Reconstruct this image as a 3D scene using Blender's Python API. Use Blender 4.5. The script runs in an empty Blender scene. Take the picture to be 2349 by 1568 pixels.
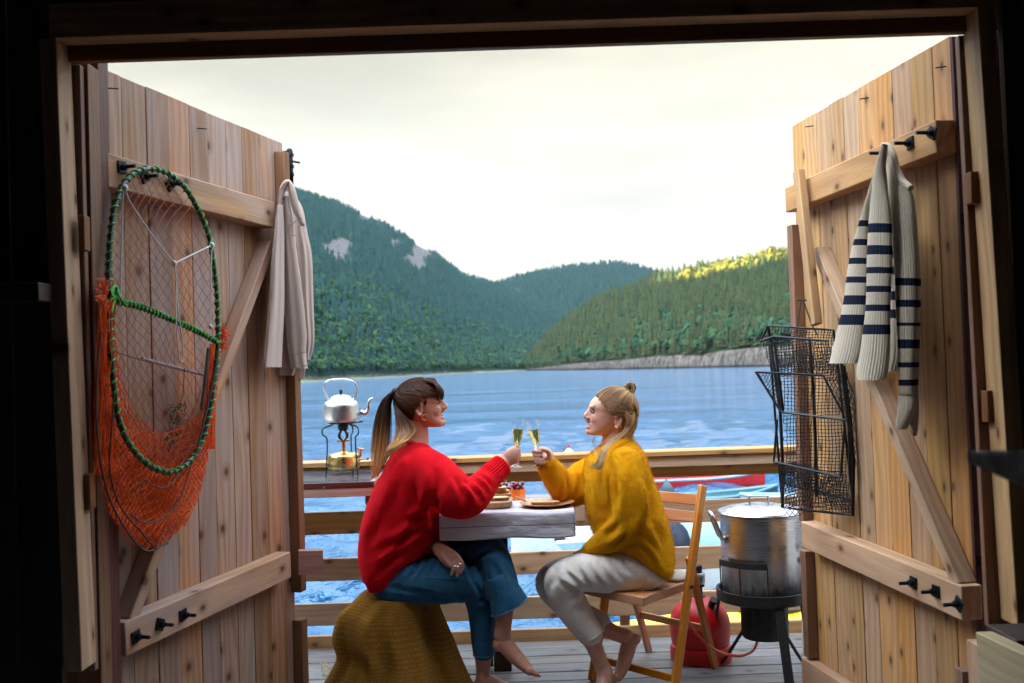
import bpy, bmesh, math, random
import numpy as np
from mathutils import Vector, Matrix, noise

random.seed(7); np.random.seed(7)
SC = bpy.context.scene
COL = SC.collection
PI = math.pi

# ---------------------------------------------------------------- camera
FPX = 2284.0                      # focal length in pixels of a 2349 px wide picture (35 mm lens)
CAMZ = 1.38
PITCH = math.atan((843 - 784) / FPX)
ROLL = math.radians(1.9)
FW = Vector((0, math.cos(PITCH), math.sin(PITCH)))
U0 = Vector((0, -math.sin(PITCH), math.cos(PITCH)))
R0 = Vector((1, 0, 0))
CR = R0 * math.cos(ROLL) - U0 * math.sin(ROLL)
CU = R0 * math.sin(ROLL) + U0 * math.cos(ROLL)
CAMP = Vector((0, 0, CAMZ))

def ray(px, py):
    return FW + CR * ((px - 1174.5) / FPX) + CU * ((784 - py) / FPX)

def P(px, py, Y):
    """world point seen at (px, py) of the survey drawing, Y metres in front of the doorway camera"""
    d = ray(px, py)
    return CAMP + d * (Y / d.y)

def V(*a):
    return Vector(a)

# ---------------------------------------------------------------- mesh builder
class MB:
    def __init__(s):
        s.v = []; s.f = []; s.mi = []; s.gc = []; s.bid = []

    def add(s, verts, faces, gc=None, bid=0.5, mi=0):
        o = len(s.v)
        s.v.extend([tuple(p) for p in verts])
        s.f.extend([tuple(i + o for i in f) for f in faces])
        s.mi.extend([mi] * len(faces))
        s.gc.extend([tuple(g) for g in gc] if gc is not None else [tuple(p) for p in verts])
        if isinstance(bid, (list, tuple, np.ndarray)):
            s.bid.extend(list(bid))
        else:
            s.bid.extend([bid] * len(verts))

    def prism(s, base, vec, bid=None, mi=0, along=None):
        """base: 4 (or n) points, extruded by vec; grain runs along 'along'"""
        n = len(base); base = [Vector(p) for p in base]; vec = Vector(vec)
        vs = base + [p + vec for p in base]
        nrm = (base[1] - base[0]).cross(base[2] - base[0])
        fl = nrm.dot(vec) > 0
        b0 = tuple(range(n)); b1 = tuple(range(n, 2 * n))
        fs = [b0[::-1] if fl else b0, b1 if fl else b1[::-1]]
        for i in range(n):
            j = (i + 1) % n
            q = (i, j, n + j, n + i)
            fs.append(q if fl else q[::-1])
        along = Vector(along).normalized() if along is not None else (base[1] - base[0]).normalized()
        a = vec.normalized(); a = (a - along * a.dot(along))
        if a.length < 1e-4:
            a = along.orthogonal()
        a.normalize(); b = along.cross(a)
        off = Vector((random.uniform(0, 50), random.uniform(0, 50), random.uniform(0, 50)))
        gc = [(p.dot(b) + off.x, p.dot(a) + off.y, p.dot(along) + off.z) for p in vs]
        s.add(vs, fs, gc, random.random() if bid is None else bid, mi)

    def beam(s, p0, p1, w, t, up=(0, 0, 1), bid=None, mi=0):
        p0 = Vector(p0); p1 = Vector(p1); d = (p1 - p0).normalized(); up = Vector(up)
        side = d.cross(up)
        if side.length < 1e-4:
            side = d.orthogonal()
        side.normalize(); u = side.cross(d).normalized()
        a = side * w / 2; b = u * t / 2
        s.prism([p0 - a - b, p0 + a - b, p0 + a + b, p0 - a + b], p1 - p0, bid, mi, along=d)

    def box(s, c, sz, bid=None, mi=0):
        c = Vector(c); k = max(range(3), key=lambda i: sz[i])
        ax = [Vector((1, 0, 0)), Vector((0, 1, 0)), Vector((0, 0, 1))]
        d = ax[k]; o = [i for i in range(3) if i != k]
        a = ax[o[0]] * sz[o[0]] / 2; b = ax[o[1]] * sz[o[1]] / 2
        p0 = c - d * sz[k] / 2
        s.prism([p0 - a - b, p0 + a - b, p0 + a + b, p0 - a + b], d * sz[k], bid, mi, along=d)

    def tube(s, pts, r, n=8, closed=False, mi=0, bid=0.5, caps=True, gcl=False, flat=None):
        pts = [Vector(p) for p in pts]; m = len(pts)
        rs = r if isinstance(r, (list, tuple)) else [r] * m
        tan = []
        for i in range(m):
            a = pts[(i - 1) % m] if (closed or i > 0) else pts[i]
            b = pts[(i + 1) % m] if (closed or i < m - 1) else pts[i]
            t = (b - a)
            tan.append(t.normalized() if t.length > 1e-9 else Vector((0, 0, 1)))
        nr = tan[0].orthogonal().normalized(); vs = []; gc = []; L = 0.0
        off = random.uniform(0, 50)
        for i in range(m):
            t = tan[i]; nr = (nr - t * nr.dot(t))
            nr = nr.normalized() if nr.length > 1e-6 else t.orthogonal().normalized()
            bn = t.cross(nr)
            if i: L += (pts[i] - pts[i - 1]).length
            for k in range(n):
                a = 2 * PI * k / n
                vs.append(pts[i] + (nr * math.cos(a) + bn * math.sin(a)) * rs[i])
                gc.append((math.cos(a) * rs[i] + off, math.sin(a) * rs[i], L + off))
        fs = []
        for i in range(m if closed else m - 1):
            j = (i + 1) % m
            for k in range(n):
                l = (k + 1) % n
                fs.append((i * n + k, i * n + l, j * n + l, j * n + k))
        if not closed and caps:
            fs.append(tuple(range(n))[::-1]); fs.append(tuple((m - 1) * n + k for k in range(n)))
        s.add(vs, fs, gc, bid, mi)

    def rings(s, rs, mi=0, bid=0.5, caps=True, gc=None, mifn=None):
        """list of equally long closed rings"""
        n = len(rs[0]); m = len(rs); vs = [p for r in rs for p in r]; fs = []; mis = []
        for i in range(m - 1):
            for k in range(n):
                l = (k + 1) % n
                fs.append((i * n + k, i * n + l, (i + 1) * n + l, (i + 1) * n + k))
                mis.append(mifn(i, k) if mifn else mi)
        if caps:
            fs.append(tuple(range(n))[::-1]); fs.append(tuple((m - 1) * n + k for k in range(n)))
            mis += [mifn(0, 0) if mifn else mi, mifn(m - 2, 0) if mifn else mi]
        s.add(vs, fs, gc, bid, mi)
        s.mi[-len(fs):] = mis

    def lathe(s, prof, c, n=32, M=None, mi=0, bid=0.5):
        c = Vector(c); rs = []
        for r, z in prof:
            ring = []
            for k in range(n):
                a = 2 * PI * k / n
                p = Vector((r * math.cos(a), r * math.sin(a), z))
                ring.append(c + (M @ p if M is not None else p))
            rs.append(ring)
        s.rings(rs, mi=mi, bid=bid, caps=True)

    def ell(s, c, r, M=None, nu=16, nv=10, mi=0, bid=0.5):
        c = Vector(c); rs = []
        for j in range(nv + 1):
            th = PI * j / nv
            sj = max(math.sin(th), 0.02)
            ring = []
            for k in range(nu):
                a = 2 * PI * k / nu
                p = Vector((r[0] * sj * math.cos(a), r[1] * sj * math.sin(a), -r[2] * math.cos(th)))
                ring.append(c + (M @ p if M is not None else p))
            rs.append(ring)
        s.rings(rs, mi=mi, bid=bid, caps=True)

    def grid(s, rows, mi=0, bid=0.5, gc=None, closed=False):
        m = len(rows); n = len(rows[0]); vs = [p for r in rows for p in r]; fs = []
        for i in range(m - 1):
            for k in range(n if closed else n - 1):
                l = (k + 1) % n
                fs.append((i * n + k, i * n + l, (i + 1) * n + l, (i + 1) * n + k))
        s.add(vs, fs, gc, bid, mi)

    def mesh(s, name):
        me = bpy.data.meshes.new(name)
        me.from_pydata(s.v, [], s.f)
        me.polygons.foreach_set('material_index', s.mi)
        g = me.attributes.new('gc', 'FLOAT_VECTOR', 'POINT')
        g.data.foreach_set('vector', np.array(s.gc, dtype=np.float32).ravel())
        b = me.attributes.new('bid', 'FLOAT', 'POINT')
        b.data.foreach_set('value', np.array(s.bid, dtype=np.float32))
        me.update()
        return me

    def build(s, name, mats, parent=None, smooth=True, bevel=0, sub=0, angle=35, weld=False, solid=0, fixn=False):
        me = s.mesh(name)
        if fixn or weld:
            bm = bmesh.new(); bm.from_mesh(me)
            if weld: bmesh.ops.remove_doubles(bm, verts=bm.verts, dist=1e-5)
            bmesh.ops.recalc_face_normals(bm, faces=bm.faces)
            bm.to_mesh(me); bm.free()
        return link(name, me, mats, parent, smooth, bevel, sub, angle, solid)

def link(name, me, mats, parent=None, smooth=True, bevel=0, sub=0, angle=35, solid=0):
    if not isinstance(mats, (list, tuple)): mats = [mats]
    for m in mats: me.materials.append(m)
    if smooth:
        me.polygons.foreach_set('use_smooth', [True] * len(me.polygons))
        if angle < 180:
            me.set_sharp_from_angle(angle=math.radians(angle))
    o = bpy.data.objects.new(name, me); COL.objects.link(o)
    if solid:
        m = o.modifiers.new('solid', 'SOLIDIFY'); m.thickness = solid; m.offset = 0
    if bevel:
        m = o.modifiers.new('bevel', 'BEVEL'); m.width = bevel; m.segments = 2; m.limit_method = 'ANGLE'; m.angle_limit = math.radians(40)
        m.harden_normals = False
    if sub:
        m = o.modifiers.new('sub', 'SUBSURF'); m.levels = sub; m.render_levels = sub
    if parent: adopt(o, parent)
    return o

def adopt(o, parent):
    o.parent = parent
    w = Matrix.Identity(4); q = parent
    chain = []
    while q: chain.append(q); q = q.parent
    for q in reversed(chain):
        loc = Matrix.LocRotScale(q.location, q.rotation_euler, q.scale)
        w = w @ (q.matrix_parent_inverse if q.parent else Matrix.Identity(4)) @ loc
    o.matrix_parent_inverse = w.inverted()

def tag(o, label=None, cat=None, group=None, kind=None):
    if label: o['label'] = label
    if cat: o['category'] = cat
    if group: o['group'] = group
    if kind: o['kind'] = kind
    return o

def thing(name, label, cat, loc=(0, 0, 0), group=None, kind=None):
    o = bpy.data.objects.new(name, None); COL.objects.link(o)
    o.location = loc; o.empty_display_size = 0.1
    return tag(o, label, cat, group, kind)

def catmull(pts, k=6, closed=False):
    """smooth path through points (tuples of any length)"""
    A = np.array([list(p) for p in pts], dtype=float); n = len(A); out = []
    for i in range(n if closed else n - 1):
        p1 = A[i]; p2 = A[(i + 1) % n]
        p0 = A[(i - 1) % n] if (closed or i > 0) else 2 * p1 - p2
        p3 = A[(i + 2) % n] if (closed or i + 2 < n) else 2 * p2 - p1
        for j in range(k):
            t = j / k
            out.append(0.5 * ((2 * p1) + (-p0 + p2) * t + (2 * p0 - 5 * p1 + 4 * p2 - p3) * t * t + (-p0 + 3 * p1 - 3 * p2 + p3) * t ** 3))
    if not closed: out.append(A[-1])
    return [tuple(o) for o in out]

def thin_lines(name, segs, r, mats, parent=None, n=3):
    """many thin polylines (m,2,3 array of segments) as one mesh"""
    S = np.array(segs, dtype=float); m = len(S)
    d = S[:, 1] - S[:, 0]; L = np.linalg.norm(d, axis=1, keepdims=True) + 1e-9; d /= L
    h = np.where(np.abs(d[:, 1:2]) < 0.9, np.array([[0, 1, 0]]), np.array([[1, 0, 0]]))
    a = np.cross(d, h); a /= np.linalg.norm(a, axis=1, keepdims=True); b = np.cross(d, a)
    vs = np.zeros((m, 2, n, 3))
    for k in range(n):
        t = 2 * PI * k / n
        o = (a * math.cos(t) + b * math.sin(t)) * r
        vs[:, 0, k] = S[:, 0] - d * r * .5 + o; vs[:, 1, k] = S[:, 1] + d * r * .5 + o
    vs = vs.reshape(-1, 3); base = np.arange(m)[:, None] * 2 * n
    F = np.concatenate([np.stack([base[:, 0] + k, base[:, 0] + (k + 1) % n, base[:, 0] + n + (k + 1) % n, base[:, 0] + n + k], 1) for k in range(n)])
    me = bpy.data.meshes.new(name)
    me.vertices.add(len(vs)); me.vertices.foreach_set('co', vs.ravel())
    me.loops.add(F.size); me.loops.foreach_set('vertex_index', F.ravel().astype(np.int32))
    me.polygons.add(len(F)); me.polygons.foreach_set('loop_start', np.arange(0, F.size, 4, dtype=np.int32))
    me.update(calc_edges=True)
    return link(name, me, mats, parent, smooth=True, angle=180)

def remeshed(mb, name, voxel, smooth=6, disp=None):
    """one continuous surface grown from overlapping closed lumps"""
    me = mb.mesh(name + '_raw'); o = bpy.data.objects.new(name + '_raw', me); COL.objects.link(o)
    m = o.modifiers.new('r', 'REMESH'); m.mode = 'VOXEL'; m.voxel_size = voxel; m.adaptivity = 0
    if smooth:
        s = o.modifiers.new('s', 'SMOOTH'); s.factor = 0.5; s.iterations = smooth
    dg = bpy.context.evaluated_depsgraph_get(); dg.update()
    out = bpy.data.meshes.new_from_object(o.evaluated_get(dg), depsgraph=dg)
    bpy.data.objects.remove(o); bpy.data.meshes.remove(me)
    out.materials.clear(); out.name = name
    n = len(out.vertices)
    if disp:
        co = np.zeros(n * 3, dtype=np.float32); no = np.zeros(n * 3, dtype=np.float32)
        out.vertices.foreach_get('co', co); out.vertex_normals.foreach_get('vector', no)
        co = co.reshape(-1, 3); no = no.reshape(-1, 3)
        co = disp(co, no)
        out.vertices.foreach_set('co', co.ravel()); out.update()
    return out

def vnoise(p, seed=0.0):
    """vectorised smooth value noise, p (n,3) -> (n,) in -1..1"""
    p = p + seed * 17.31
    i = np.floor(p).astype(np.int64); f = p - i; f = f * f * (3 - 2 * f)
    def h(x, y, z):
        k = (x * 374761393 + y * 668265263 + z * 2147483647 + 1013904223) & 0xffffffff
        k = ((k ^ (k >> 13)) * 1274126177) & 0xffffffff
        k = (k ^ (k >> 16)) & 0xffff
        return k / 32767.5 - 1.0
    r = 0
    for a in (0, 1):
        wa = f[:, 0] if a else 1 - f[:, 0]
        for b in (0, 1):
            wb = f[:, 1] if b else 1 - f[:, 1]
            for c in (0, 1):
                wc = f[:, 2] if c else 1 - f[:, 2]
                r = r + wa * wb * wc * h(i[:, 0] + a, i[:, 1] + b, i[:, 2] + c)
    return r

def fbm(p, seed=0.0, o=4):
    r = 0; a = 1.0; t = 0
    for k in range(o):
        r = r + a * vnoise(p * (2.03 ** k), seed + k * 3.7); t += a; a *= 0.5
    return r / t

# ---------------------------------------------------------------- materials
class NT:
    def __init__(s, name):
        s.m = bpy.data.materials.new(name); s.m.use_nodes = True
        s.t = s.m.node_tree; s.n = s.t.nodes; s.l = s.t.links
        s.b = s.n['Principled BSDF']; s.out = s.n['Material Output']
    def node(s, t, **k):
        n = s.n.new(t)
        for a, v in k.items():
            if a.startswith('i_'):
                key = a[2:]; key = int(key) if key.isdigit() else key.replace('_', ' ')
                s.put(n.inputs[key], v)
            else: setattr(n, a, v)
        return n
    def put(s, sock, v):
        if isinstance(v, bpy.types.NodeSocket): s.l.new(v, sock)
        elif isinstance(v, bpy.types.Node): s.l.new(v.outputs[0], sock)
        else:
            if isinstance(v, (tuple, list)) and len(v) == 3 and sock.type == 'RGBA': v = (*v, 1)
            sock.default_value = v
    def attr(s, name, out='Vector'):
        return s.node('ShaderNodeAttribute', attribute_name=name).outputs[out]
    def map(s, vec, scale=(1, 1, 1), loc=(0, 0, 0), rot=(0, 0, 0)):
        return s.node('ShaderNodeMapping', i_Vector=vec, i_Scale=scale, i_Location=loc, i_Rotation=rot).outputs[0]
    def noise(s, vec, scale=5, detail=3, rough=.5, dist=0):
        return s.node('ShaderNodeTexNoise', i_Vector=vec, i_Scale=scale, i_Detail=detail, i_Roughness=rough, i_Distortion=dist).outputs[0]
    def ramp(s, fac, stops, interp='LINEAR'):
        n = s.node('ShaderNodeValToRGB', i_0=fac); n.color_ramp.interpolation = interp
        e = n.color_ramp.elements
        while len(e) < len(stops): e.new(0.5)
        for el, (p, c) in zip(e, stops):
            el.position = p; el.color = (*c, 1) if len(c) == 3 else c
        return n.outputs[0]
    def mix(s, fac, a, b, mode='MIX'):
        n = s.node('ShaderNodeMix', data_type='RGBA', blend_type=mode)
        s.put(n.inputs[0], fac); s.put(n.inputs[6], a); s.put(n.inputs[7], b)
        return n.outputs[2]
    def math(s, op, a, b=0.0, c=None, clamp=False):
        n = s.node('ShaderNodeMath', operation=op, use_clamp=clamp)
        s.put(n.inputs[0], a); s.put(n.inputs[1], b)
        if c is not None: s.put(n.inputs[2], c)
        return n.outputs[0]
    def rng(s, v, a, b, c=0, d=1):
        return s.node('ShaderNodeMapRange', i_0=v, i_1=a, i_2=b, i_3=c, i_4=d).outputs[0]
    def bump(s, h, strength=.3, dist=.01, normal=None):
        n = s.node('ShaderNodeBump', i_Height=h, i_Strength=strength, i_Distance=dist)
        if normal is not None: s.put(n.inputs['Normal'], normal)
        return n.outputs[0]
    def set(s, **k):
        for a, v in k.items():
            s.put(s.b.inputs[a.replace('_', ' ')], v)
        return s

def srgb(r, g, b):
    f = lambda c: (c / 255 / 12.92) if c / 255 <= .04045 else ((c / 255 + .055) / 1.055) ** 2.4
    return (f(r), f(g), f(b))

def wood(name, light, dark, grey=None, rough=.6, gain=1.0, knots=1.0, coat=0, wear=.5, vary=.35):
    t = NT(name); g = t.attr('gc'); bid = t.attr('bid', 'Fac')
    sh = t.node('ShaderNodeCombineXYZ', i_0=t.math('MULTIPLY', bid, 37.0), i_2=t.math('MULTIPLY', bid, 91.0)).outputs[0]
    g2 = t.node('ShaderNodeVectorMath', operation='ADD', i_0=g, i_1=sh).outputs[0]
    warp = t.noise(t.map(g2, (5, 5, .8)), 1.0, 2)
    # annual rings as stretched bands
    x = t.node('ShaderNodeSeparateXYZ', i_0=g2)
    band = t.math('ADD', t.math('MULTIPLY', x.outputs[0], 20.0), t.math('MULTIPLY', warp, 7.0))
    band = t.math('ADD', band, t.math('MULTIPLY', x.outputs[1], 21.0))
    rings = t.math('ABSOLUTE', t.math('SINE', t.math('MULTIPLY', band, 2.6)))
    fine = t.noise(t.map(g2, (260, 260, 5)), 1.0, 3, .6)
    blot = t.noise(t.map(g2, (6, 6, 1.6)), 1.0, 3, .6)
    c = t.mix(t.math('MULTIPLY', t.math('POWER', rings, 2.2), .5), light, dark)
    c = t.mix(t.math('MULTIPLY', t.rng(fine, .42, .7), .5), c, dark)
    # board to board variation
    bright = t.rng(bid, 0, 1, 1 - vary * .8, 1 + vary * .5)
    hsv = t.node('ShaderNodeHueSaturation', i_Value=bright, i_Color=c, i_Saturation=t.rng(t.math('FRACT', t.math('MULTIPLY', bid, 7.3)), 0, 1, .72, 1.12),
                 i_Hue=t.rng(t.math('FRACT', t.math('MULTIPLY', bid, 3.7)), 0, 1, .495, .505))
    c = hsv.outputs[0]
    if grey:
        c = t.mix(t.math('MULTIPLY', t.rng(blot, .42, .68), wear), c, grey)
    if knots:
        kx = t.node('ShaderNodeCombineXYZ', i_0=t.math('MULTIPLY', x.outputs[0], 10.0), i_1=t.math('MULTIPLY', x.outputs[2], 4.6)).outputs[0]
        vo = t.node('ShaderNodeTexVoronoi', voronoi_dimensions='2D', i_Vector=kx, i_Scale=1.0, i_Randomness=1.0)
        k = t.rng(vo.outputs['Distance'], .045, .085, 1, 0)
        halo = t.rng(vo.outputs['Distance'], .07, .2, 1, 0)
        sel = t.math('GREATER_THAN', t.node('ShaderNodeSeparateColor', i_0=vo.outputs['Color']).outputs[0], 1 - .62 * knots)
        kc = tuple(q * .22 for q in dark); hc = tuple(q * .72 for q in dark)
        c = t.mix(t.math('MULTIPLY', t.math('MULTIPLY', halo, sel), .55), c, hc)
        c = t.mix(t.math('MULTIPLY', t.math('MULTIPLY', k, sel), .8), c, kc)
    h = t.math('ADD', t.math('MULTIPLY', rings, .4), t.math('MULTIPLY', fine, 1.0))
    t.set(Base_Color=c, Roughness=t.rng(fine, .3, .8, rough - .1, rough + .12), Normal=t.bump(h, .35 * gain, .003))
    t.b.inputs['Specular IOR Level'].default_value = .35
    if coat: t.set(Coat_Weight=coat, Coat_Roughness=.25)
    return t.m

def simple(name, col, rough=.5, metal=0, nscale=0, namt=.15, bump=0, bscale=200, **k):
    t = NT(name); c = col
    tc = t.node('ShaderNodeTexCoord').outputs['Object']
    if nscale:
        n = t.noise(tc, nscale, 4, .6)
        c = t.mix(t.rng(n, .3, .7), tuple(q * (1 - namt) for q in col), tuple(min(1, q * (1 + namt)) for q in col))
        t.set(Roughness=t.rng(t.noise(tc, nscale * 2.3, 4), .3, .7, max(.02, rough * .75), min(1, rough * 1.3)))
    else: t.set(Roughness=rough)
    t.set(Base_Color=c, Metallic=metal)
    if bump: t.set(Normal=t.bump(t.noise(tc, bscale, 3, .6), bump, .004))
    for a, v in k.items(): t.set(**{a: v})
    return t.m

def knit(name, col, dark, scale=260, fuzz=.5, var=.25, sheen=.35, stretch=(1, 1, 1)):
    t = NT(name); tc = t.node('ShaderNodeTexCoord').outputs['Object']
    n1 = t.noise(t.map(tc, stretch), 14, 4, .65); n2 = t.noise(tc, scale, 3, .7); n3 = t.noise(t.map(tc, (1, 1, .35)), 70, 3, .6)
    c = t.mix(t.rng(n2, .3, .7), dark, col)
    c = t.mix(t.math('MULTIPLY', t.rng(n1, .35, .7), var), c, tuple(min(1, q * 1.35 + .005) for q in col))
    h = t.math('ADD', t.math('MULTIPLY', n2, 1.0), t.math('MULTIPLY', n3, .8))
    t.set(Base_Color=c, Roughness=.95, Normal=t.bump(h, fuzz, .006), Sheen_Weight=sheen, Sheen_Roughness=.5, Sheen_Tint=tuple(min(1, q * 1.6 + .03) for q in col))
    t.b.inputs['Specular IOR Level'].default_value = .08
    return t.m
# ================================================================ camera, sky, sun
cam = bpy.data.cameras.new('camera'); co = bpy.data.objects.new('camera', cam); COL.objects.link(co)
cam.sensor_width = 36; cam.lens = FPX / 2349 * 36; cam.clip_end = 9000; cam.clip_start = .05
co.matrix_world = Matrix(((CR.x, CU.x, -FW.x, 0), (CR.y, CU.y, -FW.y, 0), (CR.z, CU.z, -FW.z, CAMZ), (0, 0, 0, 1)))
cam.dof.use_dof = True; cam.dof.focus_distance = 4.15; cam.dof.aperture_fstop = 4.0
SC.camera = co

SUN_EL = math.radians(9)
SUN_TO = Vector((-.80, -.60, 0)) * math.cos(SUN_EL) + Vector((0, 0, math.sin(SUN_EL)))
w = bpy.data.worlds.new('World'); SC.world = w; w.use_nodes = True
nt = w.node_tree; N = nt.nodes; Lk = nt.links
bg = N['Background']; bg.inputs[1].default_value = 0.15
sky = N.new('ShaderNodeTexSky'); sky.sky_type = 'NISHITA'; sky.sun_disc = False
sky.sun_elevation = SUN_EL; sky.sun_rotation = math.atan2(SUN_TO.x, SUN_TO.y); sky.air_density = 1.0; sky.dust_density = .6; sky.ozone_density = 3.0
tc = N.new('ShaderNodeTexCoord'); sep = N.new('ShaderNodeSeparateXYZ'); Lk.new(tc.outputs['Generated'], sep.inputs[0])
mp = N.new('ShaderNodeMapping'); mp.inputs['Scale'].default_value = (1.4, 1.4, 7); Lk.new(tc.outputs['Generated'], mp.inputs[0])
ns = N.new('ShaderNodeTexNoise'); ns.inputs['Scale'].default_value = 2.2; ns.inputs['Detail'].default_value = 6; Lk.new(mp.outputs[0], ns.inputs[0])
# pale cloud low down; unseen sky overhead raised to a brighter blue to light the foreground
cov = N.new('ShaderNodeMapRange'); cov.interpolation_type = 'SMOOTHSTEP'
cov.inputs[1].default_value = .36; cov.inputs[2].default_value = .62; cov.inputs[3].default_value = 1.0; cov.inputs[4].default_value = .65
Lk.new(sep.outputs[2], cov.inputs[0])
cc = N.new('ShaderNodeValToRGB'); Lk.new(ns.outputs[0], cc.inputs[0])
cc.color_ramp.elements[0].position = .32; cc.color_ramp.elements[0].color = (.76, .76, .765, 1)
cc.color_ramp.elements[1].position = .56; cc.color_ramp.elements[1].color = (1, .985, .955, 1)
el = N.new('ShaderNodeValToRGB'); Lk.new(sep.outputs[2], el.inputs[0])
e = el.color_ramp.elements; e[0].position = 0; e[0].color = (.142, .140, .134, 1); e[1].position = .62; e[1].color = (.78, .88, 1.0, 1)  # overhead sky, out of view, raised to light the foreground
for p_, c_ in ((.15, (.138, .136, .126, 1)), (.24, (.124, .121, .103, 1)), (.33, (.106, .102, .081, 1)), (.46, (.32, .37, .42, 1))):
    q = e.new(p_); q.color = c_
mul = N.new('ShaderNodeMix'); mul.data_type = 'RGBA'; mul.blend_type = 'MULTIPLY'; mul.inputs[0].default_value = 1
Lk.new(cc.outputs[0], mul.inputs[6]); Lk.new(el.outputs[0], mul.inputs[7])
gain = N.new('ShaderNodeVectorMath'); gain.operation = 'SCALE'; gain.inputs['Scale'].default_value = 7.5
dt = N.new('ShaderNodeVectorMath'); dt.operation = 'DOT_PRODUCT'; dt.inputs[1].default_value = (-.8, -.6, .0); Lk.new(tc.outputs['Generated'], dt.inputs[0])
gl = N.new('ShaderNodeMapRange'); gl.inputs[1].default_value = 0; gl.inputs[2].default_value = 1; gl.inputs[3].default_value = 7.5; gl.inputs[4].default_value = 30; Lk.new(dt.outputs['Value'], gl.inputs[0]); Lk.new(gl.outputs[0], gain.inputs['Scale'])  # extra glow added to the unseen sky behind, filling near-facing sides
Lk.new(mul.outputs[2], gain.inputs[0])
mx = N.new('ShaderNodeMix'); mx.data_type = 'RGBA'; Lk.new(cov.outputs[0], mx.inputs[0]); Lk.new(sky.outputs[0], mx.inputs[6]); Lk.new(gain.outputs[0], mx.inputs[7])
Lk.new(mx.outputs[2], bg.inputs[0])

sd = bpy.data.lights.new('sun', 'SUN'); sd.energy = 5.0; sd.angle = math.radians(.6); sd.color = (1, .83, .55)
so = bpy.data.objects.new('sun', sd); COL.objects.link(so); so.rotation_euler = SUN_TO.to_track_quat('Z', 'Y').to_euler()
SC.view_settings.view_transform = 'Standard'; SC.view_settings.look = 'None'; SC.view_settings.exposure = 2.8; SC.view_settings.gamma = 1
SC.cycles.max_bounces = 8; SC.cycles.transparent_max_bounces = 12; SC.cycles.transmission_bounces = 8
SC.cycles.sample_clamp_indirect = 6; SC.cycles.caustics_refractive = False; SC.cycles.caustics_reflective = False

# ================================================================ water
WZ = CAMZ - 2.6
def build_water():
    nr, nc = 520, 560
    Y = 3.2 * (1700 / 3.2) ** (np.arange(nr) / (nr - 1)); b = np.linspace(-1, 1, nc)
    b = 1.25 * (0.45 * b + 0.55 * b ** 3)
    YY, BB = np.meshgrid(Y, b, indexing='ij'); XX = BB * (YY + 6)
    dy = YY * math.log(1700 / 3.2) / nr; dx = (YY + 6) * 1.25 * .45 * 2 / nc
    sp = np.maximum(dy, dx)
    Z = np.zeros_like(XX); rs = np.random.RandomState(3)
    for k in range(90):
        lam = .22 * (9) ** rs.rand(); ang = rs.normal(0, .42) + math.radians(78)
        kx, ky = math.cos(ang) * 2 * PI / lam, math.sin(ang) * 2 * PI / lam
        amp = .0135 * lam ** .85 * (.5 + rs.rand())
        fade = np.clip((lam / sp - 2.5) / 3, 0, 1)
        ph = kx * XX + ky * YY + rs.rand() * 6.28
        Z += amp * fade * (np.sin(ph) + .25 * np.sin(2 * ph + .6))
    gust = fbm(np.stack([XX.ravel() / 14, YY.ravel() / 9, XX.ravel() * 0], 1), 5, 3).reshape(Z.shape)
    Z *= 1.0 + .7 * gust
    vs = np.stack([XX, YY, WZ + Z], -1).reshape(-1, 3)
    i = np.arange(nr - 1)[:, None] * nc + np.arange(nc - 1)[None, :]
    F = np.stack([i, i + 1, i + nc + 1, i + nc], -1).reshape(-1, 4)
    me = bpy.data.meshes.new('water'); me.vertices.add(len(vs)); me.vertices.foreach_set('co', vs.ravel())
    me.loops.add(F.size); me.loops.foreach_set('vertex_index', F.ravel().astype(np.int32))
    me.polygons.add(len(F)); me.polygons.foreach_set('loop_start', np.arange(0, F.size, 4, dtype=np.int32)); me.update(calc_edges=True)
    t = NT('fjord_water'); tcn = t.node('ShaderNodeTexCoord').outputs['Object']
    a = t.noise(t.map(tcn, (.55, 1.5, 1)), 3.2, 4, .62, .4); bb = t.noise(t.map(tcn, (.4, 1.3, 1)), .55, 3, .55, .5)
    c2 = t.noise(t.map(tcn, (.35, 1, 1)), .08, 3, .5)
    h = t.math('ADD', t.math('MULTIPLY', a, 1.0), t.math('MULTIPLY', bb, 3.2))
    h = t.math('ADD', h, t.math('MULTIPLY', c2, 22.0))
    t.set(Base_Color=(.010, .07, .155), Roughness=.08, Normal=t.bump(h, .9, .32), IOR=1.333)
    t.b.inputs['Specular IOR Level'].default_value = 1.0
    t.b.inputs['Specular Tint'].default_value = (.74, .89, 1, 1)
    tag(link('water', me, t.m, angle=180), kind='structure')
build_water()

# ================================================================ hills
def terrain_mat(name, base, light, rock):
    t = NT(name); tcn = t.node('ShaderNodeTexCoord').outputs['Object']; rk = t.attr('rock', 'Fac')
    n = t.noise(tcn, .06, 5, .7); n2 = t.noise(t.map(tcn, (1, 1, .45)), .5, 6, .8)
    g = t.mix(t.rng(n, .35, .65), base, light)
    zz_ = t.node('ShaderNodeSeparateXYZ', i_0=tcn).outputs[2]
    r = t.mix(t.rng(n2, .40, .60), tuple(q * .22 for q in rock), rock)
    r = t.mix(t.rng(zz_, WZ + .5, WZ + 1.0, .85, 0), r, (.02, .018, .014))
    t.set(Base_Color=t.mix(t.rng(rk, .35, .6), g, r), Roughness=.95, Normal=t.bump(n2, .9, 1.5))
    t.b.inputs['Specular IOR Level'].default_value = .1
    return t.m

def interp(tab, x, k):
    xs = [r[0] for r in tab]; return np.interp(x, xs, [r[k] for r in tab])

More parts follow.
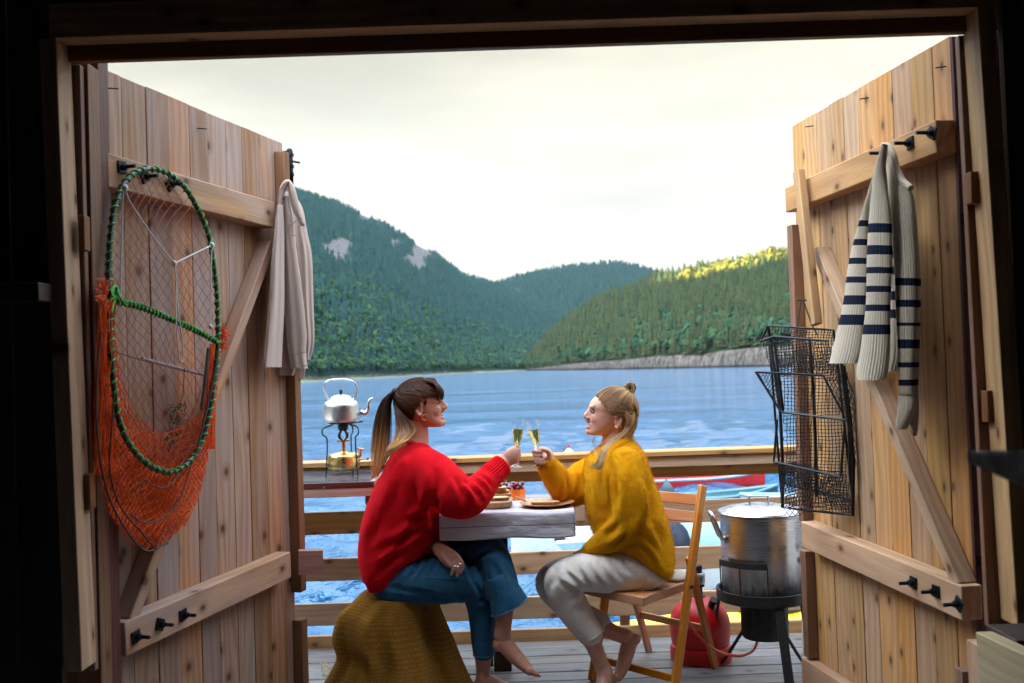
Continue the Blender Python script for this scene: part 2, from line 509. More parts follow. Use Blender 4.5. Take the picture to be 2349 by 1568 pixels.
class Hill:
    def __init__(s, shore, crest, nu=140, nv=46, amp=6, nsc=90, seed=0, rockh=None, prof=.85, back=.7):
        """shore: (px, Y). crest: (px, py, Y). Real terrain: shore on the water, crest at its distance, back slope beyond."""
        px0, px1 = crest[0][0], crest[-1][0]
        s.nu, s.nv = nu, nv; G = np.zeros((nu, nv, 3)); R = np.zeros((nu, nv)); rng = np.random.RandomState(seed)
        for i in range(nu):
            px = px0 + (px1 - px0) * i / (nu - 1)
            ys = float(interp(shore, px, 1)); cy = float(interp(crest, px, 2)); cp = float(interp(crest, px, 1))
            C = P(px, cp, cy)
            d = ray(px, 843); S = Vector((d.x / d.y * ys, ys, WZ - .4))
            rh = float(interp(rockh, px, 1)) if rockh else .8
            for j in range(nv):
                v = (j / (nv - 1)) ** 1.45 * (1 + back)
                vv = min(v, 1)
                p = S.lerp(C, vv); h = (vv ** prof)
                e = min(1, v / .012) if v < .012 else 1
                z = S.z + .4 + max(0, C.z - S.z) * h
                z = (S.z - .3) if j == 0 else z + rh * e * max(0, 1 - v * 1.5)
                if v > 1:
                    q = v - 1; p = C + (C - S).normalized() * (C - S).length * q; z = C.z * (1 - (q / back) ** 1.3 * .7)
                G[i, j] = (p.x, p.y, z)
        n = fbm(G.reshape(-1, 3) * (1 / nsc), seed, 5).reshape(nu, nv)
        vcol = (np.linspace(0, 1, nv) ** 1.45 * (1 + back))[None, :]
        env = np.clip(np.sin(np.clip(vcol, 0, 1) * PI), 0, 1) ** .6 * np.clip(vcol * 12, 0, 1)
        G[:, :, 2] += n * amp * env
        for q_ in (1, 2, 3, 4):
            G[:, q_, 2] += np.abs(fbm(G[:, q_] * .13, seed + 9 + q_, 4)) * (2.0 if q_ < 4 else 1)
            G[:, q_, 1] += fbm(G[:, q_] * .09, seed + 4, 4) * 5
        s.G = G; s.R = R; s.back = back
    def to_px(s, p):
        d = p - np.array(CAMP); f = d @ np.array(FW)
        return 1174.5 + d @ np.array(CR) / f * FPX, 784 - d @ np.array(CU) / f * FPX
    def build(s, name, mat, patches=(), shore_rock=0.03):
        nu, nv = s.nu, s.nv; P3 = s.G.reshape(-1, 3); x, y = s.to_px(P3)
        nz = fbm(P3 / np.array([16, 16, 9]), 3, 5) * 1.9
        rock = np.zeros(len(P3)); s.patches = patches
        for (cx, cy, rx, ry) in patches:
            rock = np.maximum(rock, 1.25 - np.sqrt(((x - cx) / rx) ** 2 + ((y - cy) / ry) ** 2) + nz * .5)
        v = np.tile(np.linspace(0, 1, nv) ** 1.45 * (1 + s.back), nu)
        rock = np.where(v < shore_rock, 1, rock)
        mb = MB(); mb.grid([[tuple(p) for p in r] for r in s.G]); me = mb.mesh(name)
        a = me.attributes.new('rock', 'FLOAT', 'POINT'); a.data.foreach_set('value', np.clip(rock, 0, 1).astype(np.float32))
        s.rock = rock.reshape(nu, nv)
        o = link(name, me, mat, angle=180); tag(o, kind='structure'); return o
    def sample(s, n, rng, vmin=0.02, vmax=1.15, dens=None):
        G = s.G; nu, nv = s.nu, s.nv
        a = np.linalg.norm(np.cross(G[1:, :-1] - G[:-1, :-1], G[:-1, 1:] - G[:-1, :-1]), axis=2)
        v = (np.linspace(0, 1, nv) ** 1.45 * (1 + s.back))[:-1]
        wgt = a * ((v >= vmin) & (v <= vmax))[None, :] * (s.rock[:-1, :-1] < .5)
        if dens is not None: wgt = wgt * dens(v)[None, :]
        wgt = wgt.ravel() / wgt.sum()
        idx = rng.choice(len(wgt), n, p=wgt); i = idx // (nv - 1); j = idx % (nv - 1)
        fu = rng.rand(n, 1); fv = rng.rand(n, 1)
        p = (G[i, j] * (1 - fu) + G[i + 1, j] * fu) * (1 - fv) + (G[i, j + 1] * (1 - fu) + G[i + 1, j + 1] * fu) * fv
        return p, v[j]

def conifer(rng, tiers=7, spikes=9):
    V_, F_ = [], []
    for t in range(tiers):
        z0 = .06 + .88 * t / tiers; z1 = z0 + .9 / tiers * 2.0
        r = (1 - t / tiers) ** .8 * .21 * rng.uniform(.8, 1.2)
        o = len(V_); V_.append((rng.normal(0, .006), rng.normal(0, .006), min(z1, 1.0)))
        for k in range(spikes * 2):
            a = PI * k / spikes + t; rr = r * (rng.uniform(.85, 1.25) if k % 2 else rng.uniform(.35, .6))
            V_.append((math.cos(a) * rr, math.sin(a) * rr, z0 + rng.uniform(-.02, .03) + (0 if k % 2 else .03)))
        for k in range(spikes * 2):
            F_.append((o, o + 1 + k, o + 1 + (k + 1) % (spikes * 2)))
    # trunk
    o = len(V_)
    for z, r in ((0, .012), (.5, .008)):
        for k in range(3): V_.append((math.cos(k * 2.1) * r, math.sin(k * 2.1) * r, z))
    for k in range(3): l = (k + 1) % 3; F_.append((o + k, o + l, o + 3 + l)); F_.append((o + k, o + 3 + l, o + 3 + k))
    return np.array(V_), np.array(F_)

def broadleaf(rng, n=70, w=.36):
    V_, F_ = [], []
    for q in range(n):
        d = rng.normal(size=3); d /= np.linalg.norm(d); d[2] = abs(d[2]) * 1.1 - .25
        c = np.array([0, 0, .58]) + d * np.array([w, w, .42]) * rng.uniform(.6, 1.02)
        a = rng.normal(size=3); a -= a.dot(d) * d * .6; a /= np.linalg.norm(a); b = np.cross(d, a); b /= np.linalg.norm(b) + 1e-6
        s = rng.uniform(.06, .13); o = len(V_)
        for (i, j) in ((-1, -.6), (1, -.8), (.7, 1), (-.8, .7)): V_.append(c + a * s * i + b * s * j)
        F_ += [(o, o + 1, o + 2), (o, o + 2, o + 3)]
    o = len(V_)
    for z, r in ((0, .03), (.6, .018)):
        for k in range(3): V_.append((math.cos(k * 2.1) * r, math.sin(k * 2.1) * r, z))
    for k in range(3): l = (k + 1) % 3; F_.append((o + k, o + l, o + 3 + l)); F_.append((o + k, o + 3 + l, o + 3 + k))
    return np.array(V_, dtype=float), np.array(F_)

def forest(name, pts, hs, kinds, protos, mat, rng, label, cat='forest', lean=.03):
    VV, FF, TT, base = [], [], [], 0
    for ki, (pv, pf) in enumerate(protos):
        m = np.where(kinds == ki)[0]
        if not len(m): continue
        a = rng.rand(len(m)) * 6.28; ca, sa = np.cos(a), np.sin(a); h = hs[m][:, None]; wd = rng.uniform(.75, 1.3, (len(m), 1))
        x = pv[None, :, 0] * ca[:, None] - pv[None, :, 1] * sa[:, None]; y = pv[None, :, 0] * sa[:, None] + pv[None, :, 1] * ca[:, None]
        z = np.broadcast_to(pv[None, :, 2], x.shape)
        lx = rng.normal(0, lean, (len(m), 1)); ly = rng.normal(0, lean, (len(m), 1))
        X = pts[m][:, None, 0] + x * h * wd + z * h * lx; Y = pts[m][:, None, 1] + y * h * wd + z * h * ly; Z = pts[m][:, None, 2] - .4 + z * h
        n = pv.shape[0]; VV.append(np.stack([X, Y, Z], -1).reshape(-1, 3))
        FF.append((pf[None] + (np.arange(len(m)) * n)[:, None, None]).reshape(-1, 3) + base)
        TT.append(np.repeat(rng.rand(len(m)), n)); base += n * len(m)
    VV = np.concatenate(VV); FF = np.concatenate(FF); TT = np.concatenate(TT)
    me = bpy.data.meshes.new(name); me.vertices.add(len(VV)); me.vertices.foreach_set('co', VV.ravel())
    me.loops.add(FF.size); me.loops.foreach_set('vertex_index', FF.ravel().astype(np.int32))
    me.polygons.add(len(FF)); me.polygons.foreach_set('loop_start', np.arange(0, FF.size, 3, dtype=np.int32)); me.update(calc_edges=True)
    at = me.attributes.new('bid', 'FLOAT', 'POINT'); at.data.foreach_set('value', TT.astype(np.float32))
    o = link(name, me, mat, smooth=False); tag(o, label, cat, kind='stuff'); return o

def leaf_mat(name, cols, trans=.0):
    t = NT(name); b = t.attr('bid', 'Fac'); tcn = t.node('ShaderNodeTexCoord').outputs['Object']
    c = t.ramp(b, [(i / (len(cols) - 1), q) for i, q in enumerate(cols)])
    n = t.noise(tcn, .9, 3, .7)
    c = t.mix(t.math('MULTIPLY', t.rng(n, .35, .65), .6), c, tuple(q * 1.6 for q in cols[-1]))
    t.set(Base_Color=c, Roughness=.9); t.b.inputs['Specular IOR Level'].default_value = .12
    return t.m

rg = np.random.RandomState(11)
con_hi = [conifer(rg, 9, 7) for _ in range(4)]; con_lo = [conifer(rg, 5, 4) for _ in range(4)]
brd_hi = [broadleaf(rg, 90) for _ in range(2)]; brd_lo = [broadleaf(rg, 46) for _ in range(2)]

# left mountain (rises behind the left door, falls to the bay)
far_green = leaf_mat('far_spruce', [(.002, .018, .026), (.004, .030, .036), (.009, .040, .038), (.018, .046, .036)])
mid_green = leaf_mat('mid_spruce', [(.012, .048, .034), (.024, .075, .045), (.045, .090, .045), (.060, .095, .045)])
near_green = leaf_mat('near_spruce', [(.009, .026, .015), (.018, .038, .018), (.032, .048, .020), (.046, .056, .022)])
leafy = leaf_mat('broadleaf_green', [(.006, .036, .028), (.012, .052, .032), (.028, .075, .034), (.040, .082, .034)])
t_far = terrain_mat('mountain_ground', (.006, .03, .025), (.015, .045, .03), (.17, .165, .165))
t_near = terrain_mat('hillside_ground', (.012, .024, .011), (.024, .036, .015), (.20, .17, .145))

Lm = Hill([(-260, 200), (150, 250), (640, 300), (700, 320), (900, 430), (1150, 640), (1320, 780)],
          [(-260, 300, 880), (150, 330, 900), (420, 372, 930), (620, 418, 960), (675, 438, 980), (760, 464, 1000), (850, 500, 1020), (920, 540, 1040), (1000, 588, 1080), (1060, 633, 1120), (1130, 654, 1200), (1230, 690, 1250), (1320, 730, 1300)],
          nu=260, nv=110, amp=13, nsc=120, seed=2, prof=.92)
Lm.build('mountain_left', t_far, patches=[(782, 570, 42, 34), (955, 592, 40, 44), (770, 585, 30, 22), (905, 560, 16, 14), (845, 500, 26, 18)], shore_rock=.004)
Mm = Hill([(960, 900), (1150, 900), (1400, 900), (1800, 900)],
          [(960, 720, 1400), (1060, 670, 1450), (1130, 657, 1500), (1200, 634, 1500), (1290, 616, 1500), (1400, 606, 1500), (1450, 612, 1480), (1500, 626, 1450), (1560, 650, 1450), (1700, 700, 1400), (1800, 740, 1400)],
          nu=110, nv=40, amp=16, nsc=150, seed=5, prof=.9)
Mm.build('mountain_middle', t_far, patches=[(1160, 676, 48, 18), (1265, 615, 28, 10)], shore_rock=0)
Rh = Hill([(1205, 690), (1225, 640), (1300, 520), (1420, 440), (1500, 400), (1620, 365), (1750, 330), (2000, 285), (2300, 250), (2600, 230)],
          [(1205, 846, 720), (1214, 838, 710), (1250, 798, 690), (1287, 768, 670), (1322, 742, 650), (1340, 728, 640), (1379, 706, 620), (1411, 692, 605), (1451, 684, 590), (1474, 672, 585), (1508, 660, 575), (1548, 652, 565), (1594, 645, 555), (1637, 637, 545), (1680, 632, 535), (1731, 624, 525), (1774, 610, 515), (1810, 609, 510), (1950, 575, 490), (2215, 520, 470), (2400, 480, 460), (2600, 460, 450)],
          nu=300, nv=84, amp=5, nsc=60, seed=8, rockh=[(1205, .8), (1300, 1.6), (1450, 2.2), (1480, 2.6), (1560, 2.6), (1600, 2.2), (1660, 3.6), (1760, 4.2), (1900, 3.5), (2600, 3)], prof=.8)
Rh.build('hill_right', t_near, patches=[], shore_rock=.022)

def plant(H, n, name, label, protos, nbroad, hr, mat, rng, **k):
    p, v = H.sample(n, rng, **k)
    nc_ = len(protos) - nbroad
    kinds = rng.randint(0, nc_, n); h = rng.uniform(hr[0], hr[1], n) * (rng.rand(n) ** .4 * .5 + .6)
    return forest(name, p, h, kinds, protos, mat, rng, label)
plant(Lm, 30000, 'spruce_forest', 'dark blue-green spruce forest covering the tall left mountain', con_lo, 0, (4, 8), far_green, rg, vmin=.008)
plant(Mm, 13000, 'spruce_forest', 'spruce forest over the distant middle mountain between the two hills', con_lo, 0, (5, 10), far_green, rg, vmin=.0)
plant(Rh, 7000, 'spruce_forest', 'spruce wood on the nearer hill at right with its crest in golden sun', con_hi, 0, (6, 12), near_green, rg, vmin=.024)
def broad(H, n, name, label, protos, hr, mat, pxmin=None, **k):
    p, v = H.sample(n, rg, **k)
    if pxmin: p = p[p[:, 0] / p[:, 1] > (pxmin - 1174.5) / FPX + .015]; n = len(p)
    h = rg.uniform(hr[0], hr[1], n)
    return forest(name, p, h, rg.randint(0, len(protos), n), protos, mat, rg, label, 'shrubbery')
broad(Lm, 4600, 'broadleaf_wood', 'rounded green broadleaf trees along the foot of the left mountain', brd_lo, (2.5, 6), leafy, vmin=.004, vmax=.32, dens=lambda v: np.exp(-v * 9))
broad(Rh, 1300, 'broadleaf_wood', 'yellow-green broadleaf trees low on the nearer hill at right', brd_hi, (3, 7.5), leafy, vmin=.035, vmax=.6, dens=lambda v: np.exp(-v * 5))
broad(Rh, 900, 'broadleaf_wood', 'broadleaf trees tinted with golden sunlight on the crest of the nearer hill', brd_hi, (6, 11), leaf_mat('crest_sun_tint', [(.05, .07, .018), (.09, .09, .02), (.12, .11, .02)]), pxmin=1535, vmin=.8, vmax=1.1)  # golden sunlight put into the leaf colour, planted only on the lit crest

# grassy shore strip along the foot of the left mountain
def shore_strip():
    mb = MB(); rows = []
    for k in range(90):
        px = 300 + (1225 - 300) * k / 89
        ys = float(interp([(150, 250), (640, 300), (700, 320), (900, 430), (1150, 640), (1320, 780)], px, 1)) - 2
        d = ray(px, 843); b = d.x / d.y; r = []
        for q in range(6):
            yy = ys - 7 + q * 3.4 + noise.noise(V(k * .3, q, 0)) * 1.6; z = WZ - .25 + q * .32 + noise.noise(V(k * .5, q * .7, 3)) * .2
            r.append((b * yy, yy, z))
        rows.append(r)
    mb.grid(rows); t = NT('shore_grass'); tcn = t.node('ShaderNodeTexCoord').outputs['Object']
    z = t.node('ShaderNodeSeparateXYZ', i_0=tcn).outputs[2]; nn = t.noise(tcn, .4, 4, .7)
    t.set(Base_Color=t.mix(t.rng(t.math('ADD', z, t.math('MULTIPLY', nn, .6)), WZ + .35, WZ + .9), (.15, .13, .12), (.10, .16, .035)), Roughness=.95)
    tag(mb.build('shore', t.m, angle=180), kind='structure')
shore_strip()

# unseen ridge, added and shaped to keep the low sun off the bay
def shade_ridge():
    mb = MB(); rows = []
    for k in range(181):
        n = -700 + k * 15
        h = np.interp(n, [-700, 0, 253, 333, 398, 412, 450, 700, 2000], [240, 176, 167, 158, 158, 190, 420, 560, 560])
        c = Vector((-420, 60, 0)) + Vector((-.6, .8, 0)) * (n - 300)
        r = []
        for (off, f) in ((-160, .0), (-105, .42), (-50, .8), (0, 1), (150, .75), (330, .3), (500, 0)):
            p = c + Vector((-.8, -.6, 0)) * off
            r.append((p.x, p.y, WZ - 2 + h * f + (noise.noise(V(k * .22, off * .01, 1)) * (3 if f == 1 else 12) * (f > 0))))
        rows.append(r)
    mb.grid(rows); me = mb.mesh('sun_blocking_ridge'); a = me.attributes.new('rock', 'FLOAT', 'POINT')
    tag(link('sun_blocking_ridge', me, t_far, angle=180), kind='structure')
shade_ridge()

def haze():
    mb = MB(); x0, x1, y0, y1, z0, z1 = -1900, 1900, -1200, 2600, WZ - 6, 620
    mb.prism([(x0, y0, z0), (x1, y0, z0), (x1, y1, z0), (x0, y1, z0)], (0, 0, z1 - z0))
    m = bpy.data.materials.new('haze_air'); m.use_nodes = True; n = m.node_tree.nodes; n.remove(n['Principled BSDF'])
    v = n.new('ShaderNodeVolumePrincipled'); v.inputs['Color'].default_value = (.72, .88, .98, 1); v.inputs['Density'].default_value = .000032; v.inputs['Anisotropy'].default_value = 0
    m.node_tree.links.new(v.outputs[0], n['Material Output'].inputs['Volume'])
    o = mb.build('haze', m, smooth=False); tag(o, 'thin blue evening haze over the fjord', 'haze', kind='stuff')
haze()
# ================================================================ woods
W_left = wood('weathered_pine', (.48, .275, .152), (.24, .11, .052), grey=(.36, .33, .34), wear=.45)
W_right = wood('fresh_pine', (.56, .315, .133), (.30, .14, .05), grey=(.42, .30, .22), wear=.2)
W_rail = wood('treated_pine', (.42, .23, .09), (.24, .12, .045), grey=(.34, .22, .13), wear=.3, vary=.2)
W_deck = wood('weathered_deck', (.22, .205, .20), (.10, .088, .08), grey=(.22, .255, .30), rough=.42, wear=.6, vary=.25, knots=.6)
W_jamb = wood('aged_post_wood', (.62, .34, .13), (.30, .15, .05), grey=(.36, .22, .12), wear=.4)
W_red = wood('red_stained_wood', (.13, .03, .02), (.06, .015, .01), rough=.5, knots=.3)
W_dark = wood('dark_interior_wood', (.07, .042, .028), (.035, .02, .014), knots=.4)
W_brown = wood('brown_batten_wood', (.26, .115, .05), (.14, .06, .025), knots=.5)
W_pale = wood('pale_planed_wood', (.5, .38, .22), (.33, .22, .11), grey=(.42, .4, .3), wear=.4)
M_iron = simple('dark_iron', (.025, .032, .038), .42, .85, nscale=60, namt=.5, bump=.15)
M_zinc = simple('zinc_plate', (.45, .48, .5), .35, .9, nscale=50)
M_black = simple('matt_black', (.012, .012, .013), .6, .1, nscale=40, namt=.4)

# ---------------------------------------------------------------- door frames of reference
class Door:
    def __init__(s, H, Fp, flip):
        s.H = Vector((*H, 0)); s.F = Vector((*Fp, 0)); s.w = (s.F - s.H).length
        s.u = (s.F - s.H).normalized(); s.n = Vector((s.u.y, -s.u.x, 0)) * (1 if not flip else -1)
    def at(s, u, off, z): return s.H + s.u * u + s.n * off + Vector((0, 0, z))
    def px(s, x, y, off=0.0):
        d = ray(x, y); t = (s.H + s.n * off - CAMP).dot(s.n) / d.dot(s.n); return CAMP + d * t
    def uz(s, x, y, off=0.0):
        p = s.px(x, y, off); return (p - s.H).dot(s.u), p.z
DL = Door((-1.268, 3.055), (-.944, 4.194), False)
DR = Door((1.382, 3.055), (1.215, 4.194), True)
DTOP = 2.36

house = thing('boathouse', 'dark boathouse interior framing the open double doorway', 'building', (0, 2.7, 0))
def hpart(mb, name, mat, parent=None, bevel=.003, **k):
    return mb.build(name, mat, parent or house, smooth=True, bevel=bevel, angle=30, **k)

def make_door(D, mat, edges, light):
    mb = MB(); last = 0
    for i in range(len(edges) - 1):
        a, b = edges[i], edges[i + 1]; g = .0012; th = .024
        dz = random.uniform(-.002, .001); off = random.uniform(-.0015, .0015)
        base = [D.at(a + g, off, .02), D.at(b - g, off, .02), D.at(b - g, off - th, .02), D.at(a + g, off - th, .02)]
        mb.prism(base, (0, 0, DTOP + dz - .02), along=(0, 0, 1), bid=light.get(i))
    door = hpart(mb, 'door', mat, bevel=.002)
    mb = MB()      # outer red cladding skin, seen at the edges
    mb.prism([D.at(.0, -.026, .0), D.at(D.w + .004, -.026, .0), D.at(D.w + .004, -.040, .0), D.at(.0, -.040, .0)], (0, 0, DTOP - .01), along=(0, 0, 1), bid=.4)
    mb.prism([D.at(-.018, .002, .0), D.at(-.002, .002, .0), D.at(-.002, -.024, .0), D.at(-.018, -.024, .0)], (0, 0, DTOP - .008), along=(0, 0, 1), bid=.2)
    mb.build('cladding', W_red, door, bevel=.002)
    return door

def bar(D, door, name, p_a, p_b, h, proj, mat, bid=None, off0=.0):
    """p_a, p_b: (u, z centre) of a beam lying on the inner face"""
    (ua, za), (ub, zb) = p_a, p_b
    a = D.at(ua, off0 + proj / 2, za); b = D.at(ub, off0 + proj / 2, zb)
    mb = MB(); mb.beam(a, b, proj - .001, h, up=(D.u * -(zb - za) + Vector((0, 0, 1)) * (ub - ua)) * (1 if ub > ua else -1), bid=bid)
    return mb.build(name, mat, door, bevel=.004)

def bolt(D, door, x, y, off, size=.019, turn=0, ln=.045):
    c = D.px(x, y, off); mb = MB()
    ct, st = math.cos(turn), math.sin(turn)
    e1 = D.u * ct + Vector((0, 0, st)); e2 = D.u * -st + Vector((0, 0, ct))
    mb.prism([c + e1 * size * i + e2 * size * j - D.n * .001 for i, j in ((-1, -1), (1, -1), (1, 1), (-1, 1))], D.n * .006)
    c2 = c + D.n * .005
    mb.tube([c2, c2 + D.n * .014], .011, n=6)
    mb.tube([c2 + D.n * .014, c2 + D.n * ln], .006, n=10)
    return mb.build('bolt', M_iron, door, bevel=.001)

def uzmid(D, x, y0, y1, off):
    u0, z0 = D.uz(x, y0, off); u1, z1 = D.uz(x, y1, off); return ((u0 + u1) / 2, (z0 + z1) / 2, abs(z0 - z1))

# plank edges read off the top of each door
def edges_from(D, xs, ytop):
    out = []
    for x in xs:
        d = ray(x, 300); t = (D.H - CAMP).dot(D.n) / d.dot(D.n)
        y = 300
        for _ in range(5):
            p = CAMP + ray(x, y) * ((D.H - CAMP).dot(D.n) / ray(x, y).dot(D.n)); y += (p.z - DTOP) * FPX / p.y
        out.append((p - D.H).dot(D.u))
    return out
eL = edges_from(DL, [278, 334, 385, 433, 475, 517, 554, 592], 0)
eL = [0.0] + eL + [eL[-1] + .117]; eL = eL + [max(DL.w, eL[-1] + .02)]
eR = edges_from(DR, [2136, 2087, 2044, 2004, 1966, 1932, 1901, 1870, 1842], 0)
eR = [0.0] + eR + [DR.w]

# ---------------- left door
dl = make_door(DL, W_left, eL, {})
PJ = .068
a = uzmid(DL, 248, 350, 430, PJ); b = uzmid(DL, 630, 466, 526, PJ)
bar(DL, dl, 'ledge_beam', (a[0], a[1]), (b[0], b[1] + .004), .105, PJ, W_left, .8)
a = uzmid(DL, 288, 1431, 1506, PJ); b = uzmid(DL, 668, 1262, 1330, PJ)
bar(DL, dl, 'ledge_beam', (a[0], a[1]), (b[0], b[1]), .105, PJ, W_left, .9)
lowL = a
# brace from the low hinge corner up to the free side
p0 = DL.uz(300, 1425, .05); p1 = DL.uz(622, 560, .05)
bar(DL, dl, 'brace', p0, p1, .045, .06, W_left, .65)
# frame batten down the free side, in three lengths between the ledges
ub = DL.w - .03
for (z0, z1) in ((.02, .36), (.475, 1.87), (1.99, 2.31)):
    ub = DL.w - .03 - (.045 if z0 > 1.9 else 0); mb = MB(); mb.prism([DL.at(ub, .001, z0), DL.at(ub + .05, .001, z0), DL.at(ub + .05, .045, z0), DL.at(ub, .045, z0)], (0, 0, z1 - z0), along=(0, 0, 1), bid=.5)
    mb.build('edge_batten', W_brown, dl, bevel=.003)
# wooden turn-button sticking out past the free edge
t0 = DL.px(668, 1290, .08); mb = MB()
pa = P(684, 1290, 4.12); pb = P(741, 1288, 4.14)
mb.beam(pa, pb, .045, .098, bid=.7)
to = mb.build('turn_button', wood('red_tinted_block', (.48, .17, .11), (.30, .09, .06)), dl, bevel=.003)
# sliding bolt on the free edge
mb = MB()
q = DL.at(DL.w + .022, .01, 0)
zt = P(640, 345, 4.2).z; zb = P(640, 428, 4.2).z
mb.box((q.x, q.y, (zt + zb) / 2), (.045, .006, zt - zb))
mb.tube([(q.x + .012, q.y - .012, zt + .004), (q.x + .012, q.y - .012, zb + .05)], .011)
mb.tube([(q.x + .012, q.y - .012, (zt + zb) / 2 + .03), (q.x + .055, q.y - .016, (zt + zb) / 2 + .02)], .005)
for z in (zt - .02, zt - .07, zb + .05): mb.box((q.x + .01, q.y - .012, z), (.034, .03, .014))
mb.build('slide_bolt', M_iron, dl, bevel=.0015)
mb = MB(); mb.box((q.x - .004, q.y - .008, zb + .02), (.022, .003, .05)); mb.ell((q.x - .004, q.y - .011, zb + .03), (.004, .003, .004)); mb.build('keeper_plate', M_zinc, dl, bevel=.001)
for (x, y, t) in ((279, 384, .1), (331, 406, .5), (389, 424, .7)): bolt(DL, dl, x, y, PJ + .001, turn=t)
for (x, y, t) in ((311, 1461, .15), (366, 1433, -.35), (419, 1411, .1)): bolt(DL, dl, x, y, PJ + .001, turn=t)
for (x, y) in ((247, 203), (452, 295)):
    c = DL.px(x, y); mb = MB(); mb.tube([c, c + DL.n * .04 + V(0, 0, -.006)], .0022, n=6); mb.build('nail', M_iron, dl)

# ---------------- right door
dr = make_door(DR, W_right, eR, {4: .93})
a = uzmid(DR, 2147, 280, 346, PJ); b = uzmid(DR, 1801, 436, 484, PJ)
bar(DR, dr, 'ledge_beam', (a[0], a[1]), (b[0], b[1]), .103, PJ, W_right, .66)
a = uzmid(DR, 2206, 1354, 1417, PJ); b = uzmid(DR, 1837, 1197, 1254, PJ)
bar(DR, dr, 'ledge_beam', (a[0], a[1]), (b[0], b[1]), .105, PJ, W_right, .86)
p0 = DR.uz(1872, 575, .05); p1 = DR.uz(2200, 1345, .05)
bar(DR, dr, 'brace', p0, p1, .045, .06, W_right, .7)
ub = DR.w - .012
for (z0, z1) in ((.14, .58), (.70, 1.935)):
    mb = MB(); mb.prism([DR.at(ub - .045, .001, z0), DR.at(ub + .004, .001, z0), DR.at(ub + .004, .045, z0), DR.at(ub - .045, .045, z0)], (0, 0, z1 - z0), along=(0, 0, 1), bid=.6)
    mb.build('edge_batten', W_brown, dr, bevel=.003)
mb = MB(); c0 = DR.px(1832, 392, .10); c1 = DR.px(1872, 746, .10)
mb.beam(c0, c1, .05, .032, up=DR.n, bid=.5); mb.build('turn_button', W_right, dr, bevel=.004)
for (x, y, t) in ((2089, 329, -.1), (2140, 305, .5), (2030, 352, .3)): bolt(DR, dr, x, y, PJ + .001, turn=t, ln=.05)
for (x, y, t) in ((2096, 1337, .05), (2148, 1357, 0), (2200, 1386, .5)): bolt(DR, dr, x, y, PJ + .001, turn=t)
for (x, y) in ((1866, 289), (1992, 225), (2170, 153)):
    c = DR.px(x, y); mb = MB(); mb.tube([c, c + DR.n * .035 + V(0, 0, -.005)], .0022, n=6); mb.build('nail', M_iron, dr)
mb = MB(); zb = .1
mb.prism([DR.at(.25, .002, .02), DR.at(DR.w + .01, .002, .02), DR.at(DR.w + .01, .05, .02), DR.at(.25, .05, .02)], (0, 0, .11), along=DR.u, bid=.95)
mb.build('ledge_beam', W_left, dr, bevel=.004)
# strap hinges across the gap
for z in (1.79, .745):
    mb = MB(); mb.box((1.43, 3.04, z), (.09, .008, .035)); mb.tube([(1.47, 3.03, z - .03), (1.47, 3.03, z + .03)], .01); mb.build('hinge', M_iron, dr, bevel=.001)
    mb = MB(); mb.box((-1.29, 3.035, z), (.06, .008, .035)); mb.build('hinge', M_iron, dl, bevel=.001)

# ---------------- frame of the doorway
XL, XR, ZT = -1.212, 1.322, 2.336
def wallbox(name, x0, x1, y0, y1, z0, z1, mat, bid=None, along=2, bevel=.003, parent=None):
    mb = MB(); v = [0, 0, 0]; v[along] = 1
    c = ((x0 + x1) / 2, (y0 + y1) / 2, (z0 + z1) / 2); s = (x1 - x0, y1 - y0, z1 - z0)
    if along == 2: mb.prism([(x0, y0, z0), (x1, y0, z0), (x1, y1, z0), (x0, y1, z0)], (0, 0, s[2]), bid, along=(0, 0, 1))
    else: mb.prism([(x0, y0, z0), (x0, y1, z0), (x0, y1, z1), (x0, y0, z1)], (s[0], 0, 0), bid, along=(1, 0, 0))
    return mb.build(name, mat, parent or house, bevel=bevel)
def leaning(name, pt, pb, Y0, Y1, wd, mat, bid, ztop=ZT):
    a, b = P(*pt, Y0), P(*pb, Y0); k = (a.x - b.x) / (a.z - b.z); zb = b.z; xb = b.x; mb = MB(); dz = ztop - zb
    mb.prism([(xb, Y0, zb), (xb + wd, Y0, zb), (xb + wd, Y1, zb), (xb, Y1, zb)], (k * dz, 0, dz), bid, along=(0, 0, 1)); return mb.build(name, mat, house, bevel=.003)
leaning('jamb_post', (128, 90), (188, 1542), 2.742, 2.838, -.048, W_jamb, .55)
leaning('jamb_post', (2243, 17), (2335, 1440), 2.742, 2.838, .048, W_jamb, .75)
wallbox('lintel_beam', XL - .046, XR + .046, 2.742, 2.812, ZT, ZT + .098, W_jamb, .6, along=0)
leaning('outer_casing', (183, 130), (218, 1540), 2.842, 2.868, -.12, W_brown, .3, ZT - .044)
leaning('outer_casing', (2199, 86), (2268, 1440), 2.842, 2.868, .06, W_brown, .6, ZT - .044)
wallbox('outer_casing', XL - .14, XR + .14, 2.816, 2.846, ZT - .043, ZT + .12, W_brown, .4, along=0)
wallbox('door_stop', XL - .10, XL + .006, 2.872, 2.95, 0, ZT - .03, W_brown, .2)
wallbox('corner_board', XL - .05, XL + .002, 2.955, 3.03, 0, ZT + .1, W_red, .2)
wallbox('corner_board', 1.45, 1.53, 2.90, 3.0, 0, ZT + .1, W_red, .5)
for (x0, x1, z) in ((XL - .002, XL + .022, 1.75), (XL - .002, XL + .022, 1.02)): wallbox('spacer_block', x0, x1 - .006, 2.8, 2.8405, z, z + .1, W_brown, .4)
for z in (1.80, 1.18): wallbox('spacer_block', XR - .012 + (1.8 - z) * .03, XR + .02 + (1.8 - z) * .03, 2.80, 2.8405, z, z + .09, W_brown, .4)
wallbox('sill_block', XL - .04, XL + .03, 2.74, 2.86, .36, .438, W_jamb, .2)
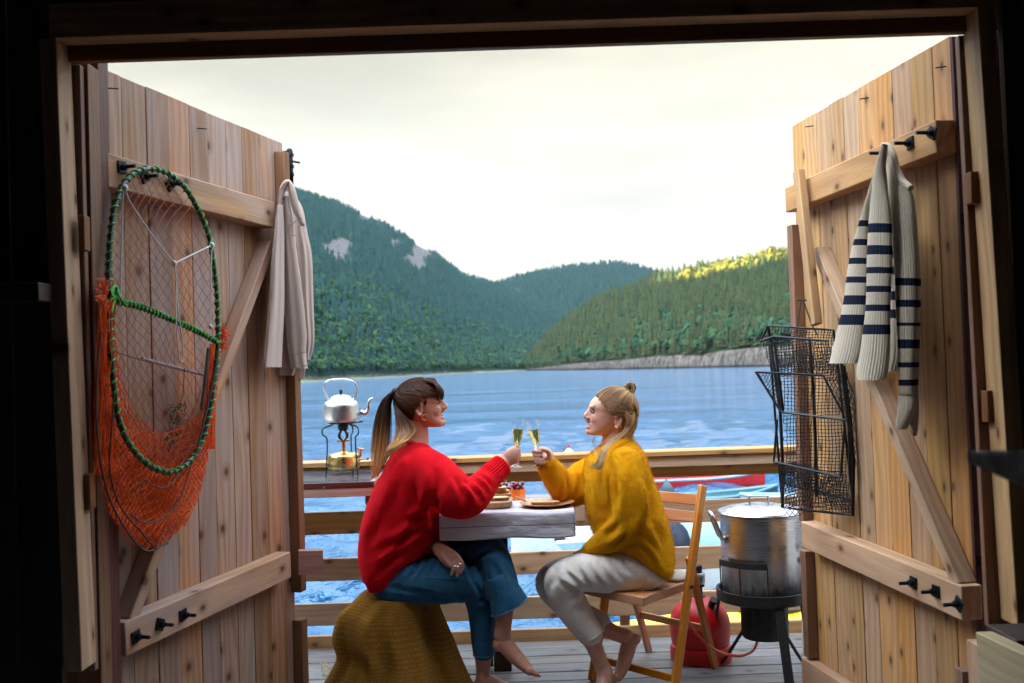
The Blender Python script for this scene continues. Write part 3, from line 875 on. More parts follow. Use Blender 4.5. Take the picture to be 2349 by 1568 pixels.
wallbox('sill_block', XR - .02, XR + .12, 2.86, 2.94, .3, .54, W_jamb, .3)

# ---------------- interior shell: board walls, roof
def board_wall(name, x0, x1, z0, z1, y, step=.13):
    mb = MB(); x = x0
    while x < x1 - .01:
        x2 = min(x + step, x1); d = random.uniform(0, .006)
        mb.prism([(x + .001, y + d, z0), (x2 - .001, y + d, z0), (x2 - .001, y + .03, z0), (x + .001, y + .03, z0)], (0, 0, z1 - z0), along=(0, 0, 1)); x = x2
    return mb.build(name, W_dark, house, bevel=.002)
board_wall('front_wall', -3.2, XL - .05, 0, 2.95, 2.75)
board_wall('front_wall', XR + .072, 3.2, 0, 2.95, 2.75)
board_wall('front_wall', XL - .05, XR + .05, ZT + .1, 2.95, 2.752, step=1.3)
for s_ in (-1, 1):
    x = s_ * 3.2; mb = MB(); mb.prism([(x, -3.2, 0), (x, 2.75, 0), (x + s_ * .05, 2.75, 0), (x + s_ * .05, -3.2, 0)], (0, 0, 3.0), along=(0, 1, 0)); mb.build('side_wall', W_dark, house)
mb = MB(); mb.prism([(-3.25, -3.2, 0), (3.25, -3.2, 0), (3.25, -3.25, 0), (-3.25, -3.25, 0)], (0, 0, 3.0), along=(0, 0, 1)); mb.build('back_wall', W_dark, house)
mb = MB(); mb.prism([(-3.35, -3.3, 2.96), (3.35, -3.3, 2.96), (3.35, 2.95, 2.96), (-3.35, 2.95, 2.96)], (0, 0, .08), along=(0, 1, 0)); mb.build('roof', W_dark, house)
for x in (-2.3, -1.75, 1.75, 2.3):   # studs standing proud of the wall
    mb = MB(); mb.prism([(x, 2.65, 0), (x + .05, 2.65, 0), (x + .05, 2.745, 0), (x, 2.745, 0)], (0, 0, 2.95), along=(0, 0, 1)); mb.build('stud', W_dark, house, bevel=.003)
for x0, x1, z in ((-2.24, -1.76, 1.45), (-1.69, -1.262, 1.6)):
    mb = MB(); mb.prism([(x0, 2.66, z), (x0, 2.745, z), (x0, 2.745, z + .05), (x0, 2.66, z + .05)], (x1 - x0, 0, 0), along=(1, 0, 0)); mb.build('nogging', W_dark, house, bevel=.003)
mb = MB()
for i in range(40): x = -3.2 + i * .16; mb.prism([(x + .001, -3.2, -.05), (x + .158, -3.2, -.05), (x + .158, 2.88, -.05), (x + .001, 2.88, -.05)], (0, 0, .05), along=(0, 1, 0))
tag(mb.build('boathouse_floor', W_deck), kind='structure')

# ================================================================ deck and railing
mb = MB(); y = 2.9; i = 0
while y < 5.03:
    for (x0, x1) in ((-4.2, -1.1 + .9 * (i % 2)), (-1.1 + .9 * (i % 2) + .003, 4.6)):
        dz = random.uniform(-.002, .002)
        mb.prism([(x0, y, -.03 + dz), (x0, y + .119, -.03 + dz), (x0, y + .119, dz), (x0, y, dz)], (x1 - x0, 0, 0), along=(1, 0, 0))
    y += .126; i += 1
tag(mb.build('deck', W_deck, bevel=.004), kind='structure')
mb = MB()
for x in (-4, -2, 0, 2, 4): mb.prism([(x, 2.9, -.2), (x + .05, 2.9, -.2), (x + .05, 5.0, -.2), (x, 5.0, -.2)], (0, 0, .165), along=(0, 1, 0))
for x in (-4, -1.3, 1.4, 4): mb.tube([(x, 4.9, -3), (x, 4.9, -.2)], .09, n=12)
tag(mb.build('deck_joists', W_deck, bevel=.003), kind='structure')

rail = thing('railing', 'horizontal board railing of brown pine along the deck edge', 'railing', (0, 5.04, 0))
RX0, RX1 = -4.1, 4.5
for (z0, z1, y0, th) in ((.568, .680, 5.04, .028), (.335, .446, 5.04, .028), (.112, .222, 5.04, .028), (-.03, .060, 5.04, .028), (.795, .852, 5.075, .03)):
    for (x0, x1) in ((RX0, .27), (.2705, RX1)):
        mb = MB(); mb.prism([(x0, y0, z0), (x0, y0 + th, z0), (x0, y0 + th, z1), (x0, y0, z1)], (x1 - x0, 0, 0), along=(1, 0, 0)); mb.build('rail_board', W_rail, rail, bevel=.003)
for (x0, x1) in ((RX0, -.6), (-.5995, RX1)):
    mb = MB(); mb.prism([(x0, 5.02, .852), (x0, 5.05, .852), (x0, 5.05, .906), (x0, 5.02, .906)], (x1 - x0, 0, 0), along=(1, 0, 0)); mb.build('rail_board', W_rail, rail, bevel=.003)
    mb = MB(); mb.prism([(x0, 5.005, .908), (x0, 5.16, .908), (x0, 5.16, .933), (x0, 5.005, .933)], (x1 - x0, 0, 0), along=(1, 0, 0)); mb.build('cap_board', W_rail, rail, bevel=.003)
for x in (-3.4, -2.1, -.62, .50, 1.9, 3.3):
    mb = MB(); mb.prism([(x, 5.07, -.25), (x + .05, 5.07, -.25), (x + .05, 5.12, -.25), (x, 5.12, -.25)], (0, 0, 1.155), along=(0, 0, 1)); mb.build('post', W_rail, rail, bevel=.003)
mb = MB(); mb.prism([(.29, 4.99, .60), (.335, 4.99, .60), (.335, 5.036, .60), (.29, 5.036, .60)], (0, 0, .078), along=(0, 0, 1)); mb.build('rail_block', W_rail, rail, bevel=.003)
# pale post by the right door
pp = MB(); a = P(1838, 1190, 4.62); pp.prism([(a.x, 4.62, 0), (a.x + .075, 4.62, 0), (a.x + .075, 4.69, 0), (a.x, 4.69, 0)], (0, 0, .86), along=(0, 0, 1), bid=.6)
tag(pp.build('timber_post', W_pale, bevel=.004), 'pale square timber post behind the steel pot beside the right door', 'post')

# loose boards by the right jamb
mb = MB(); a = P(2237, 1449, 2.62); L = V(.10, -1.1, 0)
mb.prism([a, a + V(.045, 0, 0), a + V(.045, 0, -.19), a + V(0, 0, -.19)], L, along=L, bid=.8)
tag(mb.build('timber_board', W_pale, bevel=.004), 'pale planed board on edge running past the foot of the right jamb', 'board')
mb = MB(); a = P(2262, 1432, 2.70); mb.prism([a, a + V(.45, 0, 0), a + V(.45, -.16, 0), a + V(0, -.16, 0)], (0, 0, -.09), along=(1, 0, 0), bid=.3)
tag(mb.build('timber_block', W_dark, bevel=.004), 'dark brown timber block lying behind the pale board at the right jamb', 'block')
mb = MB(); a = P(2207, 1541, 2.98); mb.prism([a, a + V(.052, 0, 0), a + V(.052, .05, 0), a + V(0, .05, 0)], (0, 0, -a.z), along=(0, 0, 1), bid=.3)
tag(mb.build('door_prop', W_brown, bevel=.003), 'short brown timber stub standing at the foot of the right door', 'post')
# blurred plank end close to the lens
mb = MB(); rs_ = []
for t in range(9):
    f = t / 8; bo_ = 1063 + 82 * f; Yf = 1.35 - .2 * f; c = P(2230 + 190 * f, (1037 + bo_) / 2, Yf); hw = (bo_ - 1037) / 2 / FPX * Yf; r = []
    for k in range(14): q = 2 * PI * k / 14; r.append(c + V(0, 1, 0) * math.copysign(abs(math.cos(q)) ** .5, math.cos(q)) * .05 * (.3 + .7 * min(1, f * 3)) + CU * math.copysign(abs(math.sin(q)) ** .5, math.sin(q)) * hw)
    rs_.append(r)
mb.rings(rs_); tag(mb.build('oar_blade', simple('dark_oar', (.018, .015, .016), .7, nscale=20), angle=60), 'dark tapered oar tip jutting in from the right edge', 'oar')
# ================================================================ fabric nets etc.
def inside(poly, x, y):
    c = False; n = len(poly)
    for i in range(n):
        x1, y1 = poly[i]; x2, y2 = poly[(i + 1) % n]
        if (y1 > y) != (y2 > y) and x < (x2 - x1) * (y - y1) / (y2 - y1) + x1: c = not c
    return c

def lattice(poly, place, dx, dy, jit=.12, warp=0, seed=0, square=False, density=None):
    """diamond (or square) netting clipped to a polygon in drawing units, placed in space by place(x, y)"""
    rn = random.Random(seed)
    xs = [p[0] for p in poly]; ys = [p[1] for p in poly]; x0, x1, y0, y1 = min(xs), max(xs), min(ys), max(ys)
    ni = int((x1 - x0) / dx) + 3; nj = int((y1 - y0) / dy) + 3; node = {}
    for j in range(nj):
        for i in range(ni):
            x = x0 - dx + (i + (0 if square else (j % 2) * .5)) * dx; y = y0 - dy + j * dy
            if warp:
                x += warp * noise.noise(V(x * .012, y * .012, seed + 3)) ; y += warp * noise.noise(V(x * .012, y * .012, seed + 40))
            x += rn.gauss(0, jit) * dx; y += rn.gauss(0, jit) * dy * .6
            node[i, j] = (x, y)
    segs = []
    def seg(a, b):
        if a in node and b in node:
            p, q = node[a], node[b]
            if inside(poly, *p) and inside(poly, *q):
                segs.append((tuple(place(*p)), tuple(place(*q))))
    for (i, j) in list(node):
        if square: seg((i, j), (i + 1, j)); seg((i, j), (i, j + 1))
        else:
            k = i if j % 2 else i - 1
            seg((i, j), (k, j + 1)); seg((i, j), (k + 1, j + 1))
    return segs

M_orange = simple('orange_net_twine', (1.0, .11, .006), .85, nscale=30, namt=.3)
M_redtw = simple('dull_red_twine', (.45, .06, .02), .6)
M_green = simple('green_twine', (.05, .42, .03), .5, nscale=200, namt=.4, bump=.5, bscale=600)
M_hoop = simple('dark_hoop_tube', (.03, .03, .045), .35, nscale=40, namt=.6)
M_cord = simple('white_cord', (.72, .72, .75), .7, bump=.5, bscale=900)
M_rope = simple('dark_rope', (.05, .03, .03), .7, bump=.5, bscale=500)

net = thing('landing_net', 'orange landing net with green-wound oval hoop hanging on the left door', 'fishing net', DL.at(.25, .1, 1.2))
hoop_px = [(345, 388), (385, 399), (425, 433), (455, 482), (478, 540), (491, 610), (498, 680), (500, 750), (498, 820), (491, 885), (480, 950), (464, 1010), (436, 1058), (398, 1083), (358, 1077), (320, 1050), (290, 1010), (270, 955), (262, 895), (256, 820), (251, 740), (249, 670), (250, 600), (255, 530), (265, 470), (285, 422), (312, 396)]
def hoff(y): return .088 + .075 * min(1, max(0, (y - 400) / 500))
hoop = [DL.px(x, y, hoff(y)) for x, y in catmull(hoop_px, 5, True)]
mb = MB(); mb.tube(hoop, .0075, n=10, closed=True); mb.build('hoop', M_hoop, net)
def helix(path, rad, r, pitch, closed=False, gap=None):
    out = []; L = 0; pts = [Vector(p) for p in path]; n = len(pts)
    res = []
    for i in range(n if closed else n - 1):
        a, b = pts[i], pts[(i + 1) % n]; d = b - a; m = max(2, int(d.length / .0035))
        t = d.normalized(); u = t.orthogonal().normalized() if i == 0 else (u - t * u.dot(t)).normalized(); w_ = t.cross(u)
        for k in range(m):
            f = k / m; s_ = L + d.length * f; q = 2 * PI * s_ / pitch(s_)
            res.append(a + d * f + (u * math.cos(q) + w_ * math.sin(q)) * rad)
        L += d.length
    return res
mb = MB(); hp = helix(hoop, .0092, .0, lambda s_: .030); mb.tube(hp, .0034, n=5); mb.build('twine_binding', M_green, net)
cb = [DL.px(x, y, hoff(y)) for x, y in catmull([(258, 690), (320, 704), (380, 728), (440, 754), (500, 786)], 5)]
mb = MB(); mb.tube(cb, .007, n=8); mb.build('cross_bar', M_hoop, net)
mb = MB(); mb.tube(helix(cb, .0088, 0, lambda s_: .018), .004, n=5)
for k in range(26):   # knot at the left end
    pass
kn = [DL.px(262 + 8 * math.cos(k * 1.7) + random.uniform(-3, 3), 672 + 15 * math.sin(k * 1.1), hoff(670) + .012 * math.cos(k)) for k in range(24)]
mb.tube(catmull(kn, 4), .0042, n=5); mb.tube([DL.px(262, 690, .14), DL.px(256, 715, .15), DL.px(259, 735, .14)], .004, n=5); mb.tube(catmull([DL.px(268, 668, .14), DL.px(280, 690, .15), DL.px(290, 700, .14)], 4), .004, n=5)
mb.build('green_knot', M_green, net)

top_poly = hoop_px
segs = lattice(top_poly, lambda x, y: DL.px(x, y, hoff(y) - .004 + .006 * noise.noise(V(x * .02, y * .02, 1))), 19, 15.5, jit=.05, warp=10, seed=4)
thin_lines('netting', segs, .0010, M_redtw, net)
bag = [(228, 690), (219, 800), (214, 900), (218, 1000), (226, 1090), (246, 1170), (280, 1228), (322, 1260), (345, 1266), (385, 1248), (424, 1208), (455, 1150), (474, 1080), (488, 1000), (500, 900), (505, 800), (500, 770), (492, 880), (478, 950), (455, 1010), (425, 1050), (395, 1062), (350, 1050), (312, 1010), (290, 960), (276, 880), (268, 800), (262, 700)]
bagfull = [(228, 690), (219, 800), (214, 900), (218, 1000), (226, 1090), (246, 1170), (280, 1228), (322, 1260), (345, 1266), (385, 1248), (424, 1208), (455, 1150), (474, 1080), (488, 1000), (500, 900), (505, 800), (480, 860), (470, 950), (440, 960), (400, 985), (350, 985), (310, 940), (290, 900), (270, 800), (262, 700)]
S = []
for k, (pl, dx, dy, off, wp) in enumerate([(bag, 12, 11, .10, 22), (bag, 11, 12, .06, 30), (bagfull, 13, 12, .12, 26), (bagfull, 15, 12, .03, 34), (bag, 10, 13, .13, 26), (bagfull[:], 11, 12, .08, 30), (bag, 12, 10, .14, 34)]):
    S += lattice(pl, lambda x, y, off=off, k=k: DL.px(x, y, off * (.6 + .4 * min(1, max(0, (y - 700) / 300))) + .02 * noise.noise(V(x * .02, y * .02, k))), dx, dy, jit=.05, warp=wp, seed=20 + k)
thin_lines('bag_netting', S, .0013, M_orange, net)
# gathered bundle along the left edge, fringes at both ends of the bar
S = []
for k in range(90):
    x0 = random.uniform(232, 262); ph = random.uniform(0, 6); pts = []; o = random.uniform(.07, .17); x1 = random.uniform(216, 268)
    for j in range(16):
        f = j / 15; y = 690 + 400 * f; x = x0 * (1 - f) + x1 * f + 7 * math.sin(ph + f * 7) + random.gauss(0, 1.2) - 8 * math.sin(PI * f)
        pts.append(DL.px(x, y, o))
    S += [(tuple(a), tuple(b)) for a, b in zip(pts, pts[1:])]
for k in range(70):
    x0 = random.uniform(484, 500); pts = []; o = random.uniform(.08, .15); x1 = random.uniform(455, 492); ph = random.uniform(0, 6)
    for j in range(10):
        f = j / 9; pts.append(DL.px(x0 * (1 - f) + x1 * f + 4 * math.sin(ph + f * 6), 790 + 240 * f, o))
    S += [(tuple(a), tuple(b)) for a, b in zip(pts, pts[1:])]
for (cx, cy, n_, dirx, sp, ln) in ((250, 668, 90, -1, 1.1, 34), (503, 775, 70, 1, 1.2, 24)):
    for k in range(n_):
        a = random.gauss(0, .75) + (PI if dirx < 0 else 0); l = random.uniform(.4, 1) * ln; y0 = cy + random.uniform(-22, 30); x0 = cx + random.uniform(-6, 6)
        pts = [DL.px(x0 + l * f * math.cos(a) + random.gauss(0, 1.5), y0 + l * f * math.sin(a) * .8 + random.gauss(0, 1.5), .12 + .03 * f) for f in (0, .4, .75, 1)]
        S += [(tuple(p), tuple(q)) for p, q in zip(pts, pts[1:])]
thin_lines('frayed_netting', S, .0013, M_orange, net)
for pts, r in (([(232, 760), (222, 860), (222, 980), (236, 1090), (268, 1180), (330, 1262), (385, 1246)], .003), ([(262, 905), (255, 1000), (252, 1080), (275, 1160), (330, 1228), (360, 1262)], .0025),
               ([(310, 1130), (330, 1100), (345, 1112), (380, 1118), (420, 1080)], .0022), ([(300, 1180), (330, 1200), (370, 1190), (410, 1150), (440, 1060)], .0025), ([(500, 800), (492, 860), (470, 960), (450, 1040)], .004), ([(478, 800), (470, 880), (462, 940)], .006)):
    mb = MB(); mb.tube([DL.px(x, y, .17) for x, y in catmull(pts, 6)], r, n=6); mb.build('bag_rope', M_rope, net)
def cord(pts, r=.0024, off=.145, mat=M_cord, name='cord', par=net, D=DL):
    mb = MB(); mb.tube([D.px(x, y, off) for x, y in catmull(pts, 6)], r, n=6); return mb.build(name, mat, par)
cord([(288, 436), (300, 466), (345, 535), (400, 605)]); cord([(400, 605), (430, 590), (486, 563)])
cord([(400, 605), (404, 650), (403, 700), (406, 770), (410, 815), (414, 832), (420, 824), (419, 790), (408, 700), (402, 606)]); cord([(283, 436), (280, 520), (277, 620), (276, 700)]); cord([(486, 563), (484, 640), (483, 740), (484, 755)])
for kx_, ky_, kr_ in ((400, 605, .008), (483, 750, .007), (287, 432, .009), (486, 563, .009)):
    mb = MB(); mb.ell(DL.px(kx_, ky_, .146), (kr_, kr_, kr_ * 1.3)); mb.build('cord_knot', M_cord, net)
cord([(270, 810), (330, 828), (400, 846), (472, 864)], .0016, .10, M_iron, 'rod'); 
t = NT('clear_plastic'); t.set(Base_Color=(.85, .85, .95), Roughness=.15, Transmission_Weight=.6, IOR=1.3); M_plastic = t.m
mb = MB(); mb.tube([DL.px(326, 822, .105), DL.px(470, 860, .105)], .0045, n=8); mb.build('plastic_float', M_plastic, net)
S = []
for k in range(170):
    x, y = random.gauss(398, 9), random.uniform(925, 1035); x += (980 - y) * .18; a = random.uniform(0, 6.28)
    pts = [DL.px(x + l * math.cos(a) + random.gauss(0, 1), y + l * math.sin(a) + random.gauss(0, 1), .11) for l in (0, 4, 9)]
    S += [(tuple(p), tuple(q)) for p, q in zip(pts, pts[1:])]
S += [(tuple(DL.px(423, 845, .11)), tuple(DL.px(420, 905, .11))), (tuple(DL.px(420, 905, .11)), tuple(DL.px(410, 935, .11)))]
thin_lines('weed_clump', S, .0016, simple('dried_weed', (.05, .06, .025), .9), net)

# ---------------------------------------------------------------- hanging garments
def drape(mb, sections, place, hd, n=40, ridges=0, ramp_=.0, seed=0, rib=0, ribamp=0, k=5, mi=None, squash=None, open_bottom=False, thick=.004):
    """tube of cloth: sections (y, xl, xr); place(x, y, depth)->point; hd half depth in m"""
    secs = catmull(sections, k); rs = []; q = random.Random(seed); ph = [q.uniform(0, 6.28) for _ in range(4)]
    Ltot = len(secs) - 1
    for j, (y, xl, xr) in enumerate(secs):
        c = (xl + xr) / 2; w_ = (xr - xl) / 2; f = j / Ltot; ring = []
        hh = hd * (squash(f) if squash else 1)
        for i in range(n):
            a = 2 * PI * i / n; rr = 1.0
            fold = ridges * (.6 * math.sin(3 * a + ph[0] + f * 1.5) + .5 * math.sin(5 * a + ph[1] - f * 2) + .35 * math.sin(8 * a + ph[2] + f * 3))
            rr += fold * min(1, f * 3)
            if rib: rr += ribamp * (1 if math.cos(rib * a) > 0 else -1)
            x = c + w_ * math.cos(a) * (1 + (rr - 1) * .25); d = hh * math.sin(a) * rr
            ring.append(place(x, y, d))
        rs.append(ring)
    if open_bottom:   # turn the hem inside so the garment reads as a hollow tube
        y, xl, xr = secs[-1]
        for (dy, sc) in ((0, .9), (-14, .86), (-40, .8)):
            c = (xl + xr) / 2; w_ = (xr - xl) / 2 * sc
            rs.append([place(c + w_ * math.cos(2 * PI * i / n), y + dy, hd * (squash(1) if squash else 1) * sc * math.sin(2 * PI * i / n)) for i in range(n)])
    gc = [(i / n * .5, 0, j * .02) for j in range(len(rs)) for i in range(n)]
    mb.rings(rs, mifn=(lambda i, kk: mi(secs[min(i, Ltot)][0])) if mi else None, gc=gc)

# beige shirt on the free edge of the left door
t = NT('beige_cotton'); tcn = t.node('ShaderNodeTexCoord').outputs['Object']
wv = t.noise(t.map(tcn, (900, 900, 300)), 1, 2); fold = t.noise(t.map(tcn, (9, 9, 2.2)), 1, 3, .55)
t.set(Base_Color=t.mix(t.rng(wv, .3, .7), (.40, .30, .26), (.52, .41, .35)), Roughness=.9, Normal=t.bump(t.math('ADD', t.math('MULTIPLY', fold, 1.0), t.math('MULTIPLY', wv, .03)), .6, .02), Sheen_Weight=.2)
t.b.inputs['Specular IOR Level'].default_value = .15; M_shirt = t.m
shirt = thing('shirt', 'beige cotton shirt hanging by its collar on the free edge of the left door', 'shirt', P(660, 640, 4.1))
def sp(Y0): return lambda x, y, d: P(x, y, Y0 - d)
def garment(name, specs, mats, parent, smooth_vox=None):
    mb = MB()
    for s_ in specs: drape(mb, **s_)
    return mb.build(name, mats, parent, angle=70)
garment('body', [
    dict(sections=[(470, 636, 648), (520, 630, 652), (600, 622, 652), (700, 616, 652), (780, 609, 648), (843, 603, 645)], place=lambda x, y, d: DL.px(x, y, .085 + d), hd=.022, ridges=.3, seed=1, open_bottom=True),
    dict(sections=[(440, 642, 662), (520, 640, 676), (600, 641, 680), (700, 640, 682), (800, 636, 690), (862, 632, 672)], place=sp(4.13), hd=.03, ridges=.35, seed=2, open_bottom=True),
    dict(sections=[(440, 655, 672), (480, 664, 694), (530, 670, 702), (590, 672, 713), (700, 676, 717), (780, 684, 720), (826, 690, 712)], place=sp(4.17), hd=.03, ridges=.45, seed=3, open_bottom=True),
    dict(sections=[(600, 655, 690), (700, 652, 700), (800, 655, 706), (870, 660, 698)], place=sp(4.20), hd=.02, ridges=.3, seed=4, open_bottom=True)], M_shirt, shirt)
garment('sleeve', [dict(sections=[(450, 648, 664), (500, 650, 674), (545, 648, 677), (600, 651, 685), (680, 652, 696), (760, 656, 704), (810, 661, 702), (846, 668, 706)], place=sp(4.065), hd=.036, ridges=.13, seed=6, open_bottom=True)], M_shirt, shirt)
mb = MB()
lo = [(637, 492), (637, 460), (642, 432), (652, 416), (664, 414), (676, 432), (686, 470), (700, 520)]
hi_ = [(645, 492), (648, 470), (651, 450), (658, 432), (662, 425), (663, 448), (672, 482), (692, 519)]
rows = []
for f in range(5):
    r = []
    for (a_, b_) in zip(catmull(lo, 5), catmull(hi_, 5)):
        x = a_[0] + (b_[0] - a_[0]) * f / 4; y = a_[1] + (b_[1] - a_[1]) * f / 4
        r.append(P(x, y, 4.01 - .02 * math.sin(f / 4 * PI) + .03 * f / 4))
    rows.append(r)
mb.grid(rows); mb.build('collar', M_shirt, shirt, solid=.003, angle=180, fixn=True)
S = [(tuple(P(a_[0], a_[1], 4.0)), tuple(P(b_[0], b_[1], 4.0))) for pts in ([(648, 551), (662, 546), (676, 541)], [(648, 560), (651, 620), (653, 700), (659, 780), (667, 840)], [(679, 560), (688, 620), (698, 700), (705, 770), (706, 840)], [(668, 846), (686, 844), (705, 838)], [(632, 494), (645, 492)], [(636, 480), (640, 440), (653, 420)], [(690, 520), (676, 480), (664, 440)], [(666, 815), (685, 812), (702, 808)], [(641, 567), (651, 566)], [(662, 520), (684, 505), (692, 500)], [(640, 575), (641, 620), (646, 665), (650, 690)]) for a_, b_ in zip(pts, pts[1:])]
thin_lines('seam_and_shade_line', S, .0016, simple('seam_and_shade_tone', (.20, .15, .12), .9), shirt)  # seams, plus dark lines standing in for shade along sleeve edges and collar

# striped sweater on the right door
t = NT('cream_rib_knit'); tcn = t.node('ShaderNodeTexCoord').outputs['Object']; nn = t.noise(tcn, 380, 3, .7)
t.set(Base_Color=t.mix(t.rng(nn, .3, .7), (.46, .38, .27), (.64, .55, .42)), Roughness=.95, Normal=t.bump(nn, .5, .004), Sheen_Weight=.2); t.b.inputs['Specular IOR Level'].default_value = .1; M_cream = t.m
M_navy = knit('navy_rib_knit', (.012, .018, .04), (.006, .008, .02), 380, .5)
sw = thing('striped_sweater', 'cream ribbed sweater with navy stripes hanging from a bolt on the right door', 'sweater', DR.px(2030, 600, .1))
def spd(off, k=1.0):
    def f(x, y, d): return DR.px(x, y, off) + Vector((-.55, -.83, 0)) * (d * k)
    return f
def stripes(tab): return lambda y: 1 if any(a <= y <= b for a, b in tab) else 0
garment('sleeve', [dict(sections=[(335, 2022, 2032), (400, 2004, 2018), (500, 1974, 1996), (600, 1948, 1991), (700, 1934, 1987), (800, 1911, 1975), (834, 1903, 1966)], place=spd(.13), hd=.034, n=128, rib=32, ribamp=.05, k=14, seed=2,
    mi=stripes([(501, 518), (545, 560), (590, 606), (633, 649), (678, 694), (722, 741)]), open_bottom=True, squash=lambda f: .5 + .5 * f)], [M_cream, M_navy], sw)
garment('sleeve', [dict(sections=[(333, 2024, 2036), (400, 2006, 2032), (500, 1994, 2044), (600, 1989, 2046), (700, 1987, 2042), (800, 1975, 2041), (850, 1966, 2036), (872, 1968, 2030)], place=spd(.19), hd=.042, n=128, rib=32, ribamp=.05, k=14, seed=3,
    mi=stripes([(514, 534), (562, 579), (608, 624), (653, 670), (698, 714), (744, 761)]), open_bottom=True, squash=lambda f: .5 + .5 * f)], [M_cream, M_navy], sw)
garment('body', [dict(sections=[(333, 2030, 2044), (372, 2033, 2058), (430, 2038, 2086), (470, 2041, 2098), (560, 2049, 2106), (640, 2054, 2111), (700, 2056, 2111), (800, 2061, 2108), (880, 2063, 2105), (930, 2060, 2104), (985, 2056, 2080)], place=spd(.135), hd=.05, n=140, rib=34, ribamp=.05, k=14, seed=4,
    mi=stripes([(635, 654), (687, 701), (735, 748), (779, 794), (826, 840), (870, 884)]), squash=lambda f: .4 + .6 * min(1, f * 2) * (1 if f < .85 else .6)),
    dict(sections=[(850, 2066, 2100), (930, 2072, 2108), (980, 2090, 2106), (1000, 2096, 2102)], place=spd(.10), hd=.02, n=64, rib=16, ribamp=.05, k=5, seed=4),
    dict(sections=[(500, 2030, 2060), (650, 2020, 2066), (800, 2015, 2074), (852, 2020, 2060)], place=spd(.09), hd=.03, n=64, rib=16, ribamp=.05, k=8, seed=5, mi=stripes([(560, 580), (610, 628), (660, 678), (706, 724)]))], [M_cream, M_navy], sw)
# neckline band
mb = MB(); pth = [(2026, 334), (2040, 338), (2051, 360), (2058, 390), (2070, 414), (2090, 432)]
mb.tube([DR.px(x, y, .15) for x, y in catmull(pth, 6)], .010, n=10); mb.build('neck_band', M_cream, sw)

# ---------------------------------------------------------------- folded crab trap (black wire frames and netting)
M_wire = simple('blackened_wire', (.012, .016, .018), .4, .3, nscale=80, namt=.5)
M_bnet = simple('black_net_twine', (.010, .012, .013), .75)
trap = thing('crab_trap', 'black wire and netting crab trap hanging folded at the right door edge', 'crab trap', P(1850, 960, 3.9))
def TP(off): return lambda x, y: P(x, y, 3.86 - (x - 1850) * .0011 + off)
def frame(pts, off, r=.0048, closed=False, name='wire_frame'):
    mb = MB(); f = TP(off); q = pts + ([pts[0]] if closed else [])
    out = []
    for (a, b) in zip(q, q[1:]): out += [(a[0] + (b[0] - a[0]) * t_ / 6, a[1] + (b[1] - a[1]) * t_ / 6) for t_ in range(6)]
    out.append(q[-1]); mb.tube([f(*p) for p in out], r, n=6); mb.build(name, M_wire, trap)
frame([(1762, 748), (1912, 758), (1960, 1183), (1795, 1165)], .05, closed=True)
frame([(1745, 783), (1775, 773), (1900, 783)], -.04)
frame([(1745, 783), (1762, 748)], -.02); 
frame([(1734, 854), (1888, 862), (1941, 964), (1792, 946), (1734, 854)], -.07)
frame([(1792, 946), (1941, 964)], -.03)
frame([(1783, 962), (1775, 1060), (1928, 1094), (1938, 975)], -.06)
frame([(1795, 1060), (1800, 1110), (1960, 1150)], .02)
for pts, off in (([(1762, 748), (1778, 860), (1790, 946), (1795, 1060), (1795, 1165)], .0), ([(1775, 773), (1786, 860), (1796, 946)], -.01), ([(1857, 775), (1866, 900), (1870, 1000), (1873, 1140)], -.01), ([(1935, 840), (1950, 960), (1958, 1060), (1956, 1183)], .0), ([(1928, 810), (1938, 900), (1948, 980), (1950, 1090)], -.02)):
    frame([p for p in pts], off, .0065, name='lacing_rope')
mb = MB()
for pts in ([(1838, 688), (1830, 745), (1822, 775)], [(1842, 688), (1862, 745), (1878, 775)]): mb.tube([TP(-.02)(*p) for p in pts], .0025, n=6)
mb.build('hanging_cord', M_rope, trap)
S = []
for k, (poly, off, dx, dy, wp, sq) in enumerate([
    ([(1762, 748), (1912, 758), (1938, 880), (1780, 862)], .03, 7, 7, 12, True), ([(1745, 783), (1905, 783), (1920, 850), (1768, 850)], -.05, 7, 6.5, 14, True),
    ([(1770, 800), (1915, 800), (1935, 860), (1785, 870)], .0, 8, 8, 30, True),
    ([(1790, 860), (1888, 862), (1938, 962), (1796, 946)], -.03, 8, 8, 5, True), ([(1734, 854), (1790, 862), (1790, 946)], -.05, 8, 7, 16, False), ([(1888, 862), (1945, 850), (1960, 900), (1940, 962)], -.02, 8, 8, 26, False),
    ([(1796, 946), (1941, 964), (1950, 1160), (1800, 1110)], .02, 8, 8, 6, True), ([(1783, 1050), (1928, 1090), (1955, 1183), (1795, 1165)], -.02, 7, 7, 26, True), ([(1795, 1055), (1945, 1085), (1958, 1180), (1798, 1160)], .04, 7, 7, 30, True),
    ([(1800, 1150), (1850, 1165), (1846, 1185), (1818, 1192), (1795, 1186)], -.04, 12, 8, 12, False), ([(1935, 840), (1962, 900), (1966, 1080), (1948, 1090), (1940, 960)], .0, 9, 9, 20, False)]):
    S += lattice(poly, TP(off), dx, dy, jit=.06, warp=wp, seed=60 + k, square=sq)
thin_lines('trap_netting', S, .0017, M_bnet, trap)
mb = MB(); mb.tube([P(1828, 690, 3.99), P(1856, 690, 3.96)], .003, n=6); mb.build('wire_hook', M_iron, trap)
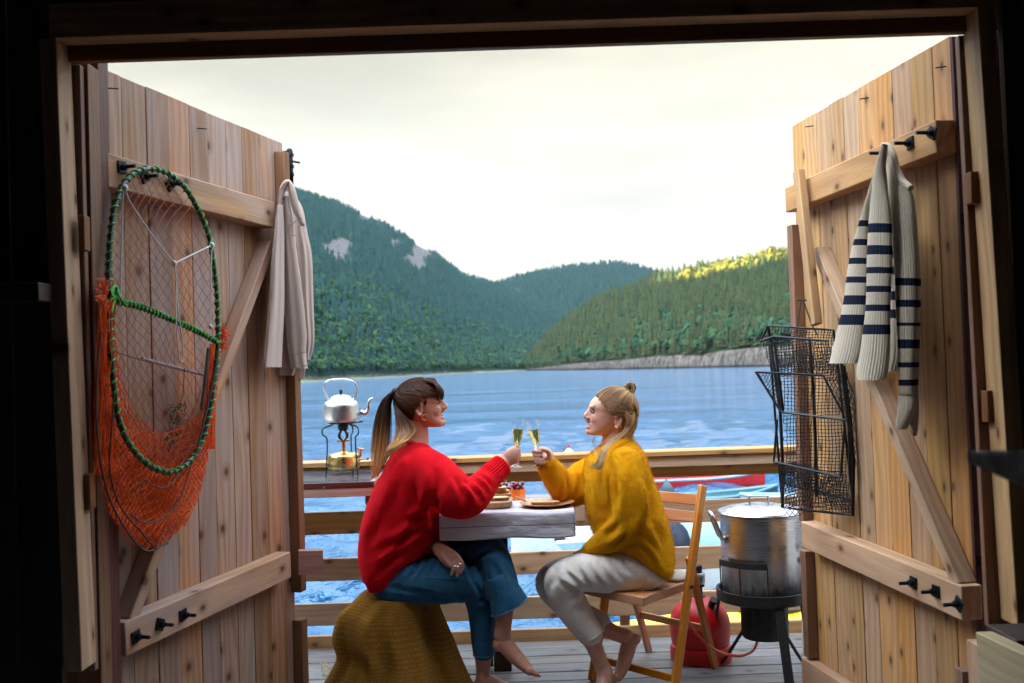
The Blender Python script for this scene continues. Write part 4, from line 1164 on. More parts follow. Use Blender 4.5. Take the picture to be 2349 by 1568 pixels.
# ================================================================ props on the deck
M_alu = simple('brushed_aluminium', (.50, .50, .52), .32, 1.0, nscale=9, namt=.12, bump=.12, bscale=60)
M_brass = simple('old_brass', (.62, .42, .16), .3, 1.0, nscale=14, namt=.25)
M_copper = simple('copper', (.45, .2, .1), .4, 1.0, nscale=20, namt=.3)
t = NT('smoked_glass_top'); tcn = t.node('ShaderNodeTexCoord').outputs['Object']; n_ = t.noise(tcn, 9, 4, .6)
t.set(Base_Color=(.045, .06, .085), Roughness=t.rng(n_, .35, .7, .06, .22)); M_slab = t.m
SZ = .889
shelf = thing('side_shelf', 'dark glossy shelf with red edge strip fixed at the left of the railing', 'shelf', P(760, 1100, 4.7))
xr = P(850, 1105, 4.5).x
mb = MB(); mb.prism([(-1.7, 4.47, SZ - .012), (xr, 4.47, SZ - .012), (xr, 5.0, SZ - .012), (-1.7, 5.0, SZ - .012)], (0, 0, .012)); mb.build('shelf_top', M_slab, shelf, bevel=.001)
mb = MB(); mb.prism([(-1.7, 4.45, SZ - .022), (-1.7, 4.468, SZ - .022), (-1.7, 4.468, SZ + .003), (-1.7, 4.45, SZ + .003)], (xr + 1.72, 0, 0), along=(1, 0, 0)); mb.build('edge_strip', W_red, shelf, bevel=.002)
W_apron = wood('pinkish_pine', (.45, .25, .18), (.28, .13, .09), knots=.6)
mb = MB(); mb.prism([(-1.7, 4.452, SZ - .062), (-1.7, 4.475, SZ - .062), (-1.7, 4.475, SZ - .024), (-1.7, 4.452, SZ - .024)], (xr + 1.715, 0, 0), along=(1, 0, 0)); mb.build('apron', W_apron, shelf, bevel=.002)
mb = MB(); mb.prism([(xr + .002, 4.476, SZ - .075), (xr + .022, 4.476, SZ - .075), (xr + .022, 4.476, SZ + .002), (xr + .002, 4.476, SZ + .002)], (0, .52, 0), along=(0, 1, 0)); mb.build('end_board', W_apron, shelf, bevel=.002)
mb = MB(); mb.beam((xr - .015, 4.52, SZ - .08), (xr - .015, 5.03, .56), .04, .03, up=(1, 0, 0)); mb.build('bracket', W_brown, shelf, bevel=.002)
mb = MB(); mb.tube([P(743, 1120, 4.45), P(743, 1120, 4.443)], .005); mb.build('screw', M_zinc, shelf)

# ---------------- stove
SC0 = P(790, 1089, 4.82); sx, sy = SC0.x, 4.82
stove = thing('camping_stove', 'brass kerosene pressure stove with black pot ring on the glossy shelf', 'stove', (sx, sy, SZ))
mb = MB(); mb.lathe([(.001, .028), (.068, .028), (.075, .034), (.078, .045), (.078, .088), (.072, .098), (.05, .105), (.022, .110), (.011, .114), (.011, .13), (.001, .13)], (sx, sy, SZ), 40); mb.build('tank', M_brass, stove)
mb = MB(); mb.lathe([(.001, .13), (.009, .13), (.009, .155), (.014, .158), (.03, .16), (.033, .168), (.028, .166), (.008, .163), (.008, .168), (.001, .168)], (sx, sy, SZ), 24); mb.build('burner_stem', M_copper, stove)
mb = MB()
for k in range(4):
    a = PI / 4 + k * PI / 2; d = V(math.cos(a), math.sin(a), 0)
    mb.tube([V(sx, sy, SZ) + d * r_ + V(0, 0, z_) for r_, z_ in catmull([(.008, .166), (.024, .178), (.026, .195), (.012, .215), (.014, .232)], 4)], .004, n=6)
mb.lathe([(.004, .212), (.02, .212), (.024, .22), (.026, .236), (.022, .243), (.004, .243)], (sx, sy, SZ), 20); mb.build('burner_head', M_black, stove)
GZ = .243
for k, (ax, ay) in enumerate(((-.088, -.045), (.078, -.045), (.03, .09))):
    mb = MB(); pts = [(.5, GZ), (.93, GZ - .012), (1.06, GZ - .03), (1.0, GZ - .048), (.84, GZ - .06), (.82, GZ - .09), (.84, .1), (.92, .0)]
    mb.tube([V(sx + ax * r_, sy + ay * r_, SZ + z_) for r_, z_ in catmull(pts, 4)], .0035, n=7); mb.build('leg', M_black, stove)
mb = MB()
mb.tube([V(sx + .062 * math.cos(a), sy + .062 * math.sin(a), SZ + GZ + .006) for a in [2 * PI * i / 28 for i in range(28)]], .0035, n=6, closed=True)
for k in range(3):
    a = k * 2.094 + .4; d = V(math.cos(a), math.sin(a), 0); e_ = V(-d.y, d.x, 0); c = V(sx, sy, SZ + GZ + .004)
    mb.prism([c + d * .02 - e_ * .01, c + d * .098 - e_ * .006, c + d * .098 + e_ * .006, c + d * .02 + e_ * .01], (0, 0, .007))
mb.build('pot_ring', M_black, stove, bevel=.001)
mb = MB(); mb.tube([V(sx + .07, sy - .03, SZ + .085), V(sx + .088, sy - .045, SZ + .095)], .007, n=8); mb.tube([V(sx + .085, sy - .045, SZ + .092), V(sx + .088, sy - .047, SZ + .125)], .008, n=8); mb.tube([V(sx + .075, sy - .045, SZ + .128), V(sx + .104, sy - .047, SZ + .122)], .005, n=6)
mb.build('filler_valve', M_copper, stove)
mb = MB(); mb.tube([V(sx + .076, sy, SZ + .07), V(sx + .116, sy - .02, SZ + .075)], .004, n=6); mb.tube([V(sx + .116, sy - .02, SZ + .068), V(sx + .118, sy - .02, SZ + .082)], .007, n=8); mb.build('pump_knob', M_zinc, stove)

# ---------------- kettle
kz = SZ + GZ + .012; K = V(sx - .006, sy, kz)
kettle = thing('kettle', 'dented aluminium kettle with tall looped handle standing on the stove', 'kettle', K)
mb = MB(); mb.lathe([(.001, 0), (.084, 0), (.0885, .006), (.089, .02), (.087, .07), (.085, .083), (.078, .096), (.062, .106), (.054, .109), (.001, .109)], K, 48); mb.build('body', M_alu, kettle)
mb = MB(); mb.lathe([(.001, .108), (.055, .109), (.053, .113), (.045, .122), (.03, .129), (.012, .132), (.001, .132)], K, 40); lid = mb.build('lid', M_alu, kettle)
mb = MB(); mb.lathe([(.001, .13), (.005, .132), (.006, .138), (.0095, .145), (.008, .154), (.003, .157), (.001, .157)], K, 16); mb.build('lid_knob', M_black, lid)
mb = MB()
sp_ = catmull([(828, 946), (838, 949), (846, 940), (847, 925), (850, 917), (857, 914)], 5); rr = [.014 - .009 * min(1, i / (len(sp_) - 1) * 1.2) for i in range(len(sp_))]
ko = K - P(782, 979, 4.82)
mb.tube([P(x - 1, y, 4.82) + V(ko.x, 0, ko.z) * .0 for x, y in sp_], rr, n=12); mb.build('spout', M_alu, kettle)
hl = [(753, 930), (754, 921), (748, 905), (744, 893), (746, 880), (756, 873), (782, 870), (806, 874), (817, 884), (819, 899), (813, 912), (811, 922)]
mb = MB(); mb.tube([P(x, y, 4.80) for x, y in catmull(hl, 5)], .0042, n=10, flat=None); mb.build('handle', M_alu, kettle)
mb = MB()
for (x, y) in ((753, 926), (811, 920)): mb.ell(P(x, y, 4.80), (.006, .008, .014))
mb.build('handle_lug', M_zinc, kettle)

# ---------------- table
TZ = .778; TR = P(1315, 1168, 4.13).x; TL = P(1010, 1190, 4.13).x
table = thing('table', 'small grey board table standing against the railing between the two women', 'table', (0, 4.4, 0))
mb = MB()
for i, y in enumerate((4.14, 4.262, 4.384, 4.506, 4.628)):
    for (x0, x1) in ((TL + .012, .0 + .05 * (i % 2)), (.003 + .05 * (i % 2), TR - .012)):
        mb.prism([(x0, y, TZ - .03), (x1, y, TZ - .03), (x1, y + .118, TZ - .03), (x0, y + .118, TZ - .03)], (0, 0, .026), along=(1, 0, 0))
mb.build('tabletop', W_deck, table, bevel=.003)
lx = P(1150, 1400, 4.62).x
mb = MB(); mb.prism([(lx - .04, 4.56, 0), (lx + .04, 4.56, 0), (lx + .04, 4.62, 0), (lx - .04, 4.62, 0)], (0, 0, TZ - .032), along=(0, 0, 1), bid=.4); mb.build('leg', W_dark, table, bevel=.003)
mb = MB(); mb.prism([(lx - .08, 4.64, 0), (lx - .045, 4.64, 0), (lx - .045, 4.68, 0), (lx - .08, 4.68, 0)], (0, 0, TZ - .032), along=(0, 0, 1), bid=.4); mb.build('leg', W_dark, table, bevel=.003)
mb = MB(); mb.prism([(-.20, 4.2, TZ - .09), (-.16, 4.2, TZ - .09), (-.16, 4.7, TZ - .09), (-.20, 4.7, TZ - .09)], (0, 0, .056), along=(0, 1, 0)); mb.prism([(.12, 4.2, TZ - .09), (.16, 4.2, TZ - .09), (.16, 4.7, TZ - .09), (.12, 4.7, TZ - .09)], (0, 0, .056), along=(0, 1, 0)); mb.build('batten', W_brown, table, bevel=.003)
# tea towel
t = NT('striped_linen'); g = t.attr('gc'); s_ = t.node('ShaderNodeSeparateXYZ', i_0=g); u = s_.outputs[1]; tcn = t.node('ShaderNodeTexCoord').outputs['Object']
lines = 0
def band(c, w_): return t.math('LESS_THAN', t.math('ABSOLUTE', t.math('SUBTRACT', u, c)), w_)
ln = t.math('MAXIMUM', t.math('MAXIMUM', band(.052, .0013), band(-.002, .0018)), band(.115, .0013))
wv = t.noise(t.map(tcn, (700, 700, 700)), 1, 2); cr = t.noise(t.map(tcn, (10, 22, 40)), 1, 4, .6)
t.set(Base_Color=t.mix(ln, t.mix(t.rng(wv, .3, .7), (.50, .46, .51), (.66, .62, .67)), (.02, .06, .06)), Roughness=.92, Normal=t.bump(t.math('ADD', cr, t.math('MULTIPLY', wv, .05)), .6, .012)); M_linen = t.m
mb = MB(); rows = []; gc = []; nx = 70
vs_ = [(-.40 + .40 * i / 24) for i in range(24)] + [0 + .105 * i / 12 for i in range(13)]
for v_ in vs_:
    r = []
    for i in range(nx):
        f = i / (nx - 1); x = TL - .004 + (TR - TL + .008) * f
        w_ = .004 * noise.noise(V(x * 9, v_ * 22, 1)) + .002 * noise.noise(V(x * 30, v_ * 40, 2))
        if v_ <= 0:
            z = TZ + .002 + abs(w_) * .9; y = 4.125 - v_ ; 
            if v_ > -.012: z -= (.012 + v_) * .15
        else: z = TZ - v_ + .002; y = 4.120 + w_ - .004 * math.sin(x * 16)
        z += (-.003 * math.sin(f * 9) - .004 * noise.noise(V(x * 5, 0, 5))) if v_ > .08 else 0
        r.append((x, y, z)); gc.append((x, v_, 0))
    rows.append(r)
mb.grid(rows, gc=gc); o = mb.build('tea_towel', M_linen, angle=180, solid=.002); tag(o, 'white linen towel with thin dark stripes draped over the table front', 'tablecloth')
# right-hand side drop of the towel
mb = MB(); rows = []; gc = []
for j in range(10):
    r = []
    for i in range(20):
        v_ = .10 * j / 9; y = 4.12 + .30 * i / 19; r.append((TR + .005 + .003 * noise.noise(V(y * 12, v_ * 20, 4)), y, TZ + .002 - v_ * (1 - .2 * i / 19))); gc.append((0, v_, 0))
    rows.append(r)
mb.grid(rows, gc=gc); mb.build('side_drop', M_linen, o, angle=180, solid=.002)

# ---------------- food
M_board = wood('olive_board', (.52, .30, .14), (.30, .15, .06), knots=.2, rough=.4)
M_plate = wood('turned_plate_wood', (.55, .27, .11), (.40, .17, .06), knots=0, rough=.4)
def rrect(cx, cy, hx, hy, r, z, n=8):
    out = []
    for (sx_, sy_, a0) in ((1, 1, 0), (-1, 1, 90), (-1, -1, 180), (1, -1, 270)):
        for k in range(n): a = math.radians(a0 + 90 * k / (n - 1)); out.append(V(cx + sx_ * (hx - r) + r * math.cos(a), cy + sy_ * (hy - r) + r * math.sin(a), z))
    return out
bz = TZ + .006; bx = P(1176, 1150, 4.35).x - .165
mb = MB(); mb.rings([rrect(bx, 4.34, .155, .105, .05, bz), rrect(bx, 4.34, .163, .112, .055, bz + .006), rrect(bx, 4.34, .165, .115, .058, bz + .024), rrect(bx, 4.34, .158, .108, .055, bz + .030)])
tag(mb.build('cutting_board', M_board, bevel=0, angle=50), 'thick wooden cutting board with rounded corners on the towel', 'cutting board')
t = NT('bread_crumb'); tcn = t.node('ShaderNodeTexCoord').outputs['Object']; n1 = t.noise(tcn, 160, 4, .7)
t.set(Base_Color=t.mix(t.rng(n1, .35, .6), (.42, .26, .12), (.72, .56, .36)), Roughness=.9, Normal=t.bump(n1, .8, .004)); M_crumb = t.m
M_crust = simple('bread_crust', (.33, .13, .04), .65, nscale=60, namt=.6, bump=.4, bscale=120)
def bread(name, c, L, W, H, yaw, label, group=None, dark=False, tilt=0):
    mb = MB(); n = 30; M = Matrix.Rotation(yaw, 3, 'Z') @ Matrix.Rotation(tilt, 3, 'Y')
    def ring(z, s_):
        out = []
        for k in range(n):
            a = 2 * PI * k / n; ca, sa = math.cos(a), math.sin(a)
            p = V(math.copysign(abs(ca) ** .75, ca) * L * s_, math.copysign(abs(sa) ** .8, sa) * W * s_ * (1 + .12 * ca), z); out.append(Vector(c) + M @ p)
        return out
    rs = [ring(0, .93), ring(0, .97), ring(H * .25, 1), ring(H * .8, 1), ring(H, .965), ring(H + .0008, .92)]
    mb.rings(rs, mifn=lambda i, k: 0 if i in (0, 4) else 1, caps=True)
    o = mb.build(name, [M_crumb, simple('dark_seed_crust', (.06, .035, .02), .8, nscale=150, namt=.7, bump=.6, bscale=200) if dark else M_crust], angle=40)
    return tag(o, label, 'bread', group)
bt = bz + .031; fx = P(1144, 1152, 4.30).x
bread('bread_slice', (fx, 4.275, bt), .046, .03, .012, .1, 'single slice of bread lying at the front of the cutting board', dark=False)
gx = P(1150, 1130, 4.38).x
for k, (dx, dy, yw, lb) in enumerate(((0, 0, .1, 'lowest thick slice of the bread pile on the cutting board'), (-.004, .006, .25, 'middle slice of the bread pile on the cutting board'), (-.012, .0, -.1, 'pale slice second from the top of the bread pile'), (-.03, .006, .2, 'dark-crusted bread slice on top of the pile'))):
    bread('bread_slice', (gx + dx, 4.39 + dy, bt + .0145 * k), .042 - .003 * k, .032, .013, yw, lb, 'bread slices piled on the cutting board', dark=(k == 3), tilt=.03 * (k % 2))
# orange bowl with grapes
ox = P(1183, 1140, 4.5).x; OB = V(ox, 4.52, TZ - .003)
t = NT('orange_glaze'); tcn = t.node('ShaderNodeTexCoord').outputs['Object']; t.set(Base_Color=t.mix(t.rng(t.noise(tcn, 30, 4), .4, .7), (.75, .16, .012), (.55, .09, .01)), Roughness=.25); 
bowl = MB(); bowl.lathe([(.001, 0), (.040, 0), (.043, .004), (.0445, .03), (.0445, .055), (.042, .055), (.041, .03), (.039, .008), (.001, .006)], OB, 40)
tag(bowl.build('bowl', t.m, angle=60), 'small straight-sided orange ceramic bowl on the table', 'bowl')
t = NT('red_grape_skin'); tcn = t.node('ShaderNodeTexCoord').outputs['Object']; t.set(Base_Color=t.mix(t.rng(t.noise(tcn, 60, 3), .4, .65), (.10, .008, .02), (.25, .03, .06)), Roughness=.3, Coat_Weight=.3, Subsurface_Weight=.1); M_grape = t.m
gr = thing('grapes', 'bunch of dark red grapes heaped in the orange bowl', 'grapes', OB + V(0, 0, .05))
for k in range(40):
    a = k * 2.4; r = .034 * math.sqrt((k % 14 + .5) / 14) * (1.25 if k < 14 else 1); z = .048 + .013 * (k // 14) + .004 * math.sin(k * 3)
    if k < 14: r = min(r, .036)
    mb = MB(); mb.ell(OB + V(r * math.cos(a) - .006 * (k // 14) * math.cos(k), r * math.sin(a), z), (.0088, .0088, .0098), nu=12, nv=8); mb.build('grape', M_grape, gr, angle=180)
mb = MB(); mb.tube(catmull([OB + V(.01, 0, .07), OB + V(.018, -.01, .088), OB + V(.026, -.012, .09)], 4), .0018, n=6); mb.build('stem', simple('grape_stem', (.22, .2, .05), .8), gr)
# plate
PC = P(1254, 1158, 4.29); PC = V(PC.x, 4.28, TZ + .006)
mb = MB(); mb.lathe([(.001, 0), (.07, 0), (.085, .004), (.116, .013), (.119, .016), (.115, .0165), (.085, .009), (.07, .006), (.001, .006)], PC, 56)
tag(mb.build('plate', M_plate, angle=60), 'round turned wooden plate on the towel at the right of the table', 'plate')
bread('bread_slice', (PC.x - .005, 4.27, TZ + .0135), .062, .027, .011, -.06, 'long pale bread slice lying on the round wooden plate')
mb = MB(); mb.tube(catmull([P(1184, 1141, 4.32), P(1194, 1145, 4.30), P(1206, 1150, 4.28)], 4), [.0035] * 3 + [.004] * 3 + [.0045] * 3, n=8)
tag(mb.build('butter_knife', M_plate), 'small wooden butter knife resting on the rim of the wooden plate', 'knife')
# drinking glass and wrapped cheese behind the red sleeve
t = NT('clear_glass'); t.set(Base_Color=(1, 1, 1), Roughness=.01, Transmission_Weight=1.0, IOR=1.45); M_glass = t.m
t = NT('pale_drink'); t.set(Base_Color=(.86, .70, .22), Roughness=.02, Transmission_Weight=.85, IOR=1.34); M_drink = t.m
JC = V(P(1150, 1110, 4.56).x, 4.58, TZ - .003)
jug = thing('tumbler', 'glass tumbler of pale yellow drink behind the bread', 'glass', JC)
mb = MB(); mb.lathe([(.001, 0), (.024, 0), (.026, .09), (.0245, .09), (.0225, .005), (.001, .005)], JC, 32); mb.build('glass', M_glass, jug)
mb = MB(); mb.lathe([(.001, .006), (.0222, .006), (.0238, .075), (.001, .075)], JC, 32); mb.build('drink', M_drink, jug)
CC = V(P(1070, 1103, 4.5).x, 4.5, TZ - .003)
mb = MB(); mb.lathe([(.001, 0), (.045, 0), (.048, .006), (.048, .034), (.044, .04), (.001, .04)], CC, 32); ch = mb.build('cheese', simple('cheese_rind', (.62, .46, .28), .6, nscale=60, bump=.3)); tag(ch, 'round pale cheese in a crumpled wrapper behind the red sleeve', 'cheese')
mb = MB(); rw = []
for j in range(7):
    rw.append([CC + V(-.04 + .085 * i / 8, -.01 + .03 * j / 6 + .01 * noise.noise(V(i, j, 1)), .042 + .045 * math.exp(-((i - 2.5) / 2.2) ** 2) * (1 - .1 * j) + .012 * noise.noise(V(i * .9, j * .9, 3))) for i in range(9)])
mb.grid(rw); mb.build('wrapper', simple('blue_white_wrapper', (.25, .45, .55), .4, nscale=25, namt=.6), ch, smooth=False, solid=.001)

# ---------------- folding chair
W_chair = wood('varnished_beech', (.58, .21, .035), (.40, .13, .02), knots=0, rough=.35, coat=.2, vary=.08)
chair = thing('folding_chair', 'varnished wooden folding chair under the woman in yellow', 'chair', (.62, 4.3, 0))
wv_ = V(-.30, .33, 0); A0, A1 = V(.600, 4.06, 0), V(.800, 4.30, .845); B0, B1 = V(.885, 4.49, 0), V(.742, 4.24, .55)
wn = wv_.normalized()
def slab(name, a, b, w_, t_, up):
    mb = MB(); mb.beam(a, b, t_, w_, up=up); return mb.build(name, W_chair, chair, bevel=.004)
side_dir = wn
for k in (0, 1):
    o_ = wv_ * k
    d = (A1 - A0).normalized(); mb = MB(); mb.beam(A0 + o_, A1 + o_, .022, .043, up=d.cross(side_dir)); mb.build('long_leg', W_chair, chair, bevel=.006)
    o2 = wv_ * (.07 + k * .86); d = (B0 - B1).normalized(); mb = MB(); mb.beam(B0 + o2, B1 + o2, .02, .036, up=d.cross(side_dir)); mb.build('rear_leg', W_chair, chair, bevel=.005)
def onA(z): return A0.lerp(A1, z / .845)
def onB(z): return B0.lerp(B1, z / .55)
for z in (.782, .712):
    p = onA(z) + V(.004, .01, 0); mb = MB(); mb.beam(p + wn * .012, p + wv_ - wn * .012, .012, .048, up=(A1 - A0)); mb.build('back_slat', W_chair, chair, bevel=.003)
for z, c_ in ((.20, 'B'), (.09, 'A')):
    p = onB(z) + wv_ * .07 if c_ == 'B' else onA(z); e_ = onB(z) + wv_ * .93 if c_ == 'B' else onA(z) + wv_
    mb = MB(); mb.beam(p, e_, .014, .032, up=(0, 0, 1)); mb.build('crossbar', W_chair, chair, bevel=.003)
sf, sb = V(.50, 4.00, .428), V(.775, 4.36, .415)
dn = (sb - sf).normalized(); mb = MB()
rail_w = .026
for k in (0.04, .96):
    mb.beam(sf + wv_ * k, sb + wv_ * k, .022, .036, up=(0, 0, 1))
mb.beam(sf, sf + wv_, .03, .036, up=(0, 0, 1)); mb.build('seat_frame', W_chair, chair, bevel=.003)
mb = MB()
for i in range(6):
    p = sf.lerp(sb, (i + .5) / 6) + V(0, 0, .014); mb.beam(p + wv_ * .07, p + wv_ * .93, .062, .01, up=(0, 0, 1))
mb.build('seat', W_chair, chair, bevel=.003)
mb = MB(); q = onA(.44) - wn * .012; mb.tube([q, q - wn * .006], .007, n=10); mb.build('pivot_bolt', M_iron, chair)
mb = MB(); mb.ell(sb + wv_ * .15 + V(-.06, -.03, .03), (.07, .10, .022)); tag(mb.build('seat_pad', knit('pale_fleece', (.62, .56, .46), (.42, .37, .3), 200, 1.0), angle=180), 'pale fleece pad peeping out on the folding chair seat', 'seat pad')

# ---------------- stool under the blanket
W_stool = wood('dark_stool_wood', (.16, .08, .04), (.09, .04, .02), knots=.2)
STC = V(P(915, 1380, 4.27).x, 4.27, 0)
stool = thing('stool', 'dark wooden stool hidden under the mustard blanket', 'stool', STC)
mb = MB(); mb.lathe([(.001, .375), (.15, .375), (.16, .385), (.16, .4), (.15, .408), (.001, .408)], STC, 28); mb.build('seat', W_stool, stool)
for k in range(4):
    a = PI / 4 + k * PI / 2; d = V(math.cos(a), math.sin(a), 0); mb = MB(); mb.beam(STC + d * .12 + V(0, 0, .375), STC + d * .20, .034, .034); mb.build('leg', W_stool, stool, bevel=.003)
# blanket
t = NT('mustard_wool'); g = t.attr('gc'); s_ = t.node('ShaderNodeSeparateXYZ', i_0=g); tcn = t.node('ShaderNodeTexCoord').outputs['Object']
tri = t.math('PINGPONG', t.math('MULTIPLY', s_.outputs[0], 1.0), .008)
zz = t.math('FRACT', t.math('MULTIPLY', t.math('ADD', s_.outputs[2], tri), 52.0)); fz = t.noise(tcn, 240, 3, .8); bign = t.noise(t.map(tcn, (60, 60, 60)), 1, 3, .6)
ln = t.math('MULTIPLY', t.math('GREATER_THAN', t.math('ADD', zz, t.math('MULTIPLY', fz, .5)), 1.0), t.rng(bign, .35, .6))
c = t.mix(t.rng(fz, .25, .75), (.19, .075, .006), (.52, .22, .012)); c = t.mix(t.math('MULTIPLY', ln, .5), c, (.48, .38, .24))
t.set(Base_Color=c, Roughness=.97, Normal=t.bump(fz, 1.0, .014), Sheen_Weight=.2, Sheen_Tint=(.9, .6, .2)); t.b.inputs['Specular IOR Level'].default_value = .05; M_blanket = t.m
mb = MB(); sec = catmull([(1366, 856, 980), (1358, 838, 996), (1362, 828, 1000), (1385, 806, 1004), (1412, 782, 1012), (1460, 774, 1030), (1500, 786, 1046), (1530, 776, 1060), (1562, 760, 1076), (1590, 752, 1094)], 6)
rs = []; gc = []; n = 160
L = 0
for j, (y, xl, xr_) in enumerate(sec):
    f = j / (len(sec) - 1); ring = []; c_ = (xl + xr_) / 2; w_ = (xr_ - xl) / 2
    for i in range(n):
        a = 2 * PI * i / n
        fold = .17 * math.sin(4 * a + 1.1 + .5 * math.sin(f * 3)) + .12 * math.sin(7 * a + 2.4 + f * 1.2) + .06 * math.sin(13 * a + f * 2 + .5) + .04 * noise.noise(V(math.cos(a) * 3, math.sin(a) * 3, f * 4))
        rr_ = 1 + fold * min(1, max(0, f - .12) * 2.2)
        p = P(c_ + w_ * math.cos(a) * (1 + (rr_ - 1) * .3), y, 4.27); hd_ = (.155 + .10 * f) * rr_
        ring.append(V(p.x, 4.27 + hd_ * math.sin(a), max(.006, p.z)))
        gc.append((i / n * 1.5, 0, j * .0125))
    rs.append(ring)
mb.rings(rs, gc=gc); bl = mb.build('blanket', M_blanket, angle=180); tag(bl, 'mustard wool blanket with pale zigzag weave draped over the stool', 'blanket')
S = []
for k in range(26):
    x, y = 752 + random.uniform(-4, 8), 1532 + random.uniform(-8, 16); pts = []
    for q in range(7):
        d_ = ray(x, y); pts.append(CAMP + d_ * ((.004 + .003 * (q % 2) - CAMZ) / d_.z)); x -= random.uniform(1, 4); y += random.gauss(0, 2.5)
    S += [(tuple(p), tuple(q_)) for p, q_ in zip(pts, pts[1:])]
thin_lines('fringe', S, .0016, simple('pale_fringe', (.5, .42, .3), .9), bl)

# ---------------- gas bottle, hose
t = NT('red_enamel'); tcn = t.node('ShaderNodeTexCoord').outputs['Object']; n1 = t.noise(tcn, 22, 5, .7)
t.set(Base_Color=t.mix(t.rng(n1, .55, .72), (.50, .004, .008), (.28, .004, .006)), Roughness=t.rng(n1, .3, .7, .28, .45), Coat_Weight=.05); M_red = t.m
GB = V(P(1608, 1500, 4.655).x, 4.655, 0)
gas = thing('gas_bottle', 'red enamelled gas bottle with black and silver regulator on the deck', 'gas bottle', GB)
mb = MB(); mb.lathe([(.115, .004), (.138, .002), (.141, .01), (.141, .05), (.137, .068), (.128, .072), (.124, .06), (.124, .01), (.115, .004)], GB, 48); mb.build('foot_ring', M_red, gas)
mb = MB(); mb.lathe([(.001, .03), (.10, .035), (.126, .06), (.137, .10), (.1385, .17), (.132, .20), (.115, .235), (.085, .265), (.05, .283), (.026, .29), (.001, .292)], GB, 56); mb.build('cylinder', M_red, gas)
mb = MB(); mb.lathe([(.001, .285), (.03, .287), (.031, .293), (.02, .297), (.017, .33), (.028, .334), (.028, .342), (.001, .342)], GB, 24); mb.build('valve', M_iron, gas)
mb = MB(); mb.lathe([(.001, .34), (.024, .342), (.031, .352), (.033, .39), (.028, .398), (.001, .398)], GB, 24); mb.tube([GB + V(-.028, -.01, .365), GB + V(-.05, -.02, .36)], .008); mb.build('regulator', M_alu, gas)
mb = MB(); mb.lathe([(.001, .398), (.019, .398), (.0195, .43), (.016, .434), (.001, .434)], GB, 24); mb.build('regulator_knob', M_black, gas)
pq = P(1634, 1386, 4.56); mb = MB(); mb.tube([pq + V(-.006, .03, -.03), pq + V(.006, -.012, .022)], .017, n=16); mb.build('plug', M_black, gas)
hz = [(1592, 1334, 4.62), (1581, 1330, 4.6), (1571, 1350, 4.55), (1568, 1385, 4.5), (1580, 1425, 4.47), (1605, 1462, 4.45), (1645, 1494, 4.42), (1692, 1505, 4.42), (1722, 1497, 4.46), (1736, 1476, 4.5), (1738, 1440, 4.5)]
mb = MB(); mb.tube([P(*p) for p in catmull(hz, 6)], .0065, n=10); tag(mb.build('gas_hose', simple('orange_rubber_hose', (.62, .13, .07), .45)), 'orange-red rubber hose curling from the gas bottle to the burner', 'hose')

# ---------------- burner stand and pot
PX = P(1747, 1250, 4.43).x; PB = V(PX, 4.43, 0)
stand = thing('burner_stand', 'black iron gas burner stand on three bent legs under the pot', 'burner', PB)
mb = MB(); mb.lathe([(.19, .325), (.2, .325), (.205, .33), (.205, .372), (.2, .374), (.193, .372), (.19, .34), (.08, .34), (.08, .33), (.19, .325)], PB, 56); mb.build('ring', M_black, stand)
mb = MB(); mb.lathe([(.001, .155), (.095, .155), (.102, .165), (.103, .325), (.001, .326)], PB, 40); mb.build('burner_drum', M_black, stand)
for k, (a, ft, bent) in enumerate(((-1.48, .62, 0), (2.6, .5, 1), (.45, .5, 1))):
    d = V(math.cos(a), math.sin(a), 0); mb = MB()
    if not bent:
        mb.prism([PB + d * .19 + V(-.02, 0, .34), PB + d * .19 + V(.02, 0, .34), PB + d * .19 + V(.02, .006, .34), PB + d * .19 + V(-.02, .006, .34)], d * .10 + V(0, 0, -.338), along=(0, 0, 1))
    else:
        mb.tube(catmull([PB + d * .2 + V(0, 0, .34), PB + d * .225 + V(0, 0, .2), PB + d * .25 + V(0, 0, .04), PB + d * .23 + V(0, 0, .012), PB + d * .2 + V(0, 0, .02), PB + d * .1 + V(0, 0, .17)], 5), .0075, n=8)
    mb.build('leg', M_black, stand, bevel=.001 if not bent else 0)
for (a0, a1) in ((195, 262), (-38, 30)):
    rs_ = []
    for k in range(15):
        a = math.radians(a0 + (a1 - a0) * k / 14); d = V(math.cos(a), math.sin(a), 0); c = PB + V(0, 0, .5)
        rs_.append([c + d * .203 + V(0, 0, -.013), c + d * .208 + V(0, 0, -.013), c + d * .208 + V(0, 0, .013), c + d * .203 + V(0, 0, .013)])
    mb = MB(); mb.rings(rs_)
    for a in (a0, (a0 + a1) / 2, a1):
        d = V(math.cos(math.radians(a)), math.sin(math.radians(a)), 0); mb.tube([PB + d * .203 + V(0, 0, .37), PB + d * .205 + V(0, 0, .5)], .003, n=6)
    mb.build('side_guard', M_black, stand)
t = NT('sooty_steel'); tcn = t.node('ShaderNodeTexCoord').outputs['Object']; zc = t.node('ShaderNodeSeparateXYZ', i_0=tcn).outputs[2]
n1 = t.noise(t.map(tcn, (4, 4, 1.5)), 3, 4, .65); brush = t.noise(t.map(tcn, (3, 3, 260)), 1, 2)
soot = t.rng(t.math('ADD', zc, t.math('MULTIPLY', n1, -.22)), .27, .40, 1, 0)
t.set(Base_Color=t.mix(soot, (.55, .54, .54), (.02, .018, .018)), Metallic=t.rng(soot, 0, 1, 1, .1), Roughness=t.math('ADD', t.rng(brush, .3, .7, .24, .36), t.math('MULTIPLY', soot, .3)), Normal=t.bump(brush, .08, .002)); M_pot = t.m
pot = thing('stock_pot', 'large dented steel stock pot with sooty base on the burner stand', 'pot', PB + V(0, 0, .342))
